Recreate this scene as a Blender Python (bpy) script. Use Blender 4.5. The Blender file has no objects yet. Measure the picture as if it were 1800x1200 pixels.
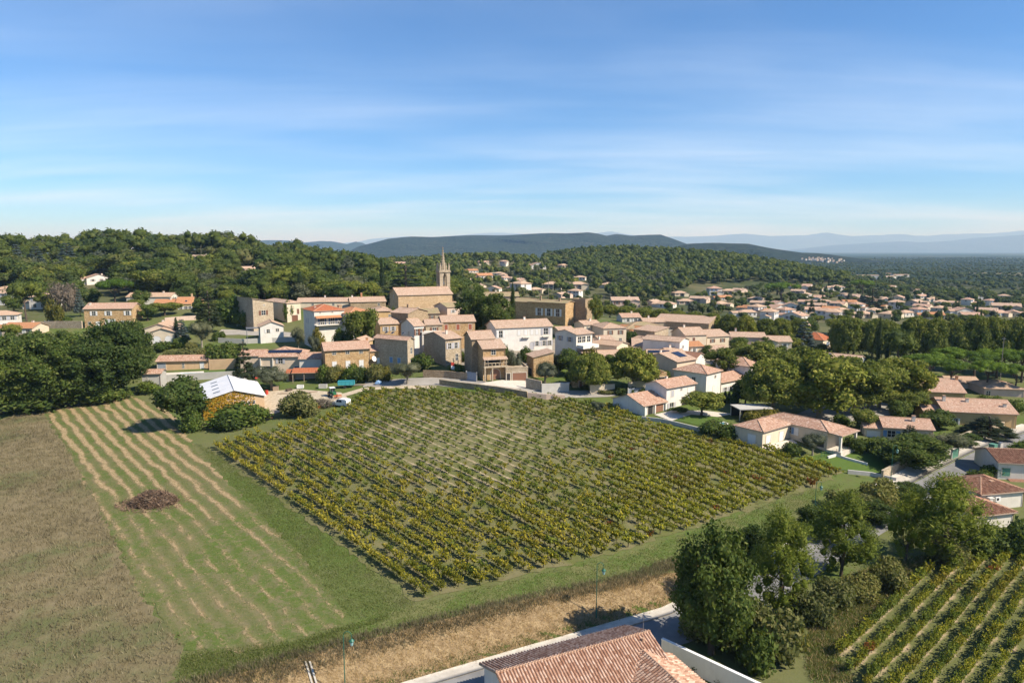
import bpy, math, random
import numpy as np
from mathutils import Vector, Matrix
from mathutils.geometry import delaunay_2d_cdt
random.seed(7)
rng = np.random.default_rng(7)
sc = bpy.context.scene
COL = sc.collection

# ------------------------------------------------------------------ camera
CZ, FPX, HORV = 42.0, 1200.0, 440.0
PITCH = math.atan((600 - HORV) / FPX)
cp, sp = math.cos(PITCH), math.sin(PITCH)
cd = bpy.data.cameras.new('camera')
cam = bpy.data.objects.new('camera', cd)
COL.objects.link(cam)
cam.location = (0, 0, CZ)
cam.rotation_euler = (math.pi / 2 - PITCH, 0, 0)
cd.lens = 24.0
cd.sensor_width = 36.0
cd.clip_end = 200000.0
sc.camera = cam

# ------------------------------------------------------------------ sky, sun, exposure
SUN_EL, SUN_AZ = math.radians(42), math.radians(112)      # azimuth clockwise from +Y
w = bpy.data.worlds.new('World')
sc.world = w
w.use_nodes = True
nt = w.node_tree
nt.nodes.clear()
def wn(t, **k):
    n = nt.nodes.new(t)
    for a, b in k.items():
        setattr(n, a, b)
    return n
wo = wn('ShaderNodeOutputWorld')
wb = wn('ShaderNodeBackground')
sky = wn('ShaderNodeTexSky', sky_type='NISHITA', sun_disc=False)
sky.sun_elevation = SUN_EL
sky.sun_rotation = SUN_AZ
sky.altitude = 150
sky.air_density = 0.85
sky.dust_density = 0.0
sky.ozone_density = 10.0
wb.inputs['Strength'].default_value = 0.085
# thin cirrus: streaky noise on a plane high above
tc = wn('ShaderNodeTexCoord')
sx = wn('ShaderNodeSeparateXYZ')
nt.links.new(tc.outputs['Generated'], sx.inputs[0])
zc = wn('ShaderNodeMath', operation='MAXIMUM'); zc.inputs[1].default_value = 0.03
nt.links.new(sx.outputs[2], zc.inputs[0])
zz = wn('ShaderNodeMath', operation='ADD'); zz.inputs[1].default_value = 0.085
nt.links.new(zc.outputs[0], zz.inputs[0])
dv = []
for k in (0, 1):
    m = wn('ShaderNodeMath', operation='DIVIDE')
    nt.links.new(sx.outputs[k], m.inputs[0]); nt.links.new(zz.outputs[0], m.inputs[1])
    dv.append(m)
cx = wn('ShaderNodeCombineXYZ')
nt.links.new(dv[0].outputs[0], cx.inputs[0]); nt.links.new(dv[1].outputs[0], cx.inputs[1])
def cirrus(rot, scl, det, lo, hi, rough=0.55, dist=0.6):
    mp = wn('ShaderNodeMapping'); mp.inputs['Rotation'].default_value = (0, 0, math.radians(rot))
    mp.inputs['Scale'].default_value = scl
    nt.links.new(cx.outputs[0], mp.inputs[0])
    nz = wn('ShaderNodeTexNoise'); nz.inputs['Scale'].default_value = 1.0
    nz.inputs['Detail'].default_value = det; nz.inputs['Roughness'].default_value = rough
    nz.inputs['Distortion'].default_value = dist
    nt.links.new(mp.outputs[0], nz.inputs['Vector'])
    r = wn('ShaderNodeMapRange', interpolation_type='SMOOTHSTEP')
    r.inputs[1].default_value = lo; r.inputs[2].default_value = hi
    nt.links.new(nz.outputs[0], r.inputs[0])
    return r.outputs[0]
a1 = cirrus(-22, (0.42, 2.3, 1), 8, 0.30, 0.84, 0.58, 0.9)
a2 = cirrus(-16, (0.34, 0.8, 1), 5, 0.32, 0.72, 0.5, 0.4)
mu = wn('ShaderNodeMath', operation='MULTIPLY')
nt.links.new(a1, mu.inputs[0]); nt.links.new(a2, mu.inputs[1])
m2 = wn('ShaderNodeMath', operation='MULTIPLY_ADD'); m2.inputs[1].default_value = 0.30; 
nt.links.new(mu.outputs[0], m2.inputs[0])
m3 = wn('ShaderNodeMath', operation='MULTIPLY'); m3.inputs[1].default_value = 0.26
nt.links.new(a2, m3.inputs[0]); nt.links.new(m3.outputs[0], m2.inputs[2])
th = wn('ShaderNodeMath', operation='ADD'); th.inputs[1].default_value = 0.11          # the veil is seen through more air low down
nt.links.new(zc.outputs[0], th.inputs[0])
td = wn('ShaderNodeMath', operation='DIVIDE'); td.inputs[0].default_value = 0.21
nt.links.new(th.outputs[0], td.inputs[1])
tm = wn('ShaderNodeMath', operation='MULTIPLY', use_clamp=True)
nt.links.new(m2.outputs[0], tm.inputs[0]); nt.links.new(td.outputs[0], tm.inputs[1])
mx = wn('ShaderNodeMix', data_type='RGBA')
nt.links.new(tm.outputs[0], mx.inputs[0])
tn = wn('ShaderNodeMix', data_type='RGBA', blend_type='MULTIPLY'); tn.inputs[0].default_value = 1.0; tn.inputs[7].default_value = (0.74, 0.93, 1.0, 1)
nt.links.new(sky.outputs[0], tn.inputs[6]); nt.links.new(tn.outputs[2], mx.inputs[6])
mx.inputs[7].default_value = (6.0, 6.8, 8.0, 1)
nt.links.new(mx.outputs[2], wb.inputs['Color'])
nt.links.new(wb.outputs[0], wo.inputs[0])

sd = bpy.data.lights.new('sun', 'SUN')
sd.energy = 4.2
sd.angle = math.radians(0.53)
sd.color = (1.0, 0.925, 0.80)
sun = bpy.data.objects.new('sun', sd)
COL.objects.link(sun)
S = Vector((math.sin(SUN_AZ) * math.cos(SUN_EL), math.cos(SUN_AZ) * math.cos(SUN_EL), math.sin(SUN_EL)))
sun.rotation_euler = S.to_track_quat('Z', 'Y').to_euler()
sun.location = (60, -60, 120)

sc.view_settings.view_transform = 'Standard'
sc.view_settings.look = 'None'
sc.view_settings.exposure = 1.0
sc.view_settings.gamma = 1.0
sc.view_settings.use_curve_mapping = False
sc.render.engine = 'CYCLES'
sc.cycles.max_bounces = 6
sc.cycles.transparent_max_bounces = 8
sc.cycles.volume_bounces = 0

# ------------------------------------------------------------------ pixel helpers (photo pixels 1800 x 1200)
def ray(u, v):
    a, b = (u - 900) / FPX, (600 - v) / FPX
    return a, cp + b * sp, b * cp - sp
def PZ(u, v, z):                       # point of the ray at height z
    a, y, d = ray(u, v)
    t = (z - CZ) / d
    return (a * t, y * t, z)
def PY(u, v, y0):                      # point of the ray at forward distance y0
    a, y, d = ray(u, v)
    t = y0 / y
    return (a * t, y0, CZ + d * t)
def XU(u, y, z):                       # x of image column u at distance y, height z
    return (u - 900) / FPX * (y * cp + (CZ - z) * sp)
def UV(x, y, z):
    dep = y * cp + (CZ - z) * sp
    return 900 + FPX * x / dep, 600 - FPX * (y * sp - (CZ - z) * cp) / dep

# ------------------------------------------------------------------ terrain
ctl = [PZ(*p) for p in [
 (0,1200,2.2),(300,1150,2.7),(0,950,3.0),(300,900,3.4),(270,760,4.4),(0,730,4.6),(372,785,4.3),(725,1055,2.8),
 (1000,985,2.6),(1200,930,2.3),(1480,830,2.6),(1060,800,4.7),(800,850,4.4),(1300,790,4.5),(600,712,6.6),
 (450,740,5.3),(640,685,7.4),(800,685,7.8),(1000,702,6.9),(1080,712,6.2),(700,770,5.8),(900,740,6.0),(560,900,3.8),
 (770,665,9.0),(870,668,9.3),(690,660,8.8),(1150,725,6.0),(1240,702,6.4),(1340,784,5.0),(1470,787,4.3),(1450,720,4.6),(1560,775,3.5),
 (1700,830,2.0),(1790,790,2.7),(1650,690,2.6),(1780,640,0.8),(1600,640,2.6),(1290,702,5.2),(1400,735,4.8),(560,655,8.3),(320,655,7.6),(250,690,6.0),
 (100,690,5.6),(0,690,5.6),(470,593,12.4),(440,575,13.8),(560,590,12.6),(700,600,13.0),(285,608,11.3),(190,573,15.0),(330,551,18.0),
 (60,575,14.0),(920,610,12.0),(1000,615,11.0),(1100,640,9.2),(1200,600,10.0),(1300,610,8.0),(1250,580,8.0),
 (1450,605,4.0),(1350,622,5.2),(930,652,9.4),(1030,680,7.9),(1010,612,11)]]
ctl += [(-15,55,2.6),(0,55,2.0),(17,60,1.3),(35,66,0.2),(63,83,0.3),(34,78,0.3),(60,100,0.9),(90,95,0.8),(75,118,1.9),(0,20,0.5),(-60,20,1.5),(60,20,0),
 (-35,250,17.5),(-20,270,17),(20,245,15.5),(60,250,11),(-75,262,16.5),(-5,228,14),
 (200,400,1),(300,500,-2),(100,430,4),(350,250,1),(250,180,2),(180,280,3),
 (0,400,8),(-20,520,11),(30,700,15),(50,960,22),(-100,700,20),(-22,900,31),
 (165,1000,38),(100,1000,35),(300,900,26),(370,800,8),(440,760,-3),(150,560,3),(220,620,0),(200,760,14),
 (-360,480,37),(-310,500,41.5),(-230,500,42),(-175,500,35),(-115,470,28),(-70,440,20),
 (-235,330,20),(-180,330,20),(-135,325,19),(-80,330,16.5),(-300,300,19),(-300,800,25),(-150,900,24),
 (-800,1500,5),(0,1500,5),(800,1500,-10),(-900,600,30),(900,600,-6),(600,300,0),(500,100,0),(-300,100,5),(-300,200,12),
 (500,900,-7),(300,1300,5),(700,1100,-9),(-600,300,20),(-200,-200,0),(300,-200,0)]
ctl = np.array(ctl, float)
def _tps(r2):
    return np.where(r2 > 1e-9, 0.5 * r2 * np.log(np.maximum(r2, 1e-9)), 0)
SCL = 100.0
_c = ctl[:, :2] / SCL
_n = len(_c)
_K = _tps(((_c[:, None] - _c[None]) ** 2).sum(-1)) + np.eye(_n) * 0.004
_Pm = np.c_[np.ones(_n), _c]
_A = np.block([[_K, _Pm], [_Pm.T, np.zeros((3, 3))]])
_sol = np.linalg.solve(_A, np.r_[ctl[:, 2], 0, 0, 0])
def smooth(t):
    t = np.clip(t, 0, 1)
    return t * t * (3 - 2 * t)
# the lane below the field: centre line (world x, y)
LANE = np.array([(-60,35.5),(-30,50),(-10.3,60.0),(3.5,67.0),(18.2,74.0),(30,82.5),(46,95.5),(62,108.5),(75,118.5),(92,131),(120,150)], float)
def sd_line(x, y, L=LANE):             # signed distance to a polyline that runs left to right, + = beyond it
    x = np.asarray(x, float); y = np.asarray(y, float)
    best = np.full(x.shape, 1e9); sg = np.ones(x.shape)
    for (ax, ay), (bx, by) in zip(L[:-1], L[1:]):
        dx, dy = bx - ax, by - ay
        t = np.clip(((x - ax) * dx + (y - ay) * dy) / (dx * dx + dy * dy), 0, 1)
        d = np.hypot(x - ax - t * dx, y - ay - t * dy)
        s = np.sign(dx * (y - ay) - dy * (x - ax))
        m = d < best
        best = np.where(m, d, best); sg = np.where(m, s, sg)
    return best * sg
def H(x, y):
    x = np.asarray(x, float); y = np.asarray(y, float)
    shp = x.shape
    xf, yf = x.ravel(), y.ravel()
    out = np.empty(xf.size)
    for i in range(0, xf.size, 20000):
        q = np.c_[xf[i:i+20000], yf[i:i+20000]] / SCL
        qc = np.clip(q, [-9, -2], [9, 15])
        k = _tps(((qc[:, None] - _c[None]) ** 2).sum(-1))
        out[i:i+20000] = k @ _sol[:_n] + _sol[_n] + qc @ _sol[_n+1:]
    hb = np.interp(xf, [-60, -15, 5, 17, 34], [2.6, 2.5, 2.0, 1.3, 0])
    wd = np.interp(xf, [-15, 17], [6.0, 3.2])
    s = sd_line(xf, yf)
    out -= hb * (1 - smooth((s - 1.6) / wd))
    r = np.hypot(xf, yf)
    k = smooth((r - 1000) / 600)
    out = out * (1 - k) + (-10.0) * k
    return out.reshape(shp)
def h1(x, y):
    return float(H(np.array([x]), np.array([y]))[0])
def G(u, v, dz=0.0):                   # where the ray of a pixel meets the ground
    a, b, d = ray(u, v)
    ts = np.geomspace(40, 3000, 900)
    xs, ys, zs = a * ts, b * ts, CZ + d * ts
    g = zs - H(xs, ys) - dz
    i = int(np.argmax(g < 0))
    if g[i] >= 0:
        i = len(ts) - 1
    t0, t1 = ts[max(i - 1, 0)], ts[i]
    f = g[max(i - 1, 0)] / max(g[max(i - 1, 0)] - g[i], 1e-9)
    t = t0 + (t1 - t0) * min(max(f, 0), 1)
    x, y = a * t, b * t
    return x, y, h1(x, y)
# ------------------------------------------------------------------ node helper
class NB:
    def __init__(s, name):
        s.m = bpy.data.materials.new(name); s.m.use_nodes = True
        s.t = s.m.node_tree; s.t.nodes.clear()
        s.out = s.t.nodes.new('ShaderNodeOutputMaterial')
    def n(s, t, ins=None, **k):
        nd = s.t.nodes.new(t)
        for a, b in k.items(): setattr(nd, a, b)
        for a, b in (ins or {}).items(): s.put(nd.inputs[a], b)
        return nd
    def put(s, sock, v):
        if isinstance(v, bpy.types.NodeSocket): s.t.links.new(v, sock)
        else:
            if sock.type == 'RGBA' and isinstance(v, (tuple, list)) and len(v) == 3: v = (*v, 1)
            sock.default_value = v
    def math(s, op, a, b=0.0, c=None, clamp=False):
        nd = s.n('ShaderNodeMath', operation=op, use_clamp=clamp)
        s.put(nd.inputs[0], a); s.put(nd.inputs[1], b)
        if c is not None: s.put(nd.inputs[2], c)
        return nd.outputs[0]
    def mix(s, f, a, b, mode='MIX'):
        nd = s.n('ShaderNodeMix', data_type='RGBA', blend_type=mode)
        s.put(nd.inputs[0], f); s.put(nd.inputs[6], a); s.put(nd.inputs[7], b)
        return nd.outputs[2]
    def noise(s, vec, scale, det=4, rough=0.55, dist=0.0, col=False):
        nd = s.n('ShaderNodeTexNoise', {'Scale': scale, 'Detail': det, 'Roughness': rough, 'Distortion': dist})
        if vec is not None: s.put(nd.inputs['Vector'], vec)
        return nd.outputs[1 if col else 0]
    def rng(s, v, a, b, c=0.0, d=1.0, sm=True):
        nd = s.n('ShaderNodeMapRange', interpolation_type='SMOOTHSTEP' if sm else 'LINEAR')
        for i, x in enumerate((v, a, b, c, d)): s.put(nd.inputs[i], x)
        return nd.outputs[0]
    def ramp(s, v, stops):
        nd = s.n('ShaderNodeValToRGB'); e = nd.color_ramp.elements
        while len(e) < len(stops): e.new(0.5)
        for i, (p, c) in enumerate(stops): e[i].position = p; e[i].color = (*c, 1)
        s.put(nd.inputs[0], v); return nd.outputs[0]
    def pos(s): return s.n('ShaderNodeNewGeometry').outputs['Position']
    def obj(s): return s.n('ShaderNodeTexCoord').outputs['Object']
    def map(s, vec, scale=(1,1,1), rot=0.0, loc=(0,0,0)):
        nd = s.n('ShaderNodeMapping', {'Scale': scale, 'Rotation': (0,0,rot), 'Location': loc}); s.put(nd.inputs[0], vec)
        return nd.outputs[0]
    def bump(s, h, dist=0.02, st=0.6, nrm=None):
        nd = s.n('ShaderNodeBump', {'Height': h, 'Distance': dist, 'Strength': st})
        if nrm is not None: s.put(nd.inputs['Normal'], nrm)
        return nd.outputs[0]
    def bsdf(s, col, rough=0.9, spec=0.2, metal=0.0, nrm=None, **k):
        nd = s.n('ShaderNodeBsdfPrincipled', {'Base Color': col, 'Roughness': rough, 'Metallic': metal, 'Specular IOR Level': spec})
        for a, b in k.items(): s.put(nd.inputs[a], b)
        if nrm is not None: s.put(nd.inputs['Normal'], nrm)
        s.t.links.new(nd.outputs[0], s.out.inputs[0]); return s.m
def vscale(c, k): return tuple(x * k for x in c)

M = {}
def plain(name, col, rough=0.7, spec=0.3, metal=0.0, var=0.12, scale=3.0):
    b = NB(name)
    f = b.noise(b.obj(), scale, 4)
    c = b.mix(f, vscale(col, 1 - var), vscale(col, 1 + var))
    M[name] = b.bsdf(c, rough, spec, metal)
    return M[name]
def plaster(name, col, dirt=0.35):
    b = NB(name); p = b.obj()
    f = b.noise(p, 0.5, 5, 0.6)
    st = b.noise(b.map(p, (2.2, 2.2, 0.25)), 1.0, 4, 0.6)
    c = b.mix(b.rng(f, 0.3, 0.75), col, vscale(col, 0.86))
    c = b.mix(b.math('MULTIPLY', b.rng(st, 0.52, 0.8), dirt), c, (col[0]*0.55, col[1]*0.5, col[2]*0.45))
    M[name] = b.bsdf(c, 0.92, 0.15, nrm=b.bump(b.noise(p, 9, 3), 0.01, 0.4))
def stone(name, c1, c2, c3, scale=3.2, mortar=(0.36,0.29,0.2)):
    b = NB(name); p = b.map(b.obj(), (1, 1, 1.5))
    p2 = b.n('ShaderNodeVectorMath', {0: p, 1: b.n('ShaderNodeVectorMath', {0: b.noise(b.obj(), 2.0, 3, col=True), 3: 0.25}, operation='SCALE').outputs[0]}, operation='ADD').outputs[0]
    v = b.n('ShaderNodeTexVoronoi', {'Vector': p2, 'Scale': scale})
    e = b.n('ShaderNodeTexVoronoi', {'Vector': p2, 'Scale': scale}, feature='DISTANCE_TO_EDGE').outputs[0]
    h = b.n('ShaderNodeSeparateColor', {0: v.outputs['Color']}).outputs
    c = b.ramp(h[0], [(0.1, c1), (0.5, c2), (0.95, c3)])
    c = b.mix(b.rng(e, 0.02, 0.11), mortar, c)
    big = b.noise(b.obj(), 0.35, 4)
    c = b.mix(b.rng(big, 0.35, 0.7, 0.0, 0.35), c, vscale(c2, 0.6))
    M[name] = b.bsdf(c, 0.95, 0.1, nrm=b.bump(b.rng(e, 0.0, 0.15), 0.05, 0.7))
def tiles(name, cols, patch, pk=0.5, bumpd=0.06):
    """curved clay tiles; UV in metres, u along the eave, v up the slope"""
    b = NB(name)
    uv = b.n('ShaderNodeUVMap').outputs[0]
    su = b.n('ShaderNodeSeparateXYZ', {0: uv}).outputs
    cu = b.math('DIVIDE', su[0], 0.24); cv = b.math('DIVIDE', su[1], 0.36)
    idv = b.n('ShaderNodeCombineXYZ', {0: b.math('FLOOR', cu), 1: b.math('FLOOR', cv), 2: b.n('ShaderNodeObjectInfo').outputs['Random']}).outputs[0]
    wnz = b.n('ShaderNodeTexWhiteNoise', {'Vector': idv}).outputs[0]
    k = len(cols) - 1
    c = b.ramp(wnz, [(i / k, x) for i, x in enumerate(cols)])
    big = b.noise(b.obj(), 0.45, 5, 0.65)
    fine = b.noise(b.obj(), 2.6, 4, 0.7)
    c = b.mix(b.math('MULTIPLY', b.rng(big, 0.4, 0.68), pk), c, patch)
    c = b.mix(b.rng(fine, 0.5, 0.8, 0.0, 0.5), c, vscale(patch, 0.6))
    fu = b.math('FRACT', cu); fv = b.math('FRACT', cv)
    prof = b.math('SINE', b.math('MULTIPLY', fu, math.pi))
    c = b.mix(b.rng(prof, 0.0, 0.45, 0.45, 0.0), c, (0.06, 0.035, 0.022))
    hgt = b.math('ADD', prof, b.math('MULTIPLY', fv, -0.35))
    M[name] = b.bsdf(c, 0.95, 0.12, nrm=b.bump(hgt, bumpd, 0.9))
def leafmat(name, c1, c2, c3=None, trans=0.35, zone=None, zs=0.04, rough=0.75, patch=False):
    """leaf colour varies from leaf clump to leaf clump, from tree to tree and in patches over the land"""
    b = NB(name)
    g = b.n('ShaderNodeNewGeometry')
    isl = g.outputs['Random Per Island']
    obr = b.n('ShaderNodeObjectInfo').outputs['Random']
    c = b.ramp(isl, [(0.0, c1), (0.65, c2), (1.0, c3 or c2)])
    c = b.mix(0.9, c, b.ramp(obr, [(0, (0.62,0.68,0.7)), (0.5, (1,1,1)), (1, (1.3,1.22,1.0))]), 'MULTIPLY')
    if zone:
        nz = b.noise(g.outputs['Position'], zs, 4, 0.6)
        c = b.mix(b.rng(nz, 0.48, 0.66, 0, 0.8), c, zone)
    if patch:      # neighbouring trees differ in kind and vigour
        c = b.mix(1.0, c, b.ramp(b.noise(g.outputs['Position'], 0.085, 2, 0.5), [(0.3, (0.52,0.62,0.75)), (0.5, (1,1,1)), (0.68, (1.4,1.25,0.95))]), 'MULTIPLY')
    d = b.n('ShaderNodeBsdfPrincipled', {'Base Color': c, 'Roughness': rough, 'Specular IOR Level': 0.15})
    t = b.n('ShaderNodeBsdfTranslucent', {'Color': b.mix(0.5, c, (0.16, 0.2, 0.02))})
    ms = b.n('ShaderNodeMixShader', {0: trans, 1: d.outputs[0], 2: t.outputs[0]})
    b.t.links.new(ms.outputs[0], b.out.inputs[0])
    M[name] = b.m

# ------------------------------------------------------------------ object helpers
def link(o, parent=None):
    COL.objects.link(o)
    if parent: o.parent = parent
    return o
def tag(o, label=None, cat=None, group=None, kind=None):
    if label: o['label'] = label
    if cat: o['category'] = cat
    if group: o['group'] = group
    if kind: o['kind'] = kind
    return o
def thing(name, label, cat, loc=(0,0,0), rz=0.0, group=None):
    o = bpy.data.objects.new(name, None); o.empty_display_size = 0.5
    o.location = loc; o.rotation_euler = (0, 0, rz)
    return tag(link(o), label, cat, group)
def npmesh(name, V, F, mats, uv=None, smooth=False, mi=None):
    V = np.asarray(V, np.float32); F = np.asarray(F, np.int32)
    me = bpy.data.meshes.new(name); k = F.shape[1]
    me.vertices.add(len(V)); me.vertices.foreach_set('co', V.ravel())
    me.loops.add(F.size); me.loops.foreach_set('vertex_index', F.ravel())
    me.polygons.add(len(F)); me.polygons.foreach_set('loop_start', np.arange(0, F.size, k, dtype=np.int32))
    for m in mats: me.materials.append(M[m] if isinstance(m, str) else m)
    if mi is not None: me.polygons.foreach_set('material_index', np.asarray(mi, np.int32))
    if smooth: me.polygons.foreach_set('use_smooth', np.ones(len(F), bool))
    if uv is not None:
        l = me.uv_layers.new(name='UVMap'); l.data.foreach_set('uv', np.asarray(uv, np.float32).ravel())
    me.update(calc_edges=True); me.validate()
    return me
def add(name, me, parent=None, loc=None, rz=None, scale=None):
    o = bpy.data.objects.new(name, me)
    if loc is not None: o.location = loc
    if rz is not None: o.rotation_euler = (0, 0, rz)
    if scale is not None: o.scale = scale
    return link(o, parent)
class MB:
    """collects polygons with uv and material, then makes one mesh"""
    def __init__(s, *mats): s.V = []; s.F = []; s.U = []; s.I = []; s.mats = list(mats); s.sm = []
    def poly(s, pts, m=0, uv=None, sm=False):
        i = len(s.V); s.V += [tuple(p) for p in pts]; s.F.append(list(range(i, i + len(pts)))); s.I.append(m); s.sm.append(sm)
        s.U.append(uv or [(p[0] + p[1], p[2]) for p in pts])
    def box(s, x0, x1, y0, y1, z0, z1, m=0):
        a = [(x0,y0,z0),(x1,y0,z0),(x1,y1,z0),(x0,y1,z0),(x0,y0,z1),(x1,y0,z1),(x1,y1,z1),(x0,y1,z1)]
        for f in ((0,3,2,1),(4,5,6,7),(0,1,5,4),(1,2,6,5),(2,3,7,6),(3,0,4,7)): s.poly([a[k] for k in f], m)
        return s
    def hexa(s, a, m=0):
        for f in ((0,3,2,1),(4,5,6,7),(0,1,5,4),(1,2,6,5),(2,3,7,6),(3,0,4,7)): s.poly([a[k] for k in f], m)
        return s
    def tube(s, p0, p1, r0, r1=None, n=8, m=0, cap=True):
        r1 = r0 if r1 is None else r1
        p0, p1 = Vector(p0), Vector(p1); d = (p1 - p0).normalized()
        q = d.orthogonal().normalized(); w = d.cross(q)
        A = [p0 + (q * math.cos(t) + w * math.sin(t)) * r0 for t in [2*math.pi*k/n for k in range(n)]]
        B = [p1 + (q * math.cos(t) + w * math.sin(t)) * r1 for t in [2*math.pi*k/n for k in range(n)]]
        for k in range(n): s.poly([A[k], A[(k+1) % n], B[(k+1) % n], B[k]], m, sm=True)
        if cap:
            if r1 > 1e-3: s.poly(B, m)
            if r0 > 1e-3: s.poly(A[::-1], m)
        return s
    def path(s, pts, rs, n=8, m=0):
        for a, b, r0, r1 in zip(pts[:-1], pts[1:], rs[:-1], rs[1:]): s.tube(a, b, r0, r1, n, m)
        return s
    def blob(s, c, r, m=0, n=8, k=5, sq=(1,1,1), jit=0.0):
        rows = []
        for i in range(k + 1):
            t = math.pi * i / k; row = []
            for j in range(n):
                f = 2 * math.pi * j / n; e = 1 + random.uniform(-jit, jit)
                row.append((c[0] + r*sq[0]*e*math.sin(t)*math.cos(f), c[1] + r*sq[1]*e*math.sin(t)*math.sin(f), c[2] + r*sq[2]*e*math.cos(t)))
            rows.append(row)
        for i in range(k):
            for j in range(n):
                q = [rows[i][j], rows[i+1][j], rows[i+1][(j+1) % n], rows[i][(j+1) % n]]
                if i == 0: q = q[:3]
                elif i == k - 1: q = [q[0], q[1], q[3]]
                s.poly(q, m, sm=True)
        return s
    def prism(s, pts, y0, y1, m=0, ax='y'):            # outline in (x, z) pushed along y (or outline (x, y) along z)
        f = (lambda p, t: (p[0], t, p[1])) if ax == 'y' else ((lambda p, t: (t, p[0], p[1])) if ax == 'x' else (lambda p, t: (p[0], p[1], t)))
        A = [f(p, y0) for p in pts]; B = [f(p, y1) for p in pts]; n = len(pts)
        s.poly(A, m); s.poly(B[::-1], m)
        for k in range(n): s.poly([A[(k+1) % n], A[k], B[k], B[(k+1) % n]], m)
        return s
    def mesh(s, name):
        me = bpy.data.meshes.new(name)
        me.from_pydata(s.V, [], s.F)
        for m in s.mats: me.materials.append(M[m] if isinstance(m, str) else m)
        me.polygons.foreach_set('material_index', s.I)
        me.polygons.foreach_set('use_smooth', s.sm)
        l = me.uv_layers.new(name='UVMap')
        l.data.foreach_set('uv', np.array([c for u in s.U for c in u], np.float32).ravel())
        me.update(); return me
    def obj(s, name, parent=None, loc=None, rz=None): return add(name, s.mesh(name), parent, loc, rz)

# ------------------------------------------------------------------ ground sheets
def inpoly(x, y, poly):
    x = np.asarray(x); y = np.asarray(y); r = np.zeros(x.shape, bool); n = len(poly)
    for i in range(n):
        (x0, y0), (x1, y1) = poly[i][:2], poly[i-1][:2]
        with np.errstate(divide='ignore', invalid='ignore'):
            c = ((y0 > y) != (y1 > y)) & (x < (x1 - x0) * (y - y0) / (y1 - y0 + 1e-12) + x0)
        r ^= c
    return r
def dense(poly, step):
    out = []
    for a, b in zip(poly, poly[1:] + poly[:1]):
        n = max(1, int(math.hypot(b[0]-a[0], b[1]-a[1]) / step))
        for k in range(n): out.append((a[0] + (b[0]-a[0])*k/n, a[1] + (b[1]-a[1])*k/n))
    return out
def sheet(name, poly, mat, off=0.05, step=2.0, kind='structure', z=None, jit=0.0):
    """a patch of ground laid over the terrain"""
    poly = [tuple(map(float, p[:2])) for p in poly]
    pb = dense(poly, min(step, 1.0) if jit else step)
    if jit: pb = [(a + rng.normal()*jit, b + rng.normal()*jit) for a, b in pb]; poly = pb
    xs = np.arange(min(p[0] for p in pb), max(p[0] for p in pb), step)
    ys = np.arange(min(p[1] for p in pb), max(p[1] for p in pb), step)
    X, Y = np.meshgrid(xs, ys); X = X.ravel() + rng.uniform(-.2, .2, X.size) * step; Y = Y.ravel() + rng.uniform(-.2, .2, Y.size) * step
    k = inpoly(X, Y, poly)
    pts = [Vector(p) for p in pb] + [Vector((a, b)) for a, b in zip(X[k], Y[k])]
    n = len(pb)
    vs, es, fs, *_ = delaunay_2d_cdt(pts, [(i, (i+1) % n) for i in range(n)], [list(range(n))], 1, 1e-4)
    V = np.array([(v.x, v.y) for v in vs])
    Z = (H(V[:, 0], V[:, 1]) if z is None else np.full(len(V), z)) + off
    F = np.array([f for f in fs if len(f) == 3])
    e1 = V[F[:, 1]] - V[F[:, 0]]; e2 = V[F[:, 2]] - V[F[:, 0]]
    fl = (e1[:, 0]*e2[:, 1] - e1[:, 1]*e2[:, 0]) < 0
    F[fl] = F[fl][:, ::-1]
    me = npmesh(name, np.c_[V, Z], F, [mat], smooth=True)
    return tag(add(name, me), kind=kind)
def ribbon(name, line, width, mat, off=0.06, step=2.0, kind='structure', side=0.0, thick=0.0, z=None):
    """a strip along a line; side shifts it to the left (+) of its direction"""
    L = [Vector(p[:2]) for p in line]; pts = []
    for a, b in zip(L[:-1], L[1:]):
        n = max(1, int((b - a).length / step))
        pts += [a.lerp(b, k / n) for k in range(n)]
    pts.append(L[-1]); V = []; F = []
    ws = width if isinstance(width, (list, tuple)) else None
    for i, p in enumerate(pts):
        t = (pts[min(i+1, len(pts)-1)] - pts[max(i-1, 0)]).normalized(); nn = Vector((-t.y, t.x))
        wv = np.interp(i / (len(pts)-1), np.linspace(0, 1, len(ws)), ws) if ws else width
        for s in (side + wv/2, side + wv/6, side - wv/6, side - wv/2):
            q = p + nn * s; V.append((q.x, q.y))
    V = np.array(V); Z = (H(V[:, 0], V[:, 1]) if z is None else np.full(len(V), z)) + off
    for i in range(len(pts) - 1):
        for k in range(3): F.append((4*i+k+1, 4*i+k, 4*i+4+k, 4*i+5+k)[::-1])
    V3 = np.c_[V, Z]
    if thick:
        n = len(V3); W = V3.copy(); W[:, 2] -= thick; V3 = np.r_[V3, W]
        for i in range(len(pts) - 1):
            F.append((4*i, 4*i+n, 4*i+4+n, 4*i+4)); F.append((4*i+3, 4*i+7, 4*i+7+n, 4*i+3+n))
        F.append((0, 3, 3+n, n)); e = 4*(len(pts)-1); F.append((e, e+n, e+3+n, e+3))
    me = npmesh(name, V3, np.array(F), [mat], smooth=not thick)
    return tag(add(name, me), kind=kind)
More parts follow.
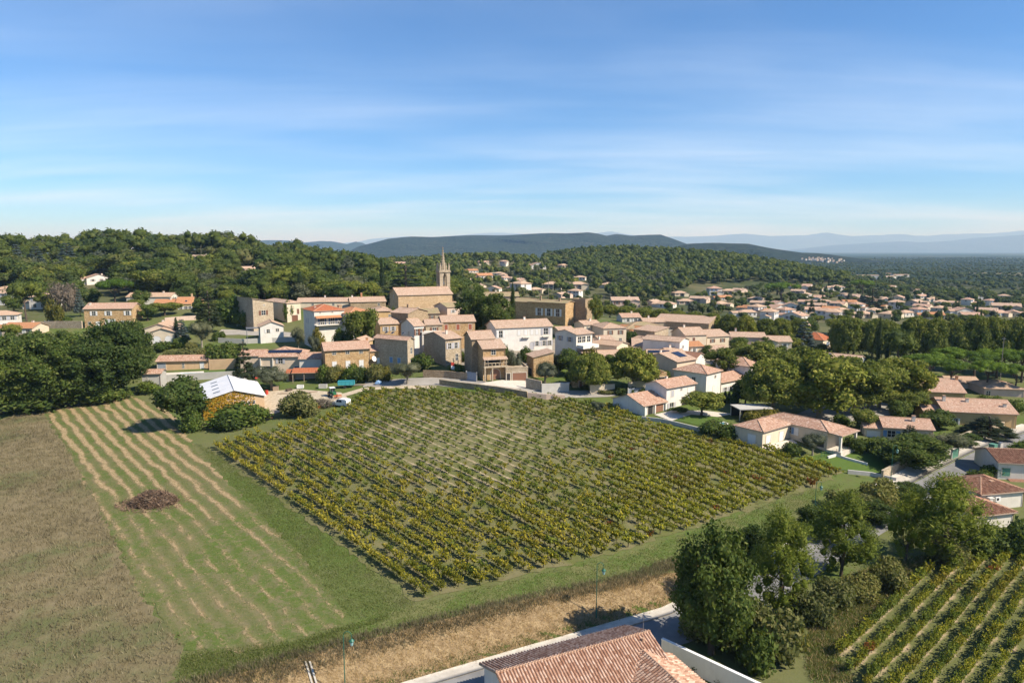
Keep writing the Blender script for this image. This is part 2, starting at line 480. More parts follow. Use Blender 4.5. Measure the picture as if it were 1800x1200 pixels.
# ------------------------------------------------------------------ materials of the land
def ground_mat():
    b = NB('meadow'); p = b.pos()
    dist = b.n('ShaderNodeVectorMath', {0: p}, operation='LENGTH').outputs['Value']
    n1 = b.noise(p, 0.05, 5, 0.6); n2 = b.noise(p, 0.45, 5, 0.65); n3 = b.noise(p, 3.0, 4, 0.7)
    c = b.mix(b.rng(n1, 0.35, 0.65), (0.085,0.125,0.028), (0.13,0.135,0.055))
    c = b.mix(b.rng(n2, 0.45, 0.75, 0, 0.75), c, (0.10,0.10,0.045))
    c = b.mix(b.rng(n3, 0.5, 0.8, 0, 0.6), c, (0.18,0.155,0.08))
    # the plain: woods, hedges and fields
    v = b.n('ShaderNodeTexVoronoi', {'Vector': b.map(p, (0.0016, 0.0011, 0.001)), 'Scale': 1.0, 'Randomness': 0.9})
    fc = b.ramp(b.n('ShaderNodeSeparateColor', {0: v.outputs['Color']}).outputs[0],
        [(0.0,(0.030,0.045,0.020)),(0.5,(0.035,0.05,0.022)),(0.62,(0.07,0.085,0.035)),(0.8,(0.11,0.11,0.055)),(0.93,(0.17,0.145,0.08)),(1.0,(0.05,0.07,0.03))])
    wood = b.noise(b.map(p, (0.0012, 0.0006, 0.001)), 1.0, 8, 0.68)
    fc = b.mix(b.rng(wood, 0.44, 0.53), fc, (0.026,0.04,0.018))
    mid = b.mix(b.rng(b.noise(p, 0.012, 6, 0.7), 0.42, 0.6), (0.055,0.068,0.028), (0.125,0.115,0.06))
    c = b.mix(b.rng(dist, 260, 420), c, mid)
    c = b.mix(b.rng(dist, 900, 1500), c, fc)
    M['meadow'] = b.bsdf(c, 0.97, 0.05, nrm=b.bump(b.math('ADD', n3, n2), 0.12, 0.5))
ground_mat()
def sheetmat(name, fn, bumpd=0.08, st=0.6):
    b = NB(name); p = b.pos()
    c, h = fn(b, p)
    M[name] = b.bsdf(c, 0.97, 0.05, nrm=b.bump(h, bumpd, st))

# the land itself: one sheet in rings round the camera foot, out to the horizon
def build_ground():
    az = np.unique(np.round(np.r_[np.linspace(-180, -56, 16), np.arange(-54, 54.01, 0.4), np.linspace(56, 180, 16)[:-1]], 3))
    rr = np.r_[4, 12, 20, 28, np.geomspace(34, 70000, 430)]
    A, R = np.meshgrid(np.radians(az), rr)
    X, Y = np.sin(A) * R, np.cos(A) * R
    Z = H(X, Y)
    nA, nR = len(az), len(rr)
    V = np.c_[X.ravel(), Y.ravel(), Z.ravel()]
    i, j = np.meshgrid(np.arange(nR - 1), np.arange(nA), indexing='ij')
    jn = (j + 1) % nA
    F = np.c_[(i*nA + j).ravel(), (i*nA + jn).ravel(), ((i+1)*nA + jn).ravel(), ((i+1)*nA + j).ravel()][:, ::-1]
    V = np.r_[V, [(0, 0, h1(0, 0))]]
    me = npmesh('ground', V, F, ['meadow'], smooth=True)
    bmv = len(V) - 1
    tag(add('ground', me), kind='structure')
build_ground()
# ------------------------------------------------------------------ surface materials
plain('bark', (0.10,0.075,0.055), 0.95, 0.1, var=0.4, scale=6)
plain('pale_bark', (0.24,0.21,0.16), 0.95, 0.1, var=0.4, scale=4)
leafmat('oak_leaf', (0.044,0.072,0.014), (0.076,0.113,0.025), (0.145,0.165,0.048))
leafmat('wood_leaf', (0.048,0.076,0.019), (0.082,0.115,0.029), (0.135,0.152,0.052), zone=(0.115,0.112,0.045), zs=0.025, patch=True)
leafmat('pine_leaf', (0.10,0.135,0.016), (0.17,0.205,0.026), (0.25,0.26,0.05))
leafmat('hill_pine_leaf', (0.068,0.094,0.018), (0.108,0.136,0.029), (0.155,0.17,0.045), patch=True)
leafmat('umbrella_leaf', (0.075,0.135,0.016), (0.12,0.195,0.022), (0.16,0.235,0.035))
leafmat('plane_leaf', (0.095,0.125,0.02), (0.17,0.195,0.036), (0.27,0.25,0.055))
leafmat('cypress_leaf', (0.018,0.032,0.012), (0.03,0.048,0.016), (0.042,0.06,0.02))
leafmat('cedar_leaf', (0.035,0.05,0.035), (0.055,0.075,0.05), (0.085,0.10,0.07))
leafmat('spruce_leaf', (0.05,0.075,0.07), (0.085,0.11,0.105), (0.12,0.145,0.14))
leafmat('fir_leaf', (0.022,0.032,0.016), (0.032,0.045,0.02), (0.05,0.06,0.025))
leafmat('olive_leaf', (0.065,0.075,0.042), (0.11,0.12,0.075), (0.16,0.165,0.11))
leafmat('shrub_leaf', (0.06,0.095,0.016), (0.10,0.145,0.026), (0.17,0.19,0.045))
leafmat('golden_leaf', (0.11,0.11,0.02), (0.18,0.16,0.03), (0.22,0.17,0.03))
leafmat('scrub_leaf', (0.11,0.125,0.038), (0.165,0.165,0.055), (0.23,0.20,0.075))
leafmat('hedge_leaf', (0.04,0.07,0.014), (0.06,0.095,0.02), (0.09,0.12,0.03))
leafmat('creeper_leaf', (0.22,0.13,0.015), (0.34,0.2,0.02), (0.16,0.15,0.02), trans=0.2)
leafmat('bare_twig', (0.11,0.085,0.065), (0.15,0.12,0.09), (0.20,0.165,0.12), trans=0.1)
leafmat('vine_leaf', (0.17,0.17,0.016), (0.265,0.25,0.028), (0.39,0.32,0.045), trans=0.4, zone=(0.33,0.25,0.035), zs=0.035)
leafmat('vine_leaf_green', (0.075,0.11,0.016), (0.135,0.17,0.026), (0.20,0.22,0.036), trans=0.4)
leafmat('vine_leaf_right', (0.14,0.165,0.016), (0.245,0.25,0.026), (0.36,0.31,0.036), trans=0.4, zone=(0.2,0.155,0.022), zs=0.12)
leafmat('vine_leaf_red', (0.13,0.03,0.012), (0.2,0.055,0.015), (0.2,0.1,0.02), trans=0.4)
leafmat('dry_blade', (0.15,0.118,0.062), (0.235,0.19,0.105), (0.33,0.275,0.165), trans=0.2, zone=(0.12,0.10,0.06), zs=0.1)
leafmat('straw_blade', (0.32,0.22,0.105), (0.42,0.3,0.15), (0.52,0.39,0.21), trans=0.2)
leafmat('green_blade', (0.08,0.112,0.024), (0.12,0.152,0.036), (0.19,0.19,0.075), trans=0.3)
leafmat('brush_twig', (0.10,0.065,0.048), (0.14,0.095,0.07), (0.22,0.16,0.12), trans=0.0)

# ------------------------------------------------------------------ foliage generator
def rand_dirs(n):
    d = rng.normal(size=(n, 3)); return d / np.linalg.norm(d, axis=1, keepdims=True)
def quads(c, nrm, size, aspect=1.0, tang=None):
    """leaf shaped quads at c, facing nrm"""
    n = len(c)
    nrm = nrm / np.maximum(np.linalg.norm(nrm, axis=1, keepdims=True), 1e-6)
    t = rand_dirs(n) if tang is None else tang
    t = t - nrm * (t * nrm).sum(1, keepdims=True); t /= np.maximum(np.linalg.norm(t, axis=1, keepdims=True), 1e-6)
    b = np.cross(nrm, t)
    s = (size * rng.uniform(0.6, 1.3, n))[:, None] * 0.5
    V = np.stack([c - t*s*1.1, c - b*s*aspect + t*s*0.1, c + t*s*1.1, c + b*s*aspect + t*s*0.1], 1).reshape(-1, 3)
    F = np.arange(4 * n).reshape(n, 4)
    return V, F
def ball(c, r, sq, n=7, k=4):
    V = [(c[0], c[1], c[2] + r*sq[2])]; F = []
    for i in range(1, k):
        t = math.pi * i / k
        for j in range(n):
            f = 2*math.pi*(j + 0.5*(i % 2))/n; e = rng.uniform(0.85, 1.1)
            V.append((c[0] + r*sq[0]*e*math.sin(t)*math.cos(f), c[1] + r*sq[1]*e*math.sin(t)*math.sin(f), c[2] + r*sq[2]*e*math.cos(t)))
    V.append((c[0], c[1], c[2] - r*sq[2]))
    for j in range(n): F.append((0, 1+j, 1+(j+1) % n, 1+(j+1) % n))
    for i in range(k-2):
        for j in range(n):
            a, b = 1 + i*n + j, 1 + i*n + (j+1) % n; F.append((a, a+n, b+n, b))
    e = len(V) - 1; o = 1 + (k-2)*n
    for j in range(n): F.append((e, o+(j+1) % n, o+j, o+j))
    return np.array(V), F
def foliage(name, lobes, n, size, mat, sq=(1,1,0.85), aspect=0.7, tilt=0.7, core=0.74, shell=(0.72,1.08), upb=0.25, extra=None, along=False):
    """leaves over the skins of overlapping lobes (x, y, z, r), with a leafy core so that the crown is not see-through"""
    L = np.array(lobes, float); sq = np.array(sq)
    wgt = L[:, 3] ** 2; wgt /= wgt.sum()
    k = rng.choice(len(L), n, p=wgt)
    d = rand_dirs(n); d[:, 2] += upb; d /= np.linalg.norm(d, axis=1, keepdims=True)
    c = L[k, :3] + d * sq * (L[k, 3] * rng.uniform(*shell, n))[:, None]
    keep = np.ones(n, bool)
    for j in range(len(L)):
        q = (c - L[j, :3]) / sq / L[j, 3]
        keep &= ~(((q ** 2).sum(1) < 0.62) & (k != j))
    c, d = c[keep], d[keep]
    nr = d / sq + rng.normal(size=c.shape) * tilt
    V, F = quads(c, nr, size, aspect, d + rng.normal(size=c.shape) * 0.35 if along else None)
    Vs, Fs, o = [V], [F], len(V)
    if core:
        for l in L:
            v, f = ball(l[:3], l[3] * core, sq)
            Vs.append(v); Fs.append(np.array(f) + o); o += len(v)
    if extra is not None:
        Vs.append(extra[0]); Fs.append(extra[1] + o)
    me = tri_mesh(name, np.concatenate(Vs), np.concatenate(Fs), [mat])
    return me
def tri_mesh(name, V, F, mats, mi=None):
    """quads, some of them given with a doubled last corner (triangles)"""
    dbl = F[:, 2] == F[:, 3]
    loops = []; start = []; tot = 0
    cnt = np.where(dbl, 3, 4)
    start = np.r_[0, np.cumsum(cnt)[:-1]].astype(np.int32)
    mask = np.ones(F.shape, bool); mask[dbl, 3] = False
    loops = F[mask].astype(np.int32)
    me = bpy.data.meshes.new(name)
    me.vertices.add(len(V)); me.vertices.foreach_set('co', V.astype(np.float32).ravel())
    me.loops.add(len(loops)); me.loops.foreach_set('vertex_index', loops)
    me.polygons.add(len(F)); me.polygons.foreach_set('loop_start', start)
    for m in mats: me.materials.append(M[m])
    if mi is not None: me.polygons.foreach_set('material_index', np.asarray(mi, np.int32))
    me.update(calc_edges=True)
    return me
def trunk_mesh(name, h, r, tips, mat='bark', lean=0.0, fork=0.45, n=7):
    mb = MB(mat); z0 = -0.5
    top = (lean * h, 0, h)
    pts = [(0,0,z0), (0,0,0.15), (lean*h*0.3, random.uniform(-.04,.04)*h, h*0.5), top]
    mb.path(pts, [r*1.5, r*1.1, r*0.85, r*0.6], n)
    for t in tips:
        f = random.uniform(fork, 0.98)
        s = Vector((lean*h*f, 0, h*f)); e = Vector(t[:3]); mid = s.lerp(e, 0.5) + Vector((0, 0, -0.06*h))
        mb.path([s, mid, e], [r*0.5, r*0.32, r*0.1], 5)
    return mb.mesh(name)
def lobes_round(k, R, zc, hz, rl, flat=1.0):
    out = []
    for i in range(k):
        d = rand_dirs(1)[0]; q = rng.uniform(0.35, 0.8) ** 0.7
        out.append((d[0]*R*q, d[1]*R*q, zc + d[2]*hz*q*flat, rl * rng.uniform(0.75, 1.2)))
    out.append((0, 0, zc, rl * 1.15))
    return out
PROTO = {}
def proto(kind, crown, trunk, h, wd): PROTO.setdefault(kind, []).append((crown, trunk, h, wd))
def extent(me):
    co = np.empty(len(me.vertices) * 3, np.float32); me.vertices.foreach_get('co', co); co = co.reshape(-1, 3)
    lo, hi = np.percentile(co, 1, axis=0), np.percentile(co, 99, axis=0)
    return float(hi[2]), float((hi[0]-lo[0] + hi[1]-lo[1]) / 2)
def reg(kind, crown, trunk):
    h, wd = extent(crown); proto(kind, crown, trunk, h, wd)
def make_flora():
    for i in range(5):                       # broad dark oaks of the wood
        L = lobes_round(11, 3.6, 5.4, 2.6, 1.9)
        reg('oak_tree', foliage('crown', L, 1500, 0.62, 'wood_leaf'), trunk_mesh('trunk', 4.2, 0.26, L[:5]))
    for i in range(2):                       # grey green crowns of the wood
        L = lobes_round(11, 3.6, 5.4, 2.6, 1.9)
        reg('grey_tree', foliage('crown', L, 1500, 0.62, 'olive_leaf'), trunk_mesh('trunk', 4.2, 0.26, L[:5]))
    for i in range(3):                       # big near oaks
        L = lobes_round(40, 4.3, 5.4, 4.4, 1.15) + [(1.8*math.cos(a), 1.8*math.sin(a), 2.0 + rng.uniform(0,1), 1.3) for a in np.arange(0, 6.2, 1.0)]
        reg('big_oak', foliage('crown', L, 13000, 0.34, 'oak_leaf', tilt=0.9, shell=(0.55, 1.25), core=0.66), trunk_mesh('trunk', 4.2, 0.32, L[:9], fork=0.25))
    for i in range(2):                       # rounded green garden trees
        L = lobes_round(16, 3.4, 4.9, 2.7, 1.5)
        reg('round_tree', foliage('crown', L, 3800, 0.42, 'plane_leaf'), trunk_mesh('trunk', 3.6, 0.22, L[:6]))
        L = lobes_round(16, 3.3, 4.6, 2.6, 1.5)
        reg('dark_tree', foliage('crown', L, 3600, 0.42, 'oak_leaf'), trunk_mesh('trunk', 3.4, 0.22, L[:6]))
    for i in range(3):                       # plane trees with bunched upright shoots
        L = lobes_round(34, 4.8, 6.1, 4.3, 1.4) + [(2.4*math.cos(a), 2.4*math.sin(a), 2.9, 1.4) for a in np.arange(0, 6.2, 0.9)]
        reg('plane_tree', foliage('crown', L, 8500, 0.46, 'plane_leaf', tilt=0.8, shell=(0.6, 1.15), upb=0.35), trunk_mesh('trunk', 4.0, 0.34, L[:9], 'pale_bark', fork=0.45))
    for i in range(2):                       # rounded planes, one clean dome
        L = []
        for j in range(70):
            d = rand_dirs(1)[0]; d[2] = abs(d[2])*1.2 - 0.45; L.append((d[0]*3.9, d[1]*3.9, 4.3 + d[2]*3.5, rng.uniform(0.85, 1.15)))
        L += [(0,0,4.5,3.4)]
        reg('round_plane', foliage('crown', L, 12000, 0.36, 'plane_leaf', tilt=0.8, shell=(0.7, 1.2), upb=0.3, core=0.85), trunk_mesh('trunk', 3.2, 0.3, L[:6], 'pale_bark', fork=0.5))
    for i in range(3):                       # aleppo pines near the lane
        L = []
        for j in range(64):
            f = rng.uniform(0.0, 1) ; a = rng.uniform(0, 2*math.pi); q = 3.3 * (math.sin(math.pi*(0.16 + 0.80*f**0.9)))**0.9 * rng.uniform(0.1, 1.0)**0.6 + 0.05
            L.append((q*math.cos(a), q*math.sin(a), 1.4 + f*8.6, rng.uniform(0.75, 1.2)))
        reg('pine_tree', foliage('crown', L, 17000, 0.36, 'pine_leaf', sq=(0.95,0.95,1.2), aspect=0.24, tilt=1.1, core=0.5, shell=(0.3, 1.4), upb=0.7, along=True),
            trunk_mesh('trunk', 7.0, 0.17, L[::5], fork=0.15))
    for i in range(4):                       # pines of the wooded hills
        L = lobes_round(9, 2.6, 6.6, 2.2, 1.7)
        reg('hill_pine', foliage('crown', L, 1200, 0.6, 'hill_pine_leaf', aspect=0.4, tilt=0.9, shell=(0.6,1.2)), trunk_mesh('trunk', 6.0, 0.2, L[:4]))
    for i in range(3):                       # umbrella pines
        L = []
        for j in range(26):
            a = rng.uniform(0, 2*math.pi); q = 4.6 * math.sqrt(rng.uniform(0.02, 1))
            L.append((q*math.cos(a), q*math.sin(a), 6.4 + 1.5*(1 - (q/5.2)**2) + rng.uniform(-.15,.15), rng.uniform(1.0, 1.35)))
        reg('umbrella_pine', foliage('crown', L, 6000, 0.34, 'umbrella_leaf', sq=(1,1,0.72), aspect=0.4, tilt=0.8), trunk_mesh('trunk', 5.6, 0.26, L[:9], fork=0.6))
    for i in range(2):                       # cypresses
        L = [(rng.uniform(-.12,.12), rng.uniform(-.12,.12), 0.9 + 9.2*t, 0.95*math.sin(math.pi*min(0.97, 0.2 + 0.8*t))**0.6 + 0.12) for t in np.linspace(0, 1, 16)]
        reg('cypress_tree', foliage('crown', L, 3200, 0.3, 'cypress_leaf', sq=(1,1,1.3), aspect=0.4, upb=0.6), trunk_mesh('trunk', 1.5, 0.16, []))
    for i in range(2):                       # cedars, in tiers
        L = []
        for t in range(9):
            z = 2.2 + t*1.15; rr = 4.6*(1 - t/10.5) + 0.4
            for j in range(7):
                a = 2*math.pi*(j + rng.uniform(0,1))/7; L.append((rr*0.72*math.cos(a), rr*0.72*math.sin(a), z + rng.uniform(-.25,.25), rr*rng.uniform(0.28,0.42)))
        reg('cedar_tree', foliage('crown', L, 5200, 0.4, 'cedar_leaf', sq=(1,1,0.32), aspect=0.4, tilt=0.6), trunk_mesh('trunk', 12.0, 0.32, [], 'bark'))
        reg('dark_conifer', foliage('crown', L, 5200, 0.4, 'fir_leaf', sq=(1,1,0.42), aspect=0.35, tilt=0.8), trunk_mesh('trunk', 12.0, 0.28, [], 'bark'))
        reg('blue_spruce', foliage('crown', [(x*0.7, y*0.7, z*0.8, r*0.85) for x, y, z, r in L], 4200, 0.34, 'spruce_leaf', sq=(1,1,0.5), aspect=0.35), trunk_mesh('trunk', 9.0, 0.2, [], 'bark'))
    for i in range(2):                       # olives
        L = lobes_round(14, 2.2, 2.9, 1.4, 1.05)
        reg('olive_tree', foliage('crown', L, 4200, 0.26, 'olive_leaf', aspect=0.3, tilt=0.9, shell=(0.6,1.15)), trunk_mesh('trunk', 1.9, 0.2, L[:6], 'pale_bark'))
    for kd, mt, n, s in (('shrub', 'shrub_leaf', 1500, 0.26), ('golden_shrub', 'golden_leaf', 1500, 0.26), ('scrub_bush', 'scrub_leaf', 3800, 0.24), ('dark_shrub', 'oak_leaf', 2200, 0.26), ('bare_shrub', 'bare_twig', 2600, 0.3)):
        for i in range(2):
            L = [(rng.uniform(-1,1), rng.uniform(-1,1), rng.uniform(0.5,1.3), rng.uniform(0.6,0.95)) for _ in range(8)]
            reg(kd, foliage('foliage', L, n, s, mt, sq=(1,1,0.95), aspect=0.22 if kd == 'bare_shrub' else 0.6, tilt=0.9, shell=(0.6,1.2), core=0.55 if kd == 'bare_shrub' else 0.74), trunk_mesh('stem', 0.9, 0.07, L[:4]))
make_flora()
def plant(name, kind, x, y, h, wd, label, cat='tree', group=None, var=None, z=None):
    P = PROTO[kind]; crown, trunk, h0, w0 = P[(var if var is not None else random.randrange(len(P))) % len(P)]
    t = thing(name, label, cat, (x, y, (h1(x, y) if z is None else z) - 0.05), random.uniform(0, 6.28), group)
    t.scale = (wd / w0, wd / w0, h / h0)
    add(crown.name.split('.')[0], crown, t); add(trunk.name.split('.')[0], trunk, t)
    return t
def tree(name, kind, u, vb, vt, wp, label, cat='tree', group=None, d=None, var=None, hmin=None):
    """tree whose foot shows at pixel (u, vb) (or stands at distance d), its top at row vt, its crown wp pixels wide"""
    if d is None: x, y, z = G(u, vb)
    else:
        y = d; x = XU(u, y, 8); z = h1(x, y); x = XU(u, y, z); z = h1(x, y)
    dep = y*cp + (CZ - z)*sp
    top = PY(u, vt, y)[2]
    h = max(top - z, hmin or 1.0)
    return plant(name, kind, x, y, h, wp / FPX * dep, label, cat, group, var)
def merged(name, items, label, cat, mats_extra=None):
    """many plants as one piece of stuff: items = (mesh, x, y, z, rz, sxy, sz)"""
    cache = {}; Vs = []; Fs = []; Ms = []; o = 0; mats = []
    for me, x, y, z, rz, sx, sz in items:
        if me.name not in cache:
            co = np.empty(len(me.vertices)*3, np.float32); me.vertices.foreach_get('co', co)
            F = np.array([list(p.vertices) + ([p.vertices[-1]] if len(p.vertices) == 3 else []) for p in me.polygons if len(p.vertices) < 5])
            nm = me.materials[0].name
            if nm not in mats: mats.append(nm)
            cache[me.name] = (co.reshape(-1, 3), F, mats.index(nm))
        co, F, mi = cache[me.name]
        c, s = math.cos(rz), math.sin(rz)
        ax, ay = sx if isinstance(sx, tuple) else (sx, sx)
        V = np.c_[co[:, 0]*ax*c - co[:, 1]*ay*s + x, co[:, 0]*ax*s + co[:, 1]*ay*c + y, co[:, 2]*sz + z]
        Vs.append(V); Fs.append(F + o); Ms.append(np.full(len(F), mi)); o += len(V)
    me = tri_mesh(name, np.concatenate(Vs), np.concatenate(Fs), mats, np.concatenate(Ms))
    return tag(add(name, me), label, cat, kind='stuff')
def tufts(name, P, hgt, blades, mat, label, cat, wdt=0.06, lean=0.5, spread=0.25):
    """tufts of thin blades at the points P (x, y)"""
    n = len(P); P = np.repeat(P, blades, 0) + rng.normal(size=(n*blades, 2)) * spread
    z = H(P[:, 0], P[:, 1]); N = len(P)
    hh = (hgt * rng.uniform(0.5, 1.3, N))[:, None]
    a = rng.uniform(0, 6.28, N); d = np.c_[np.cos(a), np.sin(a), np.zeros(N)] * wdt * 0.5
    ln = np.c_[rng.normal(size=(N, 2)) * lean, np.ones(N)] * hh
    b = np.c_[P, z - 0.02]
    V = np.stack([b - d, b + d, b + ln], 1).reshape(-1, 3)
    me = npmesh(name, V, np.arange(3*N).reshape(N, 3), [mat])
    return tag(add(name, me), label, cat, kind='stuff')
def scatter(poly, n):
    xs = [p[0] for p in poly]; ys = [p[1] for p in poly]; out = np.empty((0, 2))
    while len(out) < n:
        q = np.c_[rng.uniform(min(xs), max(xs), 2*n), rng.uniform(min(ys), max(ys), 2*n)]
        out = np.r_[out, q[inpoly(q[:, 0], q[:, 1], poly)]]
    return out[:n]
# ------------------------------------------------------------------ fields, lane, tracks
RA = math.radians(-49.0)
RD = np.array([math.cos(RA), math.sin(RA)]); RN = np.array([-RD[1], RD[0]])
def gp(*px): return [G(u, v)[:2] for u, v in px]
def rowcoord(b, p, ang):
    su = b.n('ShaderNodeSeparateXYZ', {0: b.map(p, rot=-ang)}).outputs
    return su[0], su[1]
def m_dry(b, p):
    a = b.noise(p, 0.06, 5, 0.6); c = b.noise(p, 0.5, 6, 0.7); f = b.noise(p, 4.0, 4, 0.7)
    col = b.mix(b.rng(c, 0.3, 0.7), (0.15,0.122,0.065), (0.225,0.182,0.105))
    col = b.mix(b.rng(f, 0.5, 0.8, 0, 0.6), col, (0.12,0.095,0.055))
    near = b.rng(b.n('ShaderNodeSeparateXYZ', {0: p}).outputs[1], 60, 92, 0.08, 0.0)
    col = b.mix(b.rng(b.math('ADD', b.math('ADD', a, near), b.math('MULTIPLY', c, 0.25)), 0.64, 0.80, 0, 0.7), col, (0.085,0.11,0.038))
    return col, b.math('ADD', c, f)
sheetmat('dry_grass_ground', m_dry, 0.15, 0.7)
def m_stubble(b, p):
    al, ac = rowcoord(b, p, RA)
    wob = b.noise(p, 0.18, 3)
    t = b.math('FRACT', b.math('DIVIDE', b.math('MULTIPLY_ADD', wob, 2.0, ac), 2.25))
    tri = b.math('ABSOLUTE', b.math('SUBTRACT', t, 0.5))                       # 0 in the middle of a swath
    patch = b.noise(b.map(b.map(p, rot=-RA), (0.22, 0.55, 1)), 1.0, 6, 0.75)
    far = b.rng(b.n('ShaderNodeSeparateXYZ', {0: p}).outputs[1], 78, 135)
    fine = b.noise(p, 2.2, 5, 0.75)
    rag = b.math('MULTIPLY_ADD', b.math('SUBTRACT', fine, 0.5), 0.75, tri)
    wide = b.math('MULTIPLY_ADD', far, 0.12, 0.10)
    row = b.rng(b.math('SUBTRACT', rag, wide), 0.10, -0.07)
    frag = b.rng(b.math('MULTIPLY_ADD', far, 0.24, b.math('MULTIPLY_ADD', b.math('SUBTRACT', fine, 0.5), 0.45, patch)), 0.44, 0.60)
    dots = b.math('MULTIPLY', b.rng(b.noise(p, 1.1, 5, 0.8), 0.58, 0.70), 0.7)
    straw = b.math('MAXIMUM', b.math('MULTIPLY', row, frag), b.math('MULTIPLY', dots, b.rng(patch, 0.42, 0.6)))
    g = b.mix(b.rng(b.noise(p, 0.12, 4), 0.4, 0.62), (0.088,0.125,0.028), (0.15,0.14,0.062))
    g = b.mix(b.rng(b.noise(p, 0.7, 5, 0.7), 0.45, 0.62, 0, 0.75), g, (0.165,0.14,0.078))
    g = b.mix(b.rng(tri, 0.22, 0.42, 0, 0.45), g, (0.075,0.105,0.026))
    g = b.mix(b.rng(fine, 0.45, 0.75, 0, 0.7), g, (0.19,0.16,0.085))
    s = b.mix(b.rng(fine, 0.35, 0.7), (0.25,0.18,0.095), (0.44,0.33,0.19))
    return b.mix(straw, g, s), b.math('ADD', fine, straw)
sheetmat('stubble', m_stubble, 0.12, 0.7)
def m_vine(b, p):
    al, ac = rowcoord(b, p, RA)
    t = b.math('FRACT', b.math('DIVIDE', ac, 2.2))
    tri = b.math('ABSOLUTE', b.math('SUBTRACT', t, 0.5))
    patch = b.noise(p, 0.045, 4, 0.6); fine = b.noise(p, 2.0, 5, 0.75)
    cx, cy = G(770, 780)[:2]
    dist = b.n('ShaderNodeVectorMath', {0: b.n('ShaderNodeVectorMath', {0: p, 1: (-cx, -cy, -5)}, operation='ADD').outputs[0]}, operation='LENGTH').outputs['Value']
    zone = b.rng(dist, 8, 42, 1, 0)
    k = b.math('ADD', b.math('MULTIPLY_ADD', tri, -1.9, b.math('MULTIPLY', zone, 0.27)), b.math('MULTIPLY_ADD', patch, 0.9, b.math('MULTIPLY', fine, 0.9)))
    g = b.mix(b.rng(b.noise(p, 0.3, 4), 0.35, 0.65), (0.115,0.125,0.042), (0.165,0.15,0.075))
    g = b.mix(b.rng(fine, 0.5, 0.8, 0, 0.7), g, (0.09,0.07,0.045))
    return b.mix(b.rng(k, 0.92, 1.2), g, b.mix(fine, (0.31,0.245,0.155), (0.41,0.325,0.22))), fine
sheetmat('vineyard_soil', m_vine, 0.1, 0.6)
def m_bank(b, p):
    c = b.noise(p, 1.2, 5, 0.7); f = b.noise(p, 5, 4, 0.7)
    col = b.mix(b.rng(c, 0.35, 0.7), (0.22,0.155,0.085), (0.37,0.275,0.155))
    col = b.mix(b.rng(f, 0.45, 0.75, 0, 0.7), col, (0.13,0.09,0.05))
    return col, b.math('ADD', c, f)
sheetmat('bank_earth', m_bank, 0.15, 0.8)
def m_sand(b, p):
    RB = math.radians(42.0)
    al, ac = rowcoord(b, p, RB)
    t = b.math('ABSOLUTE', b.math('SUBTRACT', b.math('FRACT', b.math('DIVIDE', ac, 1.95)), 0.5))
    c = b.noise(p, 0.35, 5, 0.7); f = b.noise(p, 3.5, 5, 0.7)
    k = b.math('ADD', b.math('MULTIPLY', t, 1.1), b.math('MULTIPLY_ADD', c, 1.2, b.math('MULTIPLY', f, 0.4)))
    s = b.mix(f, (0.30,0.23,0.14), (0.44,0.35,0.23))
    g = b.mix(f, (0.085,0.115,0.03), (0.15,0.14,0.065))
    return b.mix(b.rng(k, 0.68, 0.98), s, g), f
sheetmat('sandy_soil', m_sand, 0.1, 0.6)
def m_verge(b, p):
    c = b.noise(p, 0.25, 5, 0.65); f = b.noise(p, 2.4, 5, 0.72)
    col = b.mix(b.rng(c, 0.38, 0.62), (0.088,0.128,0.03), (0.14,0.145,0.056))
    return b.mix(b.rng(f, 0.45, 0.75, 0, 0.75), col, (0.17,0.155,0.075)), f
sheetmat('mown_grass', m_verge, 0.1, 0.5)
sheetmat('lawn', lambda b, p: (b.mix(b.noise(p, 1.0, 4), (0.065,0.11,0.024), (0.095,0.14,0.034)), b.noise(p, 8, 3)), 0.03, 0.4)
sheetmat('asphalt', lambda b, p: (b.mix(b.rng(b.noise(p, 0.4, 5), 0.3, 0.7), (0.17,0.168,0.165), (0.235,0.23,0.222)), b.noise(p, 20, 3)), 0.01, 0.4)
sheetmat('pale_road', lambda b, p: (b.mix(b.rng(b.noise(p, 0.3, 5, 0.65), 0.3, 0.7), (0.27,0.25,0.22), (0.36,0.33,0.29)), b.noise(p, 14, 3)), 0.01, 0.4)
sheetmat('concrete', lambda b, p: (b.mix(b.rng(b.noise(p, 0.9, 5, 0.7), 0.3, 0.7), (0.40,0.36,0.30), (0.52,0.48,0.41)), b.noise(p, 14, 3)), 0.01, 0.4)
sheetmat('gravel', lambda b, p: (b.mix(b.rng(b.noise(p, 1.4, 6, 0.75), 0.3, 0.7), (0.36,0.29,0.20), (0.54,0.46,0.34)), b.noise(p, 9, 4)), 0.04, 0.6)
sheetmat('pale_paving', lambda b, p: (b.mix(b.rng(b.noise(p, 1.4, 6, 0.7), 0.3, 0.7), (0.50,0.44,0.36), (0.60,0.55,0.47)), b.noise(p, 9, 4)), 0.01, 0.4)
sheetmat('courtyard', lambda b, p: (b.mix(b.rng(b.noise(p, 0.5, 6, 0.7), 0.3, 0.7), (0.20,0.175,0.14), (0.30,0.265,0.21)), b.noise(p, 9, 4)), 0.02, 0.5)
plain('white_paint', (0.75,0.74,0.71), 0.6, var=0.05)

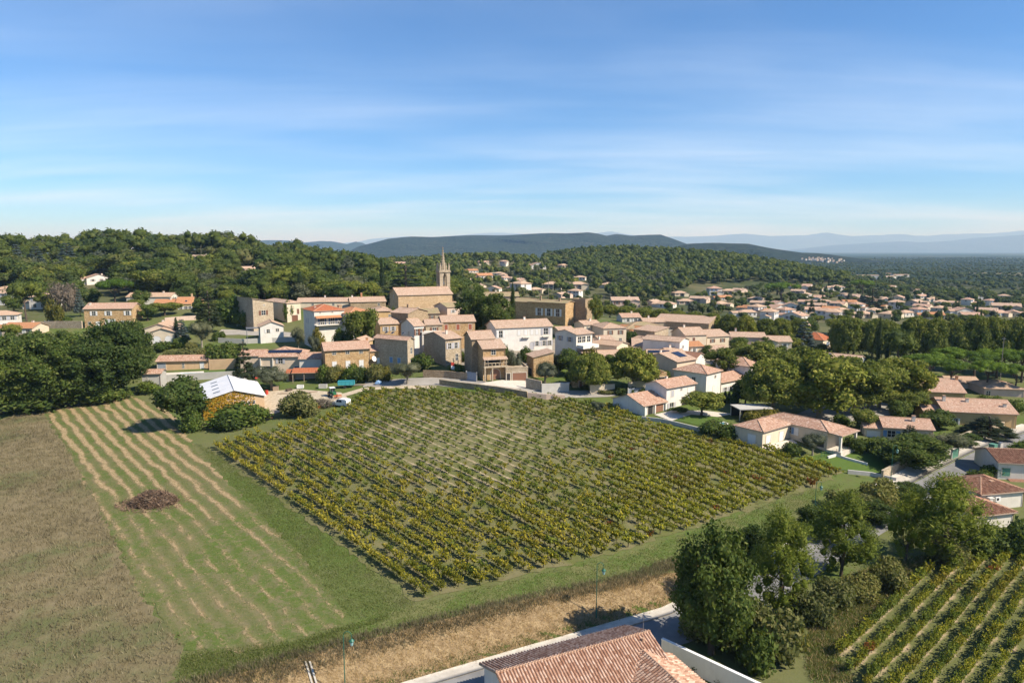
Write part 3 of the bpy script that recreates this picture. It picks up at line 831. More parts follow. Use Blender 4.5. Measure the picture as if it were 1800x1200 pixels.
DRY = gp((77,724),(125,802),(163,868),(198,936),(220,988),(247,1038),(278,1085),(322,1140)) + [G(300,1199)[:2], (-46, 52), (-72, 44), (-130, 60), (-190, 120)] + gp((0,738),(40,727))
STUB = gp((80,722),(160,706),(232,697),(300,725),(345,792),(420,868),(520,968),(612,1082),(600,1100),(520,1122),(420,1148),(322,1142),(247,1038),(220,988),(163,868),(125,802))
VINE = gp((368,790),(400,776),(470,760),(560,737),(612,718),(640,688),(740,684),(800,689),(900,692),(1000,704),(1078,716),(1120,738),(1250,774),(1400,808),(1482,828),(1440,852),(1250,917),(1100,967),(900,1016),(728,1058))
sheet('dry_grass_field', DRY, 'dry_grass_ground', 0.04, 2.5, jit=0.25)
sheet('stubble_field', STUB, 'stubble', 0.05, 2.0, jit=0.3)
sheet('vineyard_ground', VINE, 'vineyard_soil', 0.05, 2.2, jit=0.3)
def lane_pts(s, a=0.0, b=1.0, n=60):
    """points beside the lane, s metres beyond it"""
    L = [Vector(p) for p in LANE]; ds = [0]
    for p, q in zip(L[:-1], L[1:]): ds.append(ds[-1] + (q-p).length)
    out = []
    for t in np.linspace(a*ds[-1], b*ds[-1], n):
        x = np.interp(t, ds, LANE[:, 0]); y = np.interp(t, ds, LANE[:, 1])
        x2 = np.interp(t+3, ds, LANE[:, 0]); y2 = np.interp(t+3, ds, LANE[:, 1]); x1 = np.interp(t-3, ds, LANE[:, 0]); y1 = np.interp(t-3, ds, LANE[:, 1])
        d = Vector((x2-x1, y2-y1)).normalized(); out.append((x - d.y*s, y + d.x*s))
    return out
LB0, LB1 = lane_pts(1.6, 0.12, 0.50), lane_pts(6.6, 0.12, 0.40) + lane_pts(4.6, 0.44, 0.52, 8)
BANK = LB0 + LB1[::-1]
sheet('grass_bank', BANK, 'bank_earth', 0.05, 0.9)
VERGE = lane_pts(6.8, 0.2, 0.55) + gp((1340,935),(1480,850),(1400,868),(1100,975),(900,1022),(726,1066),(640,1090))
sheet('grass_verge', VERGE, 'mown_grass', 0.035, 1.6, jit=0.3)
ribbon('lane', lane_pts(-2.6, 0, 1), 5.2, 'asphalt', 0.05, 1.5)
ribbon('pavement', lane_pts(0.75, 0, 0.56), 1.5, 'concrete', 0.17, 1.5, thick=0.22)
PATH = gp((620,703),(700,690),(770,684),(840,684))
ribbon('field_track', gp((585,700),(640,684),(700,680),(765,682)), 2.6, 'gravel', 0.08)
# sandy ground of the lower vineyard
VIN2 = gp((1468,1150),(1505,1105),(1600,1015),(1660,983),(1790,973)) + [(80,90),(70,60),(46,48),(33.5,56)] + gp((1530,1195),(1490,1172))
sheet('sandy_vineyard_ground', VIN2, 'sandy_soil', 0.05, 1.6, jit=0.35)

# ------------------------------------------------------------------ vines
def vine_mesh(name, nl, size, mat, shoots=9, spread=0.74, hgt=1.4):
    c = []
    for k in range(shoots):
        a = 2*math.pi*(k + rng.uniform(-.4,.4))/shoots; q = spread*rng.uniform(0.6,1.15); top = hgt*rng.uniform(0.75,1.08)
        t = rng.uniform(0.12, 1.0, max(1, nl//shoots))
        c.append(np.c_[q*math.cos(a)*t**1.2, q*math.sin(a)*t**1.2, 0.42 + (top-0.42)*t**0.85 - 0.3*np.maximum(t-0.75,0)] + rng.normal(size=(len(t),3))*[0.16,0.16,0.12])
    c = np.concatenate(c)
    V, F = quads(c, rng.normal(size=c.shape)*0.8 + [0.25,-0.1,0.75], size, 0.85)
    return npmesh(name, V, F, [mat])
def stem_mesh(name):
    mb = MB('bark')
    mb.path([(0,0,-0.2),(0.03,0.02,0.28),(0,0.04,0.5)], [0.055,0.045,0.05], 5)
    for k in range(4):
        a = 1.57*k + random.uniform(-.4,.4); mb.tube((0,0.04,0.46), (0.4*math.cos(a), 0.4*math.sin(a), 0.85), 0.03, 0.012, 4)
    return mb.mesh(name)
VN = {m: [vine_mesh('leaves', 220, 0.22, m) for _ in range(4)] for m in ('vine_leaf', 'vine_leaf_green', 'vine_leaf_right', 'vine_leaf_red')}
VF = {m: [vine_mesh('vine', 80, 0.32, m) for _ in range(4)] for m in VN}
ST = [stem_mesh('trunk') for _ in range(3)]
def vine_rows(poly, ang, sp, step, fn):
    d = np.array([math.cos(ang), math.sin(ang)]); n = np.array([-d[1], d[0]])
    P = np.array(poly); s0, s1 = (P @ n).min(), (P @ n).max(); a0, a1 = (P @ d).min(), (P @ d).max(); out = []
    for i in range(int(math.floor(s0/sp)), int(s1/sp) + 1):
        for a in np.arange(a0 + rng.uniform(0, step), a1, step):
            q = d*(a + rng.normal()*0.1) + n*((i + 0.5)*sp + rng.normal()*0.05)
            out.append((q[0], q[1], i))
    out = np.array(out); out = out[inpoly(out[:, 0], out[:, 1], poly)]
    r = [(fn(x, y), int(i)) for x, y, i in out]
    return [(*v, i) for v, i in r if v]
c0 = np.array(G(840,765)[:2]); cr = np.array(G(1330,850)[:2])
def spec_main(x, y):
    s = math.exp(-((x-c0[0])/30)**2 - ((y-c0[1])/27)**2)
    if rng.random() < 0.06 + 0.46*s: return None
    sz = (1.14 - 0.48*s) * rng.uniform(0.72, 1.18)
    u, v = UV(x, y, 4)
    right = (u - 1010)/220 + (v-760)/400
    if rng.random() < right: m = 'vine_leaf_red' if rng.random() < 0.02 + 0.05*(u > 1380) else 'vine_leaf_right'
    else: m = 'vine_leaf_green' if rng.random() < (0.08 + 1.0*s + 0.8*max(0, (1 - (v-685)/70))) else 'vine_leaf'
    if m == 'vine_leaf_right': sz *= 1.05
    return x, y, sz, m, 'a'
def spec_low(x, y):
    if rng.random() < 0.1: return None
    r = rng.random()
    return x, y, rng.uniform(0.85, 1.2), ('vine_leaf_red' if r < 0.02 else 'vine_leaf_green' if r < 0.4 else 'vine_leaf_right'), 'b'
VALL = vine_rows(VINE, RA, 2.2, 0.98, spec_main)
VIN2R = gp((1475,1150),(1560,1062),(1660,985),(1720,975),(1798,985)) + [(78,84),(70,62),(44,52)] + gp((1500,1198))
VALL += vine_rows(VIN2R, math.radians(42), 1.95, 0.72, spec_low)
def inview(x, y, z=2, mg=30):
    u, v = UV(x, y, z); return -mg < u < 1800 + mg and v < 1200 + mg and y > 20
VALL = [v for v in VALL if inview(v[0], v[1])]
VALL.sort(key=lambda v: v[1]*cp)
near_v, far_v = VALL[:300], VALL[300:]
def make_vines():
    ra = sorted({v[5] for v in near_v if v[4] == 'a'}); rb = sorted({v[5] for v in near_v if v[4] == 'b'})
    nth = ['first','second','third','fourth','fifth','sixth','seventh','eighth','ninth','tenth','eleventh','twelfth'] + ['far right']*30
    for x, y, s, m, k, row in near_v:
        if k == 'a': lb, g = 'bushy yellowing grapevine at the near end of the %s row of the big vineyard' % nth[ra.index(row)], 'vines at the near corner of the big vineyard'
        else: lb, g = 'leafy grapevine in the %s row from the bottom edge of the lower sandy vineyard' % nth[rb.index(row)], 'vines of the lower vineyard'
        if m == 'vine_leaf_red': lb, g = ('grapevine turned red among green rows of the small sandy vineyard', 'red vines of the lower vineyard') if k == 'b' else ('grapevine turned red at the near edge of the big vineyard', 'red vines of the big vineyard')
        t = thing('grapevine', lb, 'grapevine', (x, y, h1(x, y)), (RA if k == 'a' else math.radians(42)) + random.choice((0, math.pi)) + random.gauss(0, .12), g)
        t.scale = (s*1.05, s*(0.74 if k == 'a' else 0.58), s*rng.uniform(0.82, 1.02))
        add('leaves', random.choice(VN[m]), t); add('trunk', random.choice(ST), t)
    it = []
    zs = H(np.array([v[0] for v in far_v]), np.array([v[1] for v in far_v]))
    for (x, y, s, m, k, row), z in zip(far_v, zs):
        rz = (RA if k == 'a' else math.radians(42)) + random.choice((0, math.pi)) + random.gauss(0, .12)
        it.append((random.choice(VF[m]), x, y, z, rz, (s*1.05, s*0.70), s*0.88)); it.append((ST[0], x, y, z, rz, s, s))
    merged('grapevine_rows', it, 'rows of yellow and green grapevines covering the upper part of the big sloping field', 'grapevines')
make_vines()

# ------------------------------------------------------------------ grasses
tufts('dry_grass', scatter(DRY, 20000), 0.55, 6, 'dry_blade', 'tall dry brown grass covering the unmown field on the left', 'dry grass', 0.085, 0.4, 0.35)
tufts('mown_straw', scatter(STUB, 5000), 0.14, 5, 'straw_blade', 'cut straw lying over the striped field', 'straw', 0.06, 1.2, 0.3)
tufts('short_grass', np.r_[scatter(STUB, 7000), scatter(VERGE, 7000), scatter(VINE, 7000), scatter(gp((345,780),(372,790),(728,1060),(640,1092),(612,1085),(420,868)), 6000), scatter(gp((325,1150),(520,1126),(640,1092),(730,1066),(600,1118),(500,1180),(470,1199),(310,1199)), 3500)], 0.2, 4, 'green_blade', 'short green grass growing on the field edges and between the rows', 'grass', 0.07, 0.6, 0.3)
SCRUB = gp((1420,1150),(1400,1090),(1440,1040),(1530,1000),(1640,975),(1600,1015),(1505,1105),(1470,1150),(1500,1198),(1430,1198))
tufts('verge_grass', scatter(SCRUB, 4500), 0.35, 6, 'green_blade', 'rough green grass between the pines and the lower vineyard', 'grass', 0.08, 0.6, 0.3)
tufts('verge_dry_grass', scatter(SCRUB, 1500), 0.4, 6, 'straw_blade', 'tall dry grass between the pines and the lower vineyard', 'dry grass', 0.08, 0.5, 0.3)
sheet('rough_verge', SCRUB, 'mown_grass', 0.03, 1.5, jit=0.4)
tufts('bank_straw', scatter(BANK, 7000), 0.35, 5, 'straw_blade', 'straw coloured dry grass on the bank above the lane', 'dry grass', 0.05, 0.6, 0.2)
_top = lane_pts(5.0, 0.14, 0.5); TOPB = _top + lane_pts(7.4, 0.14, 0.5)[::-1]
tufts('bank_top_grass', scatter(TOPB, 3200), 0.6, 6, 'dry_blade', 'tall brown grass along the top of the bank', 'dry grass', 0.06, 0.4, 0.25)
FOOT = lane_pts(1.7, 0.14, 0.5) + lane_pts(2.8, 0.14, 0.5)[::-1]
tufts('bank_foot_weeds', scatter(FOOT, 700), 0.35, 8, 'green_blade', 'green weeds along the foot of the bank', 'weeds', 0.08, 0.7, 0.3)
# ------------------------------------------------------------------ building materials
for n_, c_ in dict(white_wall=(0.70,0.66,0.60), chalk_wall=(0.66,0.61,0.53), cream_wall=(0.64,0.54,0.40), beige_wall=(0.60,0.48,0.36), apricot_wall=(0.58,0.40,0.24),
                   ochre_wall=(0.54,0.37,0.18), yellow_wall=(0.62,0.45,0.19), pink_wall=(0.58,0.44,0.35), grey_wall=(0.40,0.38,0.34)).items(): plaster(n_, c_)
stone('ochre_stone', (0.35,0.20,0.088), (0.51,0.32,0.145), (0.62,0.44,0.25), 3.0, (0.44,0.33,0.2))
stone('grey_stone', (0.26,0.185,0.112), (0.385,0.285,0.18), (0.49,0.375,0.25), 3.2, (0.34,0.255,0.165))
stone('church_stone', (0.48,0.33,0.19), (0.56,0.40,0.24), (0.62,0.46,0.30), 1.8, (0.46,0.32,0.18))
stone('tower_stone', (0.34,0.27,0.19), (0.43,0.35,0.25), (0.50,0.42,0.31), 1.8, (0.40,0.32,0.23))
stone('pale_stone', (0.36,0.28,0.19), (0.46,0.37,0.26), (0.55,0.46,0.34), 2.6, (0.40,0.32,0.22))
tiles('old_tiles', [(0.36,0.23,0.16), (0.53,0.375,0.275), (0.44,0.30,0.215), (0.58,0.44,0.34)], (0.40,0.30,0.21), 0.45)
tiles('mossy_tiles', [(0.27,0.205,0.12), (0.40,0.31,0.195), (0.33,0.245,0.15)], (0.29,0.265,0.125), 0.7)
tiles('pink_tiles', [(0.36,0.21,0.145), (0.52,0.335,0.24), (0.44,0.27,0.19), (0.58,0.42,0.32)], (0.40,0.29,0.21), 0.35)
tiles('mixed_tiles', [(0.31,0.165,0.11), (0.51,0.325,0.23), (0.40,0.225,0.155), (0.62,0.46,0.355)], (0.40,0.27,0.18), 0.2)
tiles('orange_tiles', [(0.42,0.19,0.09), (0.50,0.25,0.125), (0.46,0.21,0.105)], (0.42,0.24,0.14), 0.2)
tiles('red_tiles', [(0.36,0.105,0.05), (0.46,0.16,0.075), (0.40,0.13,0.06)], (0.36,0.16,0.09), 0.25)
tiles('pale_tiles', [(0.46,0.30,0.2), (0.53,0.37,0.26), (0.49,0.34,0.235)], (0.44,0.33,0.24), 0.25)
tiles('brown_tiles', [(0.24,0.12,0.08), (0.32,0.17,0.115), (0.28,0.145,0.095)], (0.26,0.16,0.11), 0.3)
plain('tile_channel', (0.20,0.105,0.07), 0.95, 0.1, var=0.3)
plain('ridge_tile', (0.42,0.27,0.18), 0.95, 0.1, var=0.3)
plain('soffit', (0.40,0.30,0.22), 0.9, 0.1)
plain('frame_white', (0.70,0.69,0.66), 0.5)
plain('surround', (0.56,0.50,0.41), 0.9)
plain('glass', (0.02,0.025,0.03), 0.08, 0.6, var=0.0)
for n_, c_ in dict(white=(0.66,0.65,0.63), blue=(0.13,0.24,0.42), navy=(0.07,0.11,0.2), brown=(0.16,0.07,0.04), grey=(0.42,0.41,0.43), green=(0.10,0.24,0.17), red=(0.30,0.09,0.05), rust=(0.24,0.12,0.075), dark=(0.03,0.028,0.025), steel=(0.28,0.31,0.36)).items(): plain('paint_' + n_, c_, 0.6, 0.3)  # the dark paint also stands for shade in openings and recesses
plain('solar', (0.012,0.016,0.035), 0.12, 0.6, var=0.0)
plain('metal', (0.35,0.35,0.35), 0.4, 0.5, 0.7)
plain('concrete_wall', (0.44,0.42,0.38), 0.95, 0.1, var=0.2, scale=0.8)
plain('roof_gutter', (0.22,0.15,0.11), 0.6)
def b_tile():
    b = NB('clay_tile')
    r = b.n('ShaderNodeNewGeometry').outputs['Random Per Island']
    c = b.ramp(r, [(0, (0.30,0.16,0.105)), (0.3, (0.40,0.24,0.165)), (0.6, (0.50,0.33,0.24)), (0.85, (0.58,0.42,0.32)), (1, (0.42,0.24,0.16))])
    c = b.mix(b.rng(b.noise(b.obj(), 5, 4, 0.7), 0.45, 0.75, 0, 0.5), c, (0.18,0.12,0.08))
    M['clay_tile'] = b.bsdf(c, 0.95, 0.12)
b_tile()
def b_tile2():
    b = NB('clay_tile_brown')
    r = b.n('ShaderNodeNewGeometry').outputs['Random Per Island']
    c = b.ramp(r, [(0, (0.22,0.105,0.065)), (0.5, (0.32,0.165,0.105)), (1, (0.40,0.23,0.15))])
    c = b.mix(b.rng(b.noise(b.obj(), 1.2, 4, 0.7), 0.45, 0.75, 0, 0.5), c, (0.17,0.11,0.075))
    M['clay_tile_brown'] = b.bsdf(c, 0.95, 0.12)
b_tile2()

# ------------------------------------------------------------------ houses
WCACHE = {}
def wmesh(key, fn):
    if key not in WCACHE: WCACHE[key] = fn()
    return WCACHE[key]
def slab(mb, pts, th, m=0):
    """a roof slope: top outline counter-clockwise from above, eave edge first"""
    P = [Vector(p) for p in pts]
    n = (P[1] - P[0]).cross(P[2] - P[1]).normalized()
    e = (P[1] - P[0]).normalized(); up = n.cross(e)
    uv = [((p - P[0]).dot(e), (p - P[0]).dot(up)) for p in P]
    mb.poly(P, m, uv)
    Q = [p - Vector((0, 0, th)) for p in P]
    mb.poly(Q[::-1], 1)
    for i in range(len(P)):
        j = (i + 1) % len(P); mb.poly([Q[i], Q[j], P[j], P[i]], 1)
def tile_field(name, slopes, parent, mat='clay_tile', w=0.31, l=0.44):
    """real curved tiles over the slopes: rows of arched pieces, one joined part"""
    prof = [(-0.5, 0.0), (-0.3, 0.75), (0.0, 1.0), (0.3, 0.75), (0.5, 0.0)]
    Vs, Fs, o = [], [], 0
    for pts in slopes:
        P = [Vector(p) for p in pts]; n = (P[1]-P[0]).cross(P[2]-P[1]).normalized(); e = (P[1]-P[0]).normalized(); up = n.cross(e)
        L2 = [((p-P[0]).dot(e), (p-P[0]).dot(up)) for p in P]
        us = [q[0] for q in L2]; vs = [q[1] for q in L2]
        U, W = np.meshgrid(np.arange(min(us)+w/2, max(us), w), np.arange(min(vs), max(vs), l*0.86)); U = U.ravel(); W = W.ravel()
        k = inpoly(U, W + l*0.3, L2)
        U = U[k] + rng.normal(size=k.sum())*0.012; W = W[k] + rng.normal(size=k.sum())*0.012
        pn, en, upn = (np.array(x) for x in (n, e, up)); p0 = np.array(P[0])
        c = p0 + U[:, None]*en + W[:, None]*upn
        lift = rng.uniform(0.0, 0.012, len(U))
        rows = []
        for (a, hgt) in prof:
            lo = c + en*a*w*0.70 + pn*(0.02 + hgt*0.105 + lift[:, None]); hi = c + upn*l + en*a*w*0.56 + pn*(0.004 + hgt*0.085)
            rows.append((lo, hi))
        V = np.stack([r[0] for r in rows] + [r[1] for r in rows], 1)
        N = len(U); base = np.arange(N)[:, None]*10
        F = np.concatenate([base + np.array([i, i+1, 6+i, 5+i]) for i in range(4)] + [base + np.array([0, 4, 3, 1])], 0)
        Vs.append(V.reshape(-1, 3)); Fs.append(F + o); o += N*10
    me = npmesh(name, np.concatenate(Vs), np.concatenate(Fs), [mat])
    return tag(add(name, me, parent), kind='stuff')
class House:
    def __init__(s, name, label, x, y, z, rot, cat='house', group=None):
        s.t = thing(name, label, cat, (x, y, z), math.radians(rot), group); s.B = []
    def block(s, x0, y0, w, d, ze, roof='gx', pitch=18, wall='cream_wall', tile='old_tiles', zb=-1.2, ov=0.35, th=0.14, ridge=True, tl=False, wl=None, rl=None):
        x1, y1 = x0 + w, y0 + d; tp = math.tan(math.radians(pitch))
        if roof == 'gx': f = lambda x, y: ze + tp*min(y - y0, y1 - y)
        elif roof == 'gy': f = lambda x, y: ze + tp*min(x - x0, x1 - x)
        elif roof == 'sf': f = lambda x, y: ze + tp*(y - y0)
        elif roof == 'sb': f = lambda x, y: ze + tp*(y1 - y)
        elif roof == 'sl': f = lambda x, y: ze + tp*(x - x0)
        elif roof == 'sr': f = lambda x, y: ze + tp*(x1 - x)
        else: f = lambda x, y: ze
        mb = MB(wall); xm, ym = (x0+x1)/2, (y0+y1)/2
        def face(a, b, mid=None):
            pts = [(*a, zb), (*b, zb), (*b, f(*b))] + ([(*mid, f(*mid))] if mid else []) + [(*a, f(*a))]
            mb.poly(pts)
        face((x0,y0), (x1,y0), (xm,y0) if roof == 'gy' else None)
        face((x1,y0), (x1,y1), (x1,ym) if roof == 'gx' else None)
        face((x1,y1), (x0,y1), (xm,y1) if roof == 'gy' else None)
        face((x0,y1), (x0,y0), (x0,ym) if roof == 'gx' else None)
        if roof == 'flat':
            mb.poly([(x0,y0,ze),(x1,y0,ze),(x1,y1,ze),(x0,y1,ze)])
        wo = mb.obj('wall', s.t)
        if wl: wo['label'] = wl
        B = dict(x0=x0, y0=y0, w=w, d=d, ze=ze, roof=None, f=f, slopes=[])
        if roof == 'flat':
            r = MB(wall); k = 0.25
            for a in ((x0-0.06,x1+0.06,y0-0.06,y0+k),(x0-0.06,x1+0.06,y1-k,y1+0.06),(x0-0.06,x0+k,y0+k,y1-k),(x1-k,x1+0.06,y0+k,y1-k)): r.box(*a, ze+0.004, ze+0.4)
            B['roof'] = r.obj('parapet', s.t)
        else:
            r = MB('tile_channel' if tl else tile, 'soffit'); o = ov; g = th; e = ze + g - o*tp; sl = []
            X0, X1, Y0, Y1 = x0-o, x1+o, y0-o, y1+o; lines = []
            if roof == 'gx':
                zr = ze + g + tp*d/2; sl = [[(X0,Y0,e),(X1,Y0,e),(X1,ym,zr),(X0,ym,zr)], [(X1,Y1,e),(X0,Y1,e),(X0,ym,zr),(X1,ym,zr)]]; lines = [((X0,ym,zr),(X1,ym,zr))]
            elif roof == 'gy':
                zr = ze + g + tp*w/2; sl = [[(X0,Y1,e),(X0,Y0,e),(xm,Y0,zr),(xm,Y1,zr)], [(X1,Y0,e),(X1,Y1,e),(xm,Y1,zr),(xm,Y0,zr)]]; lines = [((xm,Y0,zr),(xm,Y1,zr))]
            elif roof == 'hip':
                W, D = X1-X0, Y1-Y0; m = min(W, D)/2; zr = e + tp*m
                if W >= D: a, b = (X0+m, ym, zr), (X1-m, ym, zr)
                else: a, b = (xm, Y0+m, zr), (xm, Y1-m, zr)
                c = [(X0,Y0,e),(X1,Y0,e),(X1,Y1,e),(X0,Y1,e)]
                if W >= D: sl = [[c[0],c[1],b,a],[c[1],c[2],b],[c[2],c[3],a,b],[c[3],c[0],a]]; lines = [(c[0],a),(c[3],a),(c[1],b),(c[2],b),(a,b)]
                else: sl = [[c[0],c[1],a],[c[1],c[2],b,a],[c[2],c[3],b],[c[3],c[0],a,b]]; lines = [(c[0],a),(c[1],a),(c[2],b),(c[3],b),(a,b)]
                if abs(W - D) < 0.05: sl = [[c[0],c[1],a],[c[1],c[2],a],[c[2],c[3],a],[c[3],c[0],a]]; lines = [(q, a) for q in c]
            else:
                q = {'sf': [(X0,Y0),(X1,Y0),(X1,Y1),(X0,Y1)], 'sb': [(X1,Y1),(X0,Y1),(X0,Y0),(X1,Y0)], 'sl': [(X0,Y1),(X0,Y0),(X1,Y0),(X1,Y1)], 'sr': [(X1,Y0),(X1,Y1),(X0,Y1),(X0,Y0)]}[roof]
                h = ze + g + tp*((d if roof in ('sf','sb') else w) + o)
                sl = [[(*q[0],e),(*q[1],e),(*q[2],h),(*q[3],h)]]
            for p in sl: slab(r, p, g)
            ro = B['roof'] = r.obj('roof', s.t); B['slopes'] = sl
            if rl: ro['label'] = rl
            if ridge and lines:
                q = MB('ridge_tile')
                for a, b in lines: q.tube(a, b, 0.11, 0.11, 6)
                q.obj('ridge_tiles', ro)
            if tl: tile_field('tiles', sl, ro, tl if isinstance(tl, str) else 'clay_tile')
        s.B.append(B); return s
    def _place(s, face, q, b, z):
        B = s.B[b]
        if face == 'F': return (B['x0'] + q*B['w'], B['y0'], z), 0
        if face == 'L': return (B['x0'], B['y0'] + (1-q)*B['d'], z), -math.pi/2
        if face == 'R': return (B['x0'] + B['w'], B['y0'] + q*B['d'], z), math.pi/2
        return (B['x0'] + (1-q)*B['w'], B['y0'] + B['d'], z), math.pi
    def win(s, face, qs, zt, w=1.0, h=1.3, sh=None, closed=False, sur='surround', b=0):
        for q in qs:
            loc, rz = s._place(face, q, b, s.B[b]['ze'] - zt - h)
            def fr():
                m = MB(sur, 'frame_white'); t = 0.12
                for a in ((-w/2-t,w/2+t,-0.05,0.02,-t,0), (-w/2-t,w/2+t,-0.05,0.02,h,h+t), (-w/2-t,-w/2,-0.05,0.02,0,h), (w/2,w/2+t,-0.05,0.02,0,h)): m.box(*a, 0)
                if not closed: m.box(-0.035, 0.035, -0.035, 0.0, 0, h, 1); m.box(-w/2, w/2, -0.03, 0.0, h*0.48, h*0.52, 1)
                return m.mesh('window')
            o = add('window', wmesh(('w', w, h, closed, sur), fr), s.t, loc, rz)
            if not closed: add('pane', wmesh(('p', w, h), lambda: MB('glass').box(-w/2, w/2, -0.015, 0.01, 0, h).mesh('pane')), o)
            if sh:
                if closed:
                    for k in (-1, 1): add('shutter', wmesh(('c', w, h, sh, k), lambda: MB('paint_' + sh).box(min(0, k*w/2)+0.01, max(0, k*w/2)-0.01, -0.045, -0.002, 0, h).mesh('shutter')), o)
                else:
                    for k in (-1, 1): add('shutter', wmesh(('s', w, h, sh, k), lambda: MB('paint_' + sh).box(k*(w*0.76+0.13)-w*0.25, k*(w*0.76+0.13)+w*0.25, -0.10, -0.056, -0.03, h+0.03).mesh('shutter')), o)
        return s
    def door(s, face, q, w=1.0, h=2.1, col='brown', b=0, zb=0.0, arch=False, name='door'):
        loc, rz = s._place(face, q, b, zb)
        def fn():
            m = MB('surround', 'paint_' + col); t = 0.14
            if arch:
                a = [(-w/2, 0), (w/2, 0)] + [(w/2*math.cos(x), h - w/2 + w/2*math.sin(x)) for x in np.linspace(0, math.pi, 9)]
                m.prism(a, -0.02, 0.02, 1)
                for i in range(8):
                    x0, x1 = np.linspace(0, math.pi, 9)[i:i+2]; R = w/2
                    m.prism([(R*math.cos(x0), h-R+R*math.sin(x0)), ((R+t)*math.cos(x0), h-R+(R+t)*math.sin(x0)), ((R+t)*math.cos(x1), h-R+(R+t)*math.sin(x1)), (R*math.cos(x1), h-R+R*math.sin(x1))], -0.06, 0.02, 0)
                m.box(-w/2-t, -w/2, -0.06, 0.02, 0, h-w/2, 0); m.box(w/2, w/2+t, -0.06, 0.02, 0, h-w/2, 0)
            else:
                m.box(-w/2, w/2, -0.02, 0.02, 0, h, 1)
                for k in range(1, max(2, int(w/0.5))): m.box(-w/2 + k*w/max(2, int(w/0.5)) - 0.015, -w/2 + k*w/max(2, int(w/0.5)) + 0.015, -0.035, -0.02, 0.05, h-0.05, 1)
                m.box(-w/2-t, -w/2, -0.06, 0.02, 0, h, 0); m.box(w/2, w/2+t, -0.06, 0.02, 0, h, 0); m.box(-w/2-t, w/2+t, -0.06, 0.02, h, h+t, 0)
            return m.mesh(name)
        o = add(name, wmesh((name, w, h, col, arch), fn), s.t, loc, rz)
        if not arch: add('handle', wmesh(('handle',), lambda: MB('metal').box(-0.06, 0.06, -0.09, -0.036, 0, 0.04).mesh('handle')), o, (w*0.36, 0, h*0.48))
        return s
    def chim(s, x, y, ht=1.1, w=0.6, mat='chalk_wall', b=0):
        z = s.B[b]['f'](x, y); m = MB(mat, 'ridge_tile')
        m.box(x-w/2, x+w/2, y-w*0.4, y+w*0.4, z-0.3, z+ht); m.box(x-w/2-0.06, x+w/2+0.06, y-w*0.4-0.06, y+w*0.4+0.06, z+ht+0.003, z+ht+0.12, 1)
        m.obj('chimney', s.B[b]['roof']); return s
    def solar(s, b, i, n, u0, v0, pw=1.0, ph=1.7, rows=1):
        P = [Vector(p) for p in s.B[b]['slopes'][i]]; nn = (P[1]-P[0]).cross(P[2]-P[1]).normalized(); e = (P[1]-P[0]).normalized(); up = nn.cross(e)
        for r in range(rows):
            for k in range(n):
                m = MB('solar', 'metal'); q = P[0] + e*(u0 + k*(pw+0.03)) + up*(v0 + r*(ph+0.03)) + nn*0.06
                a = [q, q+e*pw, q+e*pw+up*ph, q+up*ph]; m.hexa([*[p for p in a], *[p + nn*0.06 for p in a]], 0)
                m.obj('solar_panel', s.B[b]['roof'])
        return s
    def skylight(s, b, i, u, v, w=0.8, h=1.0):
        P = [Vector(p) for p in s.B[b]['slopes'][i]]; nn = (P[1]-P[0]).cross(P[2]-P[1]).normalized(); e = (P[1]-P[0]).normalized(); up = nn.cross(e)
        m = MB('glass', 'metal'); q = P[0] + e*u + up*v + nn*0.04; a = [q, q+e*w, q+e*w+up*h, q+up*h]; m.hexa([*a, *[p + nn*0.08 for p in a]], 1)
        a = [p + nn*0.084 for p in [q+e*0.08+up*0.08, q+e*(w-0.08)+up*0.08, q+e*(w-0.08)+up*(h-0.08), q+e*0.08+up*(h-0.08)]]; m.poly(a, 0)
        m.obj('skylight', s.B[b]['roof']); return s
    def part(s, name, mb, label=None):
        o = mb.obj(name, s.t)
        if label: o['label'] = label
        return o
DBG = []
def HP(label, uL, dL, ve, uR, rot, depth, roof='gx', pitch=18, wall='cream_wall', tile='old_tiles', name='house', cat='house', zb=None, **k):
    """house from its front face: left eave corner at pixel (uL, ve) and distance dL, right end at column uR, front turned by rot degrees"""
    x, y, ze = PY(uL, ve, dL); a = math.radians(rot); c, s = math.cos(a), math.sin(a)
    lo, hi = 0.3, 80.0
    for _ in range(50):
        m = (lo + hi)/2
        if UV(x + c*m, y + s*m, ze)[0] < uR: lo = m
        else: hi = m
    w = lo
    cs = [(x, y), (x+c*w, y+s*w), (x-s*depth, y+c*depth), (x+c*w-s*depth, y+s*w+c*depth)]
    hs = [h1(*q) for q in cs]
    z = min(hs[0], hs[1]) if zb is None else zb
    DBG.append((label[:40], round(w, 1), depth, round(ze - hs[0], 1), round(ze - hs[1], 1), round(ze - max(hs), 1)))
    h = House(name, label, x, y, z, rot, cat, k.pop('group', None))
    h.w, h.d, h.ze = w, depth, ze - z
    h.block(0, 0, w, depth, ze - z, roof, pitch, wall, tile, zb=min(hs) - z - 0.8, **k)
    if dL < 200 and roof in ('gx', 'hip', 'sf'):
        o = k.get('ov', 0.35); e = h.ze + 0.02 - o*math.tan(math.radians(pitch)); x1 = w + (o if roof == 'hip' else 0)
        MB('roof_gutter').tube((-o if roof == 'hip' else 0, -o-0.07, e), (x1, -o-0.07, e), 0.075, 0.075, 6).path([(w-0.15, -o-0.07, e), (w-0.15, -0.09, e-0.35), (w-0.15, -0.09, 0.1)], [0.05]*3, 6).obj('gutter', h.t)
    return h
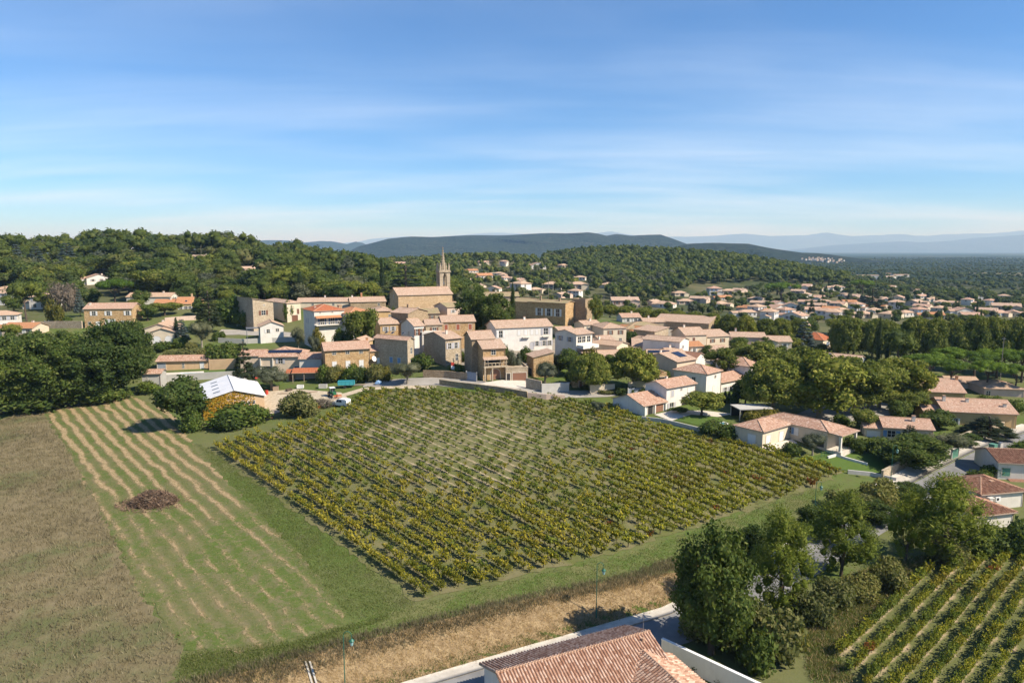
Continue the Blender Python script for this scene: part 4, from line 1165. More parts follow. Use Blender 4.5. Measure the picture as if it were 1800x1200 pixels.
# ------------------------------------------------------------------ the old village and the houses round the vineyard
h = HP('two storey stone farmhouse with white shutters above a lawn on the left slope', 147, 243, 543, 232, 8, 9, 'gx', 20, 'ochre_stone', 'pink_tiles')
h.win('F', [.2,.5,.9], 0.9, 1.1, 1.5, 'white').door('F', .27, 1.2, 2.2, 'white').door('F', .53, 3.4, 3.0, 'white', name='garage_door').door('F', .79, 1.1, 2.4, 'white').win('F', [.1,.93], 4.6, 0.9, 1.1).chim(1, 3, 0.9)
h = HP('long white house with a pale tiled roof behind the orange roofed house', 222, 298, 522, 299, 4, 9, 'gx', 18, 'chalk_wall', 'pale_tiles')
h.win('F', [.12,.35], 0.8, 1.1, 1.3, 'white').chim(14, 4.5, 0.8)
h = HP('yellow house with bright orange tiled roofs below the wood', 309, 272, 534, 336, 12, 9, 'gx', 27, 'yellow_wall', 'orange_tiles')
h.block(h.w, 1.2, 3.6, 6.5, h.ze-0.4, 'gx', 24, 'yellow_wall', 'orange_tiles', zb=-2).block(-8.5, 2, 8.5, 7, h.ze+0.2, 'gx', 20, 'yellow_wall', 'orange_tiles', zb=-2)
h.win('F', [.3,.62,.9], 1.0, 0.9, 1.5, 'white').win('F', [.5], 1.0, 1.1, 1.2, 'brown', b=1).skylight(0, 0, 3.5, 1.6).chim(5, 5, 1.6, b=0, mat='apricot_wall').chim(-3, 5, 0.9, b=2)
h = HP('cream house with a gabled glazed veranda left of the olive and spruce', 252, 222, 578, 305, 10, 11, 'gy', 19, 'cream_wall', 'pale_tiles')
h.block(2.6, -2.6, 7.6, 2.6, h.ze-0.9, 'gy', 18, 'cream_wall', 'pale_tiles', zb=-2.5).chim(4, 7, 0.8)
h.door('F', .28, 2.5, 2.6, 'white', b=1, zb=0.0, arch=True, name='arched_window').door('F', .75, 2.3, 2.6, 'white', b=1, arch=True, name='arched_window').win('F', [.1], 1.5, 1.0, 1.9, 'navy')
h = HP('long low apricot house with a pink tiled roof beside its small pool', 275, 193, 635, 368, 8, 6.5, 'gx', 18, 'apricot_wall', 'mixed_tiles')
h.door('F', .09, 2.2, 2.2, 'steel', name='glass_door').door('F', .855, 1.0, 2.2, 'white').win('F', [.5], 0.7, 0.5, 1.4, None)
h = HP('small rendered shed with a pink tiled roof at the end of the grey garden wall', 249, 171, 657, 282, 10, 4.5, 'gx', 16, 'grey_wall', 'mixed_tiles', name='shed', cat='shed')
h.win('F', [.25], 0.9, 0.4, 0.5)
h = HP('single storey beige house with a dark strip of solar panels on its hipped roof', 457, 187, 627, 528, 5, 11, 'hip', 19, 'beige_wall', 'mixed_tiles')
h.block(-6.5, 3.5, 6.5, 7, h.ze-0.2, 'gx', 18, 'beige_wall', 'mixed_tiles', zb=-2).block(h.w, -1.6, 6.0, 7.5, h.ze-0.5, 'gx', 17, 'chalk_wall', 'mixed_tiles', zb=-2)
h.win('F', [.5], 0.6, 1.1, 1.3, 'grey').door('F', .14, 2.6, 2.4, 'dark', name='loggia_shade').door('F', .9, 1.2, 2.2, 'navy').solar(0, 0, 9, 2.0, 2.2)  # the loggia has no depth, its shade is painted as a dark panel
h.part('pillar', MB('chalk_wall').box(0.0, 0.3, -0.34, -0.02, -0.5, h.ze-0.1)); h.part('pillar', MB('chalk_wall').box(3.3, 3.6, -0.34, -0.02, -0.5, h.ze-0.1))
h = HP('old stone barn with a lean tan roof, arched doorway and brown shutters', 444, 243, 532, 480, 42, 15, 'sr', 11, 'pale_stone', 'old_tiles', name='barn', cat='barn')
h.win('F', [.5], 3.0, 1.5, 1.6, 'brown').door('F', .5, 2.6, 2.4, 'brown', arch=True).win('F', [.55], 0.8, 0.4, 0.5)
h = HP('tall cream village house with a brown garage door and hipped tan roof', 504, 256, 533, 528, 42, 20, 'hip', 17, 'cream_wall', 'old_tiles')
h.win('F', [.8], 2.3, 0.9, 2.0, 'brown', True).door('F', .55, 2.4, 2.7, 'brown', name='garage_door').win('F', [.25], 2.6, 0.5, 0.6)
h = HP('long low terrace house with a pinkish tan roof under the wood', 522, 290, 531, 613, 8, 9, 'gx', 17, 'cream_wall', 'old_tiles')
h.chim(11, 5.5, 1.3, mat='white_wall').win('F', [.3,.5,.7], 0.6, 0.8, 1.0)
h = HP('brown stone house with an orange chimney between the terrace and the church', 616, 282, 531, 678, 18, 10, 'gx', 18, 'grey_stone', 'old_tiles')
h.chim(5, 5, 1.8, 0.7, 'orange_tiles').chim(1.2, 5, 0.8, mat='white_wall').win('F', [.8], 0.7, 0.8, 1.0)
h = HP('white villa with a red hipped roof, orange awning and deep balcony', 552, 214, 547, 605, 34, 11, 'hip', 18, 'chalk_wall', 'red_tiles')
m = MB('paint_red', 'orange_tiles'); a0 = h.ze - 1.5
m.hexa([(0.2,-1.7,a0-0.75),(h.w*0.86,-1.7,a0-0.75),(h.w*0.86,-0.02,a0-0.1),(0.2,-0.02,a0-0.1),(0.2,-1.7,a0-0.7),(h.w*0.86,-1.7,a0-0.7),(h.w*0.86,-0.02,a0-0.05),(0.2,-0.02,a0-0.05)], 1)
h.part('awning', m)
m = MB('chalk_wall').box(0.1, h.w*0.9, -1.5, -0.02, h.ze-4.6, h.ze-4.35)
for k in range(14): m.box(0.2+k*h.w*0.88/14, 0.3+k*h.w*0.88/14, -1.5, -1.42, h.ze-4.346, h.ze-3.5)
m.box(0.1, h.w*0.9, -1.52, -1.4, h.ze-3.496, h.ze-3.4); h.part('balcony', m)
h.win('F', [.25,.6,.85], 2.4, 1.2, 1.9, 'navy').door('F', .3, 2.2, 2.2, 'white').win('L', [.3,.45], 2.8, 0.8, 1.5, 'grey', True).win('F', [.2,.6], 0.35, 0.4, 0.4).chim(2, 5, 1.0)
h = HP('white house with arched windows and a broad salmon roof behind the round tree', 614, 216, 552, 660, 42, 12, 'hip', 18, 'white_wall', 'orange_tiles')
h.win('L', [.35,.62,.85], 1.8, 0.9, 1.6, 'blue', True).win('F', [.3,.7], 1.5, 1.0, 1.4, 'white').chim(1.5, 9, 2.2, 1.2, 'grey_stone')
h = HP('tiny stone outbuilding with one white window behind the stone farmhouse', 616, 193, 600, 640, -12, 6, 'gy', 24, 'ochre_stone', 'old_tiles', name='outbuilding', cat='outbuilding')
h.win('F', [.45], 0.2, 0.8, 0.9, 'white', True)
h = HP('long ochre stone farmhouse with closed white shutters and a satellite dish above the creeper', 571, 181, 616, 650, 22, 8, 'gx', 21, 'ochre_stone', 'pink_tiles')
h.block(h.w, 0.5, 5.2, 6.5, h.ze-0.9, 'gx', 20, 'ochre_stone', 'pink_tiles', zb=-2)
h.win('F', [.2,.5,.8], 0.35, 0.9, 0.9).win('F', [.2,.5,.8], 3.2, 1.1, 2.1, 'white', True).win('F', [.5], 2.0, 1.2, 1.8, 'white', True, b=1).chim(12, 4.2, 0.9, mat='orange_tiles')
m = MB('white_paint'); m.tube((h.w+0.9, 0.5, h.ze-3.1), (h.w+0.9, -0.25, h.ze-3.0), 0.04); m.tube((h.w+0.9, -0.25, h.ze-3.0), (h.w+1.05, -0.5, h.ze-2.9), 0.55, 0.75, 16); h.part('satellite_dish', m)
h = HP('tall stone house with a broad pink roof and two blue windows facing the olive', 716, 182, 598, 727, 60, 11.5, 'gy', 26, 'pale_stone', 'pink_tiles')
h.win('L', [.5,.74], 5.0, 1.1, 1.5, 'blue', True).win('F', [.6], 2.2, 0.8, 1.6, None).win('F', [.6], 5.4, 0.8, 1.5).skylight(0, 0, 2.2, 2.6).skylight(0, 0, 4.4, 2.6).skylight(0, 0, 8.0, 2.7)
# church
h = HP('old stone church with a long tan roof and a crocketed gothic spire', 700, 246, 519, 795, 25, 12, 'gx', 21, 'church_stone', 'old_tiles', name='church', cat='church')
h.win('L', [.45], 0.3, 0.5, 1.2, None).win('F', [.35], 4.6, 0.8, 0.8)
xt, yt, zt_ = PY(773, 476, 259); tw = 4.1
a = math.radians(25); dx, dy = xt - h.t.location.x, yt - h.t.location.y
lx, ly = dx*math.cos(a) + dy*math.sin(a), -dx*math.sin(a) + dy*math.cos(a); zt_ -= h.t.location.z
def spire(h, lx, ly, zt, tw):
    m = MB('tower_stone', 'paint_dark'); b0 = zt - 6.6; x0, x1, y0, y1 = lx, lx+tw, ly, ly+tw; c = 0.55; p = 1.35
    m.box(x0, x1, y0, y1, -1, b0)
    m.box(x0-0.12, x1+0.12, y0-0.12, y1+0.12, b0+0.003, b0+0.25)
    # belfry: corner piers and pointed arches on four sides
    for (ax, ay) in ((x0,y0),(x1-p,y0),(x0,y1-p),(x1-p,y1-p)): m.box(ax, ax+p, ay, ay+p, b0+0.253, zt-0.6)
    for s in range(4):
        R = Matrix.Translation((lx+tw/2, ly+tw/2, 0)) @ Matrix.Rotation(s*math.pi/2, 4, 'Z')
        hw = tw/2 - p; zs = zt - 2.4
        L = [(-hw, zs)] + [(-hw + hw*t, zs + 1.5*math.sin(t*math.pi/2)) for t in (0.3, 0.6, 0.85, 1.0)]
        for sg in (-1, 1):
            pts = [(sg*q[0], q[1]) for q in L] + [(0, zt-0.6), (sg*-hw, zt-0.6)]
            pts = pts if sg == 1 else pts[::-1]
            f = [R @ Vector((q[0], -tw/2+0.12, q[1])) for q in pts]; g = [R @ Vector((q[0], -tw/2+0.55, q[1])) for q in pts]
            m.poly(f); m.poly(g[::-1])
            for i in range(len(pts)): j = (i+1) % len(pts); m.poly([f[j], f[i], g[i], g[j]])
    m.obj('bell_tower', h.t)
    k = MB('tower_stone'); k.box(x0-0.28, x1+0.28, y0-0.28, y1+0.28, zt-0.597, zt-0.1); k.box(x0-0.12, x1+0.12, y0-0.12, y1+0.12, zt-0.097, zt+0.25); k.obj('cornice', h.t)
    bl = MB('metal'); bl.tube((lx+tw/2, ly+tw/2, b0+1.6), (lx+tw/2, ly+tw/2, b0+2.6), 0.62, 0.3, 12); bl.tube((lx+tw/2, ly+tw/2, b0+2.6), (lx+tw/2, ly+tw/2, b0+3.0), 0.3, 0.1, 12); bl.box(x0+p-0.3, x1-p+0.3, ly+tw/2-0.08, ly+tw/2+0.08, b0+3.0, b0+3.2); bl.obj('bell', h.t)
    s_ = MB('tower_stone'); cx, cy = lx+tw/2, ly+tw/2; H_ = 8.4
    s_.tube((cx,cy,zt+0.25), (cx,cy,zt+H_), 1.0, 0.07, 8)
    for i in range(8):
        t0 = (i + 0.6)/8.6
        for j in range(8):
            f = 2*math.pi*j/8; rr = 1.0*(1-t0)+0.07*t0; s_.blob((cx+(rr+0.08)*math.cos(f), cy+(rr+0.08)*math.sin(f), zt+0.25+H_*t0*0.98), 0.17, n=5, k=3)
    s_.blob((cx,cy,zt+H_+0.15), 0.25, n=6, k=4); s_.tube((cx,cy,zt+H_), (cx,cy,zt+H_+0.9), 0.05); s_.obj('spire', h.t)
    for (ax, ay) in ((x0+0.35,y0+0.35),(x1-0.35,y0+0.35),(x0+0.35,y1-0.35),(x1-0.35,y1-0.35)):
        q = MB('tower_stone'); q.box(ax-0.33, ax+0.33, ay-0.33, ay+0.33, zt+0.253, zt+1.3); q.tube((ax,ay,zt+1.3), (ax,ay,zt+3.1), 0.42, 0.05, 6); q.obj('pinnacle', h.t)
spire(h, lx, ly, zt_, tw)
h = HP('ochre rendered house with a tan hipped roof just below the church gable', 660, 227, 547, 689, 18, 12, 'hip', 15, 'ochre_wall', 'old_tiles')
h.win('F', [.85], 1.2, 0.6, 0.8)
h = HP('windowless brown stone house turned away from the sun below the church', 687, 221, 549, 717, -32, 10, 'gx', 14, 'grey_stone', 'old_tiles')
h.win('F', [.55,.6], 2.6, 0.5, 0.8).chim(3, 5, 1.1, mat='grey_stone')
h = HP('low huddled house with mossy tan roofs under the church wall', 709, 228, 552, 772, 14, 11, 'gx', 13, 'pale_stone', 'mossy_tiles')
h.block(2, -3.5, 5, 3.5, h.ze-0.9, 'sf', 12, 'pale_stone', 'old_tiles', zb=-3).win('F', [.6,.8], 0.8, 0.7, 0.9, 'brown')
h = HP('pale rendered annexe with a mossy roof at the right end of the church', 786, 236, 540, 812, 38, 8.5, 'gx', 17, 'pink_wall', 'mossy_tiles')
h.win('F', [.4], 1.0, 0.8, 1.0, 'grey')
h = HP('narrow white village house with a glazed door under a tan roof', 728, 200, 573, 745, 36, 8.5, 'gx', 22, 'white_wall', 'old_tiles')
h.win('F', [.3,.7], 0.9, 0.8, 1.9, 'brown').win('L', [.6], 2.0, 0.7, 1.0)
h = HP('stone village house with rust red shutters and a long tan roof', 777, 206, 566, 835, 13, 9, 'gx', 18, 'ochre_stone', 'old_tiles')
h.block(-5, -1.0, 5, 8, h.ze-0.6, 'gx', 16, 'pale_stone', 'old_tiles', zb=-3)
h.win('F', [.12,.48,.85], 0.8, 1.0, 1.7, 'red', True).win('F', [.5], 0.9, 1.1, 1.4, 'brown', b=1)
h.part('terrace', MB('chalk_wall').box(-6.5, -0.6, -4.0, -1.1, -2, h.ze-2.4))
h = HP('cream fronted house with a rough stone side wall above the dark courtyard', 783, 187, 596, 811, 37, 12, 'gx', 13, 'pale_stone', 'old_tiles')
h.win('F', [.25,.65], 1.2, 0.9, 1.6, 'grey').win('F', [.7], 4.4, 0.9, 1.9).chim(2.5, 3.5, 1.2, 0.5)
h = HP('tall narrow stone house with a balcony over a dark garage at the roadside', 849, 171, 613, 888, 18, 5, 'sf', 17, 'ochre_stone', 'old_tiles')
h.block(-1.6, 5, h.w+0.2, 8, h.ze+1.9, 'gx', 21, 'grey_stone', 'old_tiles', zb=-1.5)
h.win('F', [.47], 0.5, 1.1, 1.1, None).door('F', .5, 3.0, 1.6, 'dark', zb=h.ze-4.3, name='recess_shade').door('F', .55, 2.5, 3.0, 'rust', arch=True, name='garage_door').door('F', .13, 0.8, 1.0, 'dark', zb=h.ze-3.9, arch=True, name='arched_window')  # flat dark panel paints the shade of the balcony recess
m = MB('old_tiles', 'soffit'); slab(m, [(-0.2,-1.5,h.ze-2.6), (h.w+0.3,-1.5,h.ze-2.6), (h.w+0.3,-0.02,h.ze-2.1), (-0.2,-0.02,h.ze-2.1)], 0.14); h.part('porch_roof', m)
m = MB('pale_stone').box(-0.1, h.w+0.2, -1.4, -0.02, h.ze-4.75, h.ze-4.45); m.box(-0.1, h.w+0.2, -1.4, -1.2, h.ze-4.446, h.ze-4.3); m.box(-0.1, h.w+0.2, -1.4, -1.2, h.ze-3.65, h.ze-3.5)
for k in range(7): m.box(k*h.w/6.2, k*h.w/6.2+0.16, -1.38, -1.22, h.ze-4.297, h.ze-3.653)
h.part('balcony', m)
for q in (0, 0.33, 0.97): h.part('pillar', MB('pale_stone').box(q*h.w, q*h.w+0.32, -1.36, -1.04, -1, h.ze-4.753))
for q in (0, 0.97): h.part('post', MB('pale_stone').box(q*h.w, q*h.w+0.24, -1.35, -1.11, h.ze-3.497, h.ze-2.72))
h = HP('big white village house with two small balconies and a long tan roof', 872, 204, 577, 971, 20, 10, 'gx', 19, 'white_wall', 'old_tiles')
h.win('F', [.08], 0.8, 1.1, 2.0, 'white').win('F', [.4,.52,.63,.72], 0.8, 1.0, 1.6, 'white', True).win('F', [.88], 0.6, 1.4, 1.9, 'grey').door('F', .63, 1.3, 2.4, 'grey', arch=True, zb=h.ze-7).win('F', [.72,.85,.95], 4.5, 0.9, 1.4, 'grey')
for q in (.52, .88):
    m = MB('chalk_wall').box(q*h.w-1.2, q*h.w+1.2, -0.8, -0.02, h.ze-3.2, h.ze-3.05); m.box(q*h.w-1.2, q*h.w+1.2, -0.8, -0.74, h.ze-2.4, h.ze-2.33)
    for k in range(9): m.box(q*h.w-1.18+k*0.29, q*h.w-1.14+k*0.29, -0.79, -0.75, h.ze-3.046, h.ze-2.403)
    h.part('balcony', m)
h.part('wall', MB('ochre_stone').box(0, h.w*0.22, -0.12, -0.01, -1, h.ze-0.05), 'bare stone left end of the facade').chim if False else None
h.chim(11, 5, 0.9, mat='white_wall')
h = HP('tall ochre stone castle with a mossy roof and three pale windows', 929, 251, 530, 994, -34, 6.5, 'gx', 12, 'ochre_stone', 'mossy_tiles', name='castle', cat='castle')
h.block(h.w-1.2, 6.7, 5.6, 5.5, h.ze+0.9, 'flat', 0, 'grey_stone', zb=-5, wl='darker square tower').block(-8, 1, 8, 8, h.ze-0.3, 'gx', 14, 'ochre_stone', 'mossy_tiles', zb=-5)
h.win('F', [.3,.56,.8], 2.2, 1.4, 2.6, 'white').chim(4, 2, 1.6, 0.6, 'grey_stone').chim(12, 2, 1.1, 0.6, 'grey_stone')
h = HP('grey and white village house with a glazed veranda and covered terrace', 1013, 192, 588, 1042, 38, 9, 'gx', 12, 'chalk_wall', 'old_tiles')
h.win('L', [.25,.7], 1.0, 1.0, 1.3, 'steel').win('F', [.2,.45,.75], 0.7, 1.3, 1.7, None)
h.part('terrace', MB('white_wall').box(0.3, h.w, -2.6, -0.02, h.ze-3.9, h.ze-3.0)); h.part('porch_roof', MB('old_tiles').hexa([(0.2,-2.7,h.ze-5.2),(h.w,-2.7,h.ze-5.2),(h.w,-0.02,h.ze-4.7),(0.2,-0.02,h.ze-4.7),(0.2,-2.7,h.ze-5.1),(h.w,-2.7,h.ze-5.1),(h.w,-0.02,h.ze-4.6),(0.2,-0.02,h.ze-4.6)]))
h = HP('low stone pool house with a sloping tan roof beside the terrace pool', 938, 176, 628, 973, 16, 6, 'sl', 12, 'ochre_stone', 'old_tiles', name='pool_house', cat='pool house')
h.door('L', .5, 3.4, 2.2, 'dark', name='side_shade')  # open side is a dark panel, the inside shade put into its colour
h = HP('flat roofed stone garage with a wide rust brown door under the pool terrace', 889, 171, 648, 928, 10, 8, 'flat', 0, 'pale_stone', name='garage', cat='garage')
h.door('F', .62, 3.6, 2.2, 'rust', name='garage_door').door('F', .12, 0.9, 2.1, 'dark')
h = HP('small square stone hut with one dark door beside the garden wall', 1007, 168, 664, 1035, 6, 4, 'flat', 0, 'ochre_stone', name='hut', cat='hut')
h.door('F', .5, 0.8, 1.8, 'brown')
# the lower old village, to the right
h = HP('small tan roofed house in front of the castle tower', 1027, 231, 571, 1056, 24, 7, 'gx', 16, 'cream_wall', 'old_tiles'); h.win('F', [.2,.5,.8], 0.7, 0.7, 0.9).chim(4, 3, .9)
h = HP('cream house with a wide hipped tan roof right of the castle', 1061, 222, 577, 1101, 14, 11, 'hip', 17, 'cream_wall', 'old_tiles'); h.win('F', [.3,.75], 0.8, 0.8, 1.3, 'brown').win('F', [.75], 3.4, 0.8, 1.4)
h = HP('cream gabled house with one small round window left of the plane trees', 1084, 196, 608, 1104, 50, 11, 'gy', 15, 'cream_wall', 'pale_tiles'); h.win('F', [.4], 0.9, 0.6, 0.6).chim(3, 8, 1.1)
h = HP('low pale house half hidden behind the left plane tree', 1050, 188, 627, 1096, 8, 8, 'gx', 16, 'pink_wall', 'pale_tiles'); h.win('F', [.2], 0.8, 0.9, 1.1)
h = HP('pink roofed house at the back of the old village near the plane row', 1094, 272, 558, 1127, 8, 8, 'gx', 17, 'chalk_wall', 'pink_tiles'); h.win('F', [.3,.7], 0.6, 1.0, 1.1, 'white').chim(5, 4, 0.9)
h = HP('house with a wide mossy hipped roof in the middle of the old village', 1101, 240, 578, 1174, 8, 12, 'hip', 16, 'cream_wall', 'mossy_tiles'); h.chim(5, 6, 1.0).chim(10, 6, 1.0, mat='grey_stone')
h = HP('white gabled house with a salmon roof in the middle of the old village', 1123, 237, 583, 1146, 46, 10, 'gy', 19, 'white_wall', 'orange_tiles'); h.win('F', [.5], 1.0, 0.7, 0.9)
h = HP('square sunlit stone house with two slit windows in the old village', 1151, 227, 583, 1175, 40, 9, 'sl', 7, 'pale_stone', 'old_tiles'); h.win('F', [.35,.65], 1.6, 0.35, 1.5)
h = HP('broad low house with a large plain tan roof above the solar roofs', 1112, 214, 609, 1196, -9, 14, 'gx', 14, 'pink_wall', 'old_tiles'); h.win('F', [.3,.6], 0.7, 0.8, 1.0).chim(3, 9, 0.9)
h = HP('narrow house with a bright white gable end above the solar roofs', 1195, 204, 601, 1211, 55, 12, 'gy', 13, 'white_wall', 'old_tiles'); h.win('F', [.35], 1.4, 0.7, 0.8, 'grey')
h = HP('cream house with a brown gable side and tan roof near the long stone building', 1205, 225, 589, 1242, 14, 10, 'gx', 21, 'cream_wall', 'old_tiles'); h.win('F', [.4], 0.9, 0.9, 1.7, 'brown', True).chim(2, 5, 1.0)
h = HP('long old stone building with a sunlit gable at the edge of the plane row', 1246, 260, 569, 1268, 58, 22, 'gy', 13, 'grey_stone', 'old_tiles')
h = HP('cream house with a low tan roof beside the long stone building', 1243, 231, 592, 1282, 18, 12, 'gx', 15, 'cream_wall', 'old_tiles'); h.win('F', [.25,.7], 0.8, 0.8, 1.2, 'brown')
h = HP('long house with overlapping tan roofs at the right edge of the old village', 1286, 240, 592, 1346, -10, 9, 'gx', 15, 'pink_wall', 'old_tiles'); h.block(h.w-2, -4, 5.5, 8, h.ze-1.0, 'gy', 16, 'cream_wall', 'old_tiles', zb=-3).chim(2, 5, 1.4)
h = HP('small house with a dark blue solar roof behind the right plane tree', 1140, 193, 627, 1178, -4, 9, 'gx', 17, 'pink_wall', 'old_tiles'); h.solar(0, 0, 6, 0.6, 2.6)
h = HP('beige house with a square of solar panels on its tan roof', 1190, 183, 636, 1223, 38, 12, 'gx', 15, 'beige_wall', 'old_tiles'); h.solar(0, 0, 3, 4.2, 2.4, rows=2).chim(1.5, 7, 1.0)
h = HP('plain white gable house under a dark roof beside the solar roof', 1223, 197, 630, 1240, 50, 10, 'gy', 20, 'white_wall', 'brown_tiles')
h = HP('tall white cube house with a pink hipped roof above the patio house', 1242, 167, 657, 1268, 45, 9.2, 'hip', 20, 'white_wall', 'mixed_tiles'); h.win('L', [.25,.62], 1.3, 0.9, 1.0).win('F', [.6], 0.9, 0.7, 0.7).win('F', [.5], 3.6, 0.6, 2.2, 'white', True)
h = HP('white house with a pink hipped roof and slim white chimney beside the round plane', 1318, 180, 644, 1343, 44, 10, 'hip', 20, 'white_wall', 'mixed_tiles'); h.win('F', [.3], 0.9, 0.9, 0.8).chim(h.w-0.8, 0.8, 1.6, 0.6, 'white_wall')
h = HP('long white house with tall windows linking the two hipped white houses', 1268, 173, 672, 1316, 38, 7, 'gx', 21, 'white_wall', 'mixed_tiles'); h.win('F', [.15,.35,.6], 1.5, 0.9, 1.6, 'grey').win('F', [.82], 1.0, 1.0, 2.4, 'white')
h = HP('white two storey house with a pink tiled roof beside the vineyard', 1172, 152, 682, 1223, 36, 6.5, 'gx', 19, 'white_wall', 'mixed_tiles'); h.win('F', [.2], 0.8, 0.9, 1.4, 'grey', True).win('F', [.78], 0.8, 1.0, 1.4, 'white', True).win('F', [.5], 0.6, 0.5, 0.5).win('F', [.18], 3.6, 1.2, 2.0, 'grey').door('F', .62, 2.0, 2.2, 'dark', name='glass_door').win('L', [.4], 1.3, 0.5, 0.9).chim(5, 4.5, 0.8, 0.5)
h = HP('low patio house with an open pillared veranda at the vineyard edge', 1131, 147, 713, 1171, 36, 9.5, 'gx', 19, 'white_wall', 'mixed_tiles'); h.door('F', .3, 1.6, 2.2, 'dark', name='opening_panel').door('F', .7, 2.4, 2.2, 'rust', name='opening_panel')  # left opening: veranda shade painted as a dark panel on the wall
for q in (0.02, 0.45, 0.93): h.part('pillar', MB('white_wall').box(q*h.w, q*h.w+0.34, -0.36, -0.02, -0.6, h.ze-0.25))
h = HP('old stone porch with a flat ledge between the plane tree and the white houses', 1148, 175, 658, 1172, 14, 4, 'flat', 0, 'ochre_stone', name='porch', cat='porch'); h.door('F', .55, 2.2, 2.0, 'dark', name='opening_panel').win('F', [.15], .6, .5, .6)  # the porch is closed, a dark panel paints the shade within
h = HP('house with a bright red hipped roof among trees on the far right', 1447, 262, 598, 1471, 40, 12, 'hip', 20, 'cream_wall', 'red_tiles'); h.win('F', [.35,.7], 0.9, 0.9, 1.5, 'blue').win('L', [.3,.6], 0.9, 0.9, 1.4, 'white').chim(1.5, 7, 0.9).chim(1.2, 9, 0.9)
h = HP('large hall with a wide pale orange roof behind the big plane trees', 1507, 206, 637, 1522, 50, 17, 'gy', 15, 'white_wall', 'pale_tiles', name='hall', cat='hall'); h.win('F', [.2,.5,.8], 0.9, 0.8, 1.5, 'grey').skylight(0, 0, 8, 4)
h = HP('low orange roofed house wedged under the cream gabled house', 1210, 214, 609, 1236, 12, 7, 'gx', 17, 'cream_wall', 'orange_tiles'); h.win('F', [.4], 0.7, 0.8, 1.0, 'white')
h = HP('brown roofed house behind the long mossy hipped roof', 1132, 268, 566, 1172, 6, 8, 'gx', 16, 'pale_stone', 'old_tiles'); h.chim(3, 4, 1.0)
h = HP('long low roof between the church annexe and the castle', 846, 262, 521, 912, 6, 9, 'gx', 15, 'pale_stone', 'mossy_tiles'); h.chim(6, 5, 1.0)
h = HP('small cream house tucked between the castle and the veranda house', 985, 226, 583, 1012, 22, 8, 'gx', 16, 'cream_wall', 'old_tiles'); h.win('F', [.5], 0.8, 0.8, 1.1, 'brown')
h = HP('low house with a pale gable left of the solar roofs', 1104, 205, 616, 1128, 30, 8, 'gy', 17, 'chalk_wall', 'old_tiles'); h.win('F', [.5], 0.9, 0.7, 0.8)
h = HP('small grey roofed house right of the dark solar roof', 1180, 200, 622, 1206, 20, 8, 'gx', 16, 'cream_wall', 'old_tiles'); h.win('F', [.4], 0.8, 0.8, 1.0, 'brown').chim(2, 4, 0.9)
h = HP('tan roofed cottage behind the white hipped houses', 1250, 212, 618, 1284, 14, 8, 'gx', 17, 'pink_wall', 'old_tiles'); h.win('F', [.3], 0.8, 0.8, 1.0, 'white')
h = HP('house with a tan roof in front of the plane row on the right', 1352, 236, 600, 1392, -8, 9, 'gx', 17, 'cream_wall', 'old_tiles'); h.win('F', [.3,.7], 0.8, 0.9, 1.2, 'white')
h = HP('stone house with a tan roof left of the terrace under the church', 668, 214, 570, 700, 24, 9, 'gx', 18, 'ochre_stone', 'old_tiles'); h.win('F', [.3,.7], 0.9, 0.8, 1.3, 'grey')
h = HP('tan roofed house right of the long stone building among trees', 1300, 268, 577, 1334, 6, 9, 'gx', 17, 'cream_wall', 'old_tiles'); h.win('F', [.3,.7], 0.8, 0.9, 1.2, 'white')
h = HP('cream house with a pale roof left of the red hipped roof', 1390, 290, 572, 1424, -6, 9, 'gx', 17, 'cream_wall', 'pale_tiles'); h.win('F', [.3,.7], 0.8, 0.9, 1.2, 'white').chim(3, 4, 0.9)
h = HP('small stone house squeezed in front of the square slit windowed house', 1136, 218, 599, 1158, 28, 7, 'gy', 17, 'pale_stone', 'old_tiles'); h.win('F', [.5], 0.9, 0.8, 1.0, 'brown')
h = HP('little cream house left of the cream gabled house with the round window', 1058, 206, 600, 1082, 20, 8, 'gx', 16, 'cream_wall', 'old_tiles'); h.win('F', [.35,.75], 0.7, 0.7, 1.0, 'grey')
h = HP('narrow tan roofed house behind the white gable under a dark roof', 1214, 214, 613, 1240, 34, 8, 'gy', 16, 'chalk_wall', 'old_tiles'); h.win('F', [.5], 0.9, 0.7, 0.9)
# L shaped house at the vineyard corner
h = HP('cream L shaped bungalow with a pink hipped roof and corner veranda at the vineyard edge', 1341, 126, 758, 1391, 38, 6, 'hip', 19, 'cream_wall', 'mixed_tiles')
wA = h.w
h.block(wA-0.4, -7.6, 6.0, 13.6, h.ze+0.01, 'hip', 19, 'cream_wall', 'mixed_tiles', zb=-1.5)
h.door('L', .62, 1.7, 2.2, 'white', name='door').door('F', .2, 1.5, 2.2, 'white').door('F', .66, 1.5, 2.2, 'white').win('L', [.42], 0.7, 1.0, 1.2, 'blue', b=1).win('L', [.52], 0.6, 1.4, 1.5, 'white', True, b=1).door('L', .88, 2.2, 2.2, 'dark', b=1, name='glass_door')
m = MB('mixed_tiles', 'soffit'); x0, y0 = wA-0.8, -10.6
slab(m, [(x0,y0,h.ze-0.2),(x0+7.0,y0,h.ze-0.2),(x0+7.0,-7.96,h.ze-0.05),(x0,-7.96,h.ze-0.05)], 0.16); h.part('veranda_roof', m)
h.part('plinth', MB('pale_paving').box(x0+0.1, x0+6.9, y0+0.1, -7.62, -2.2, -0.15))
for q in (x0+0.4, x0+6.2): h.part('pillar', MB('chalk_wall').box(q, q+0.4, y0+0.35, y0+0.75, -0.8, h.ze-0.4))
h = HP('cream bungalow with blue shutters and a tan roof above the big garden tree', 1554, 136, 750, 1641, -15, 7, 'gx', 20, 'cream_wall', 'pink_tiles')
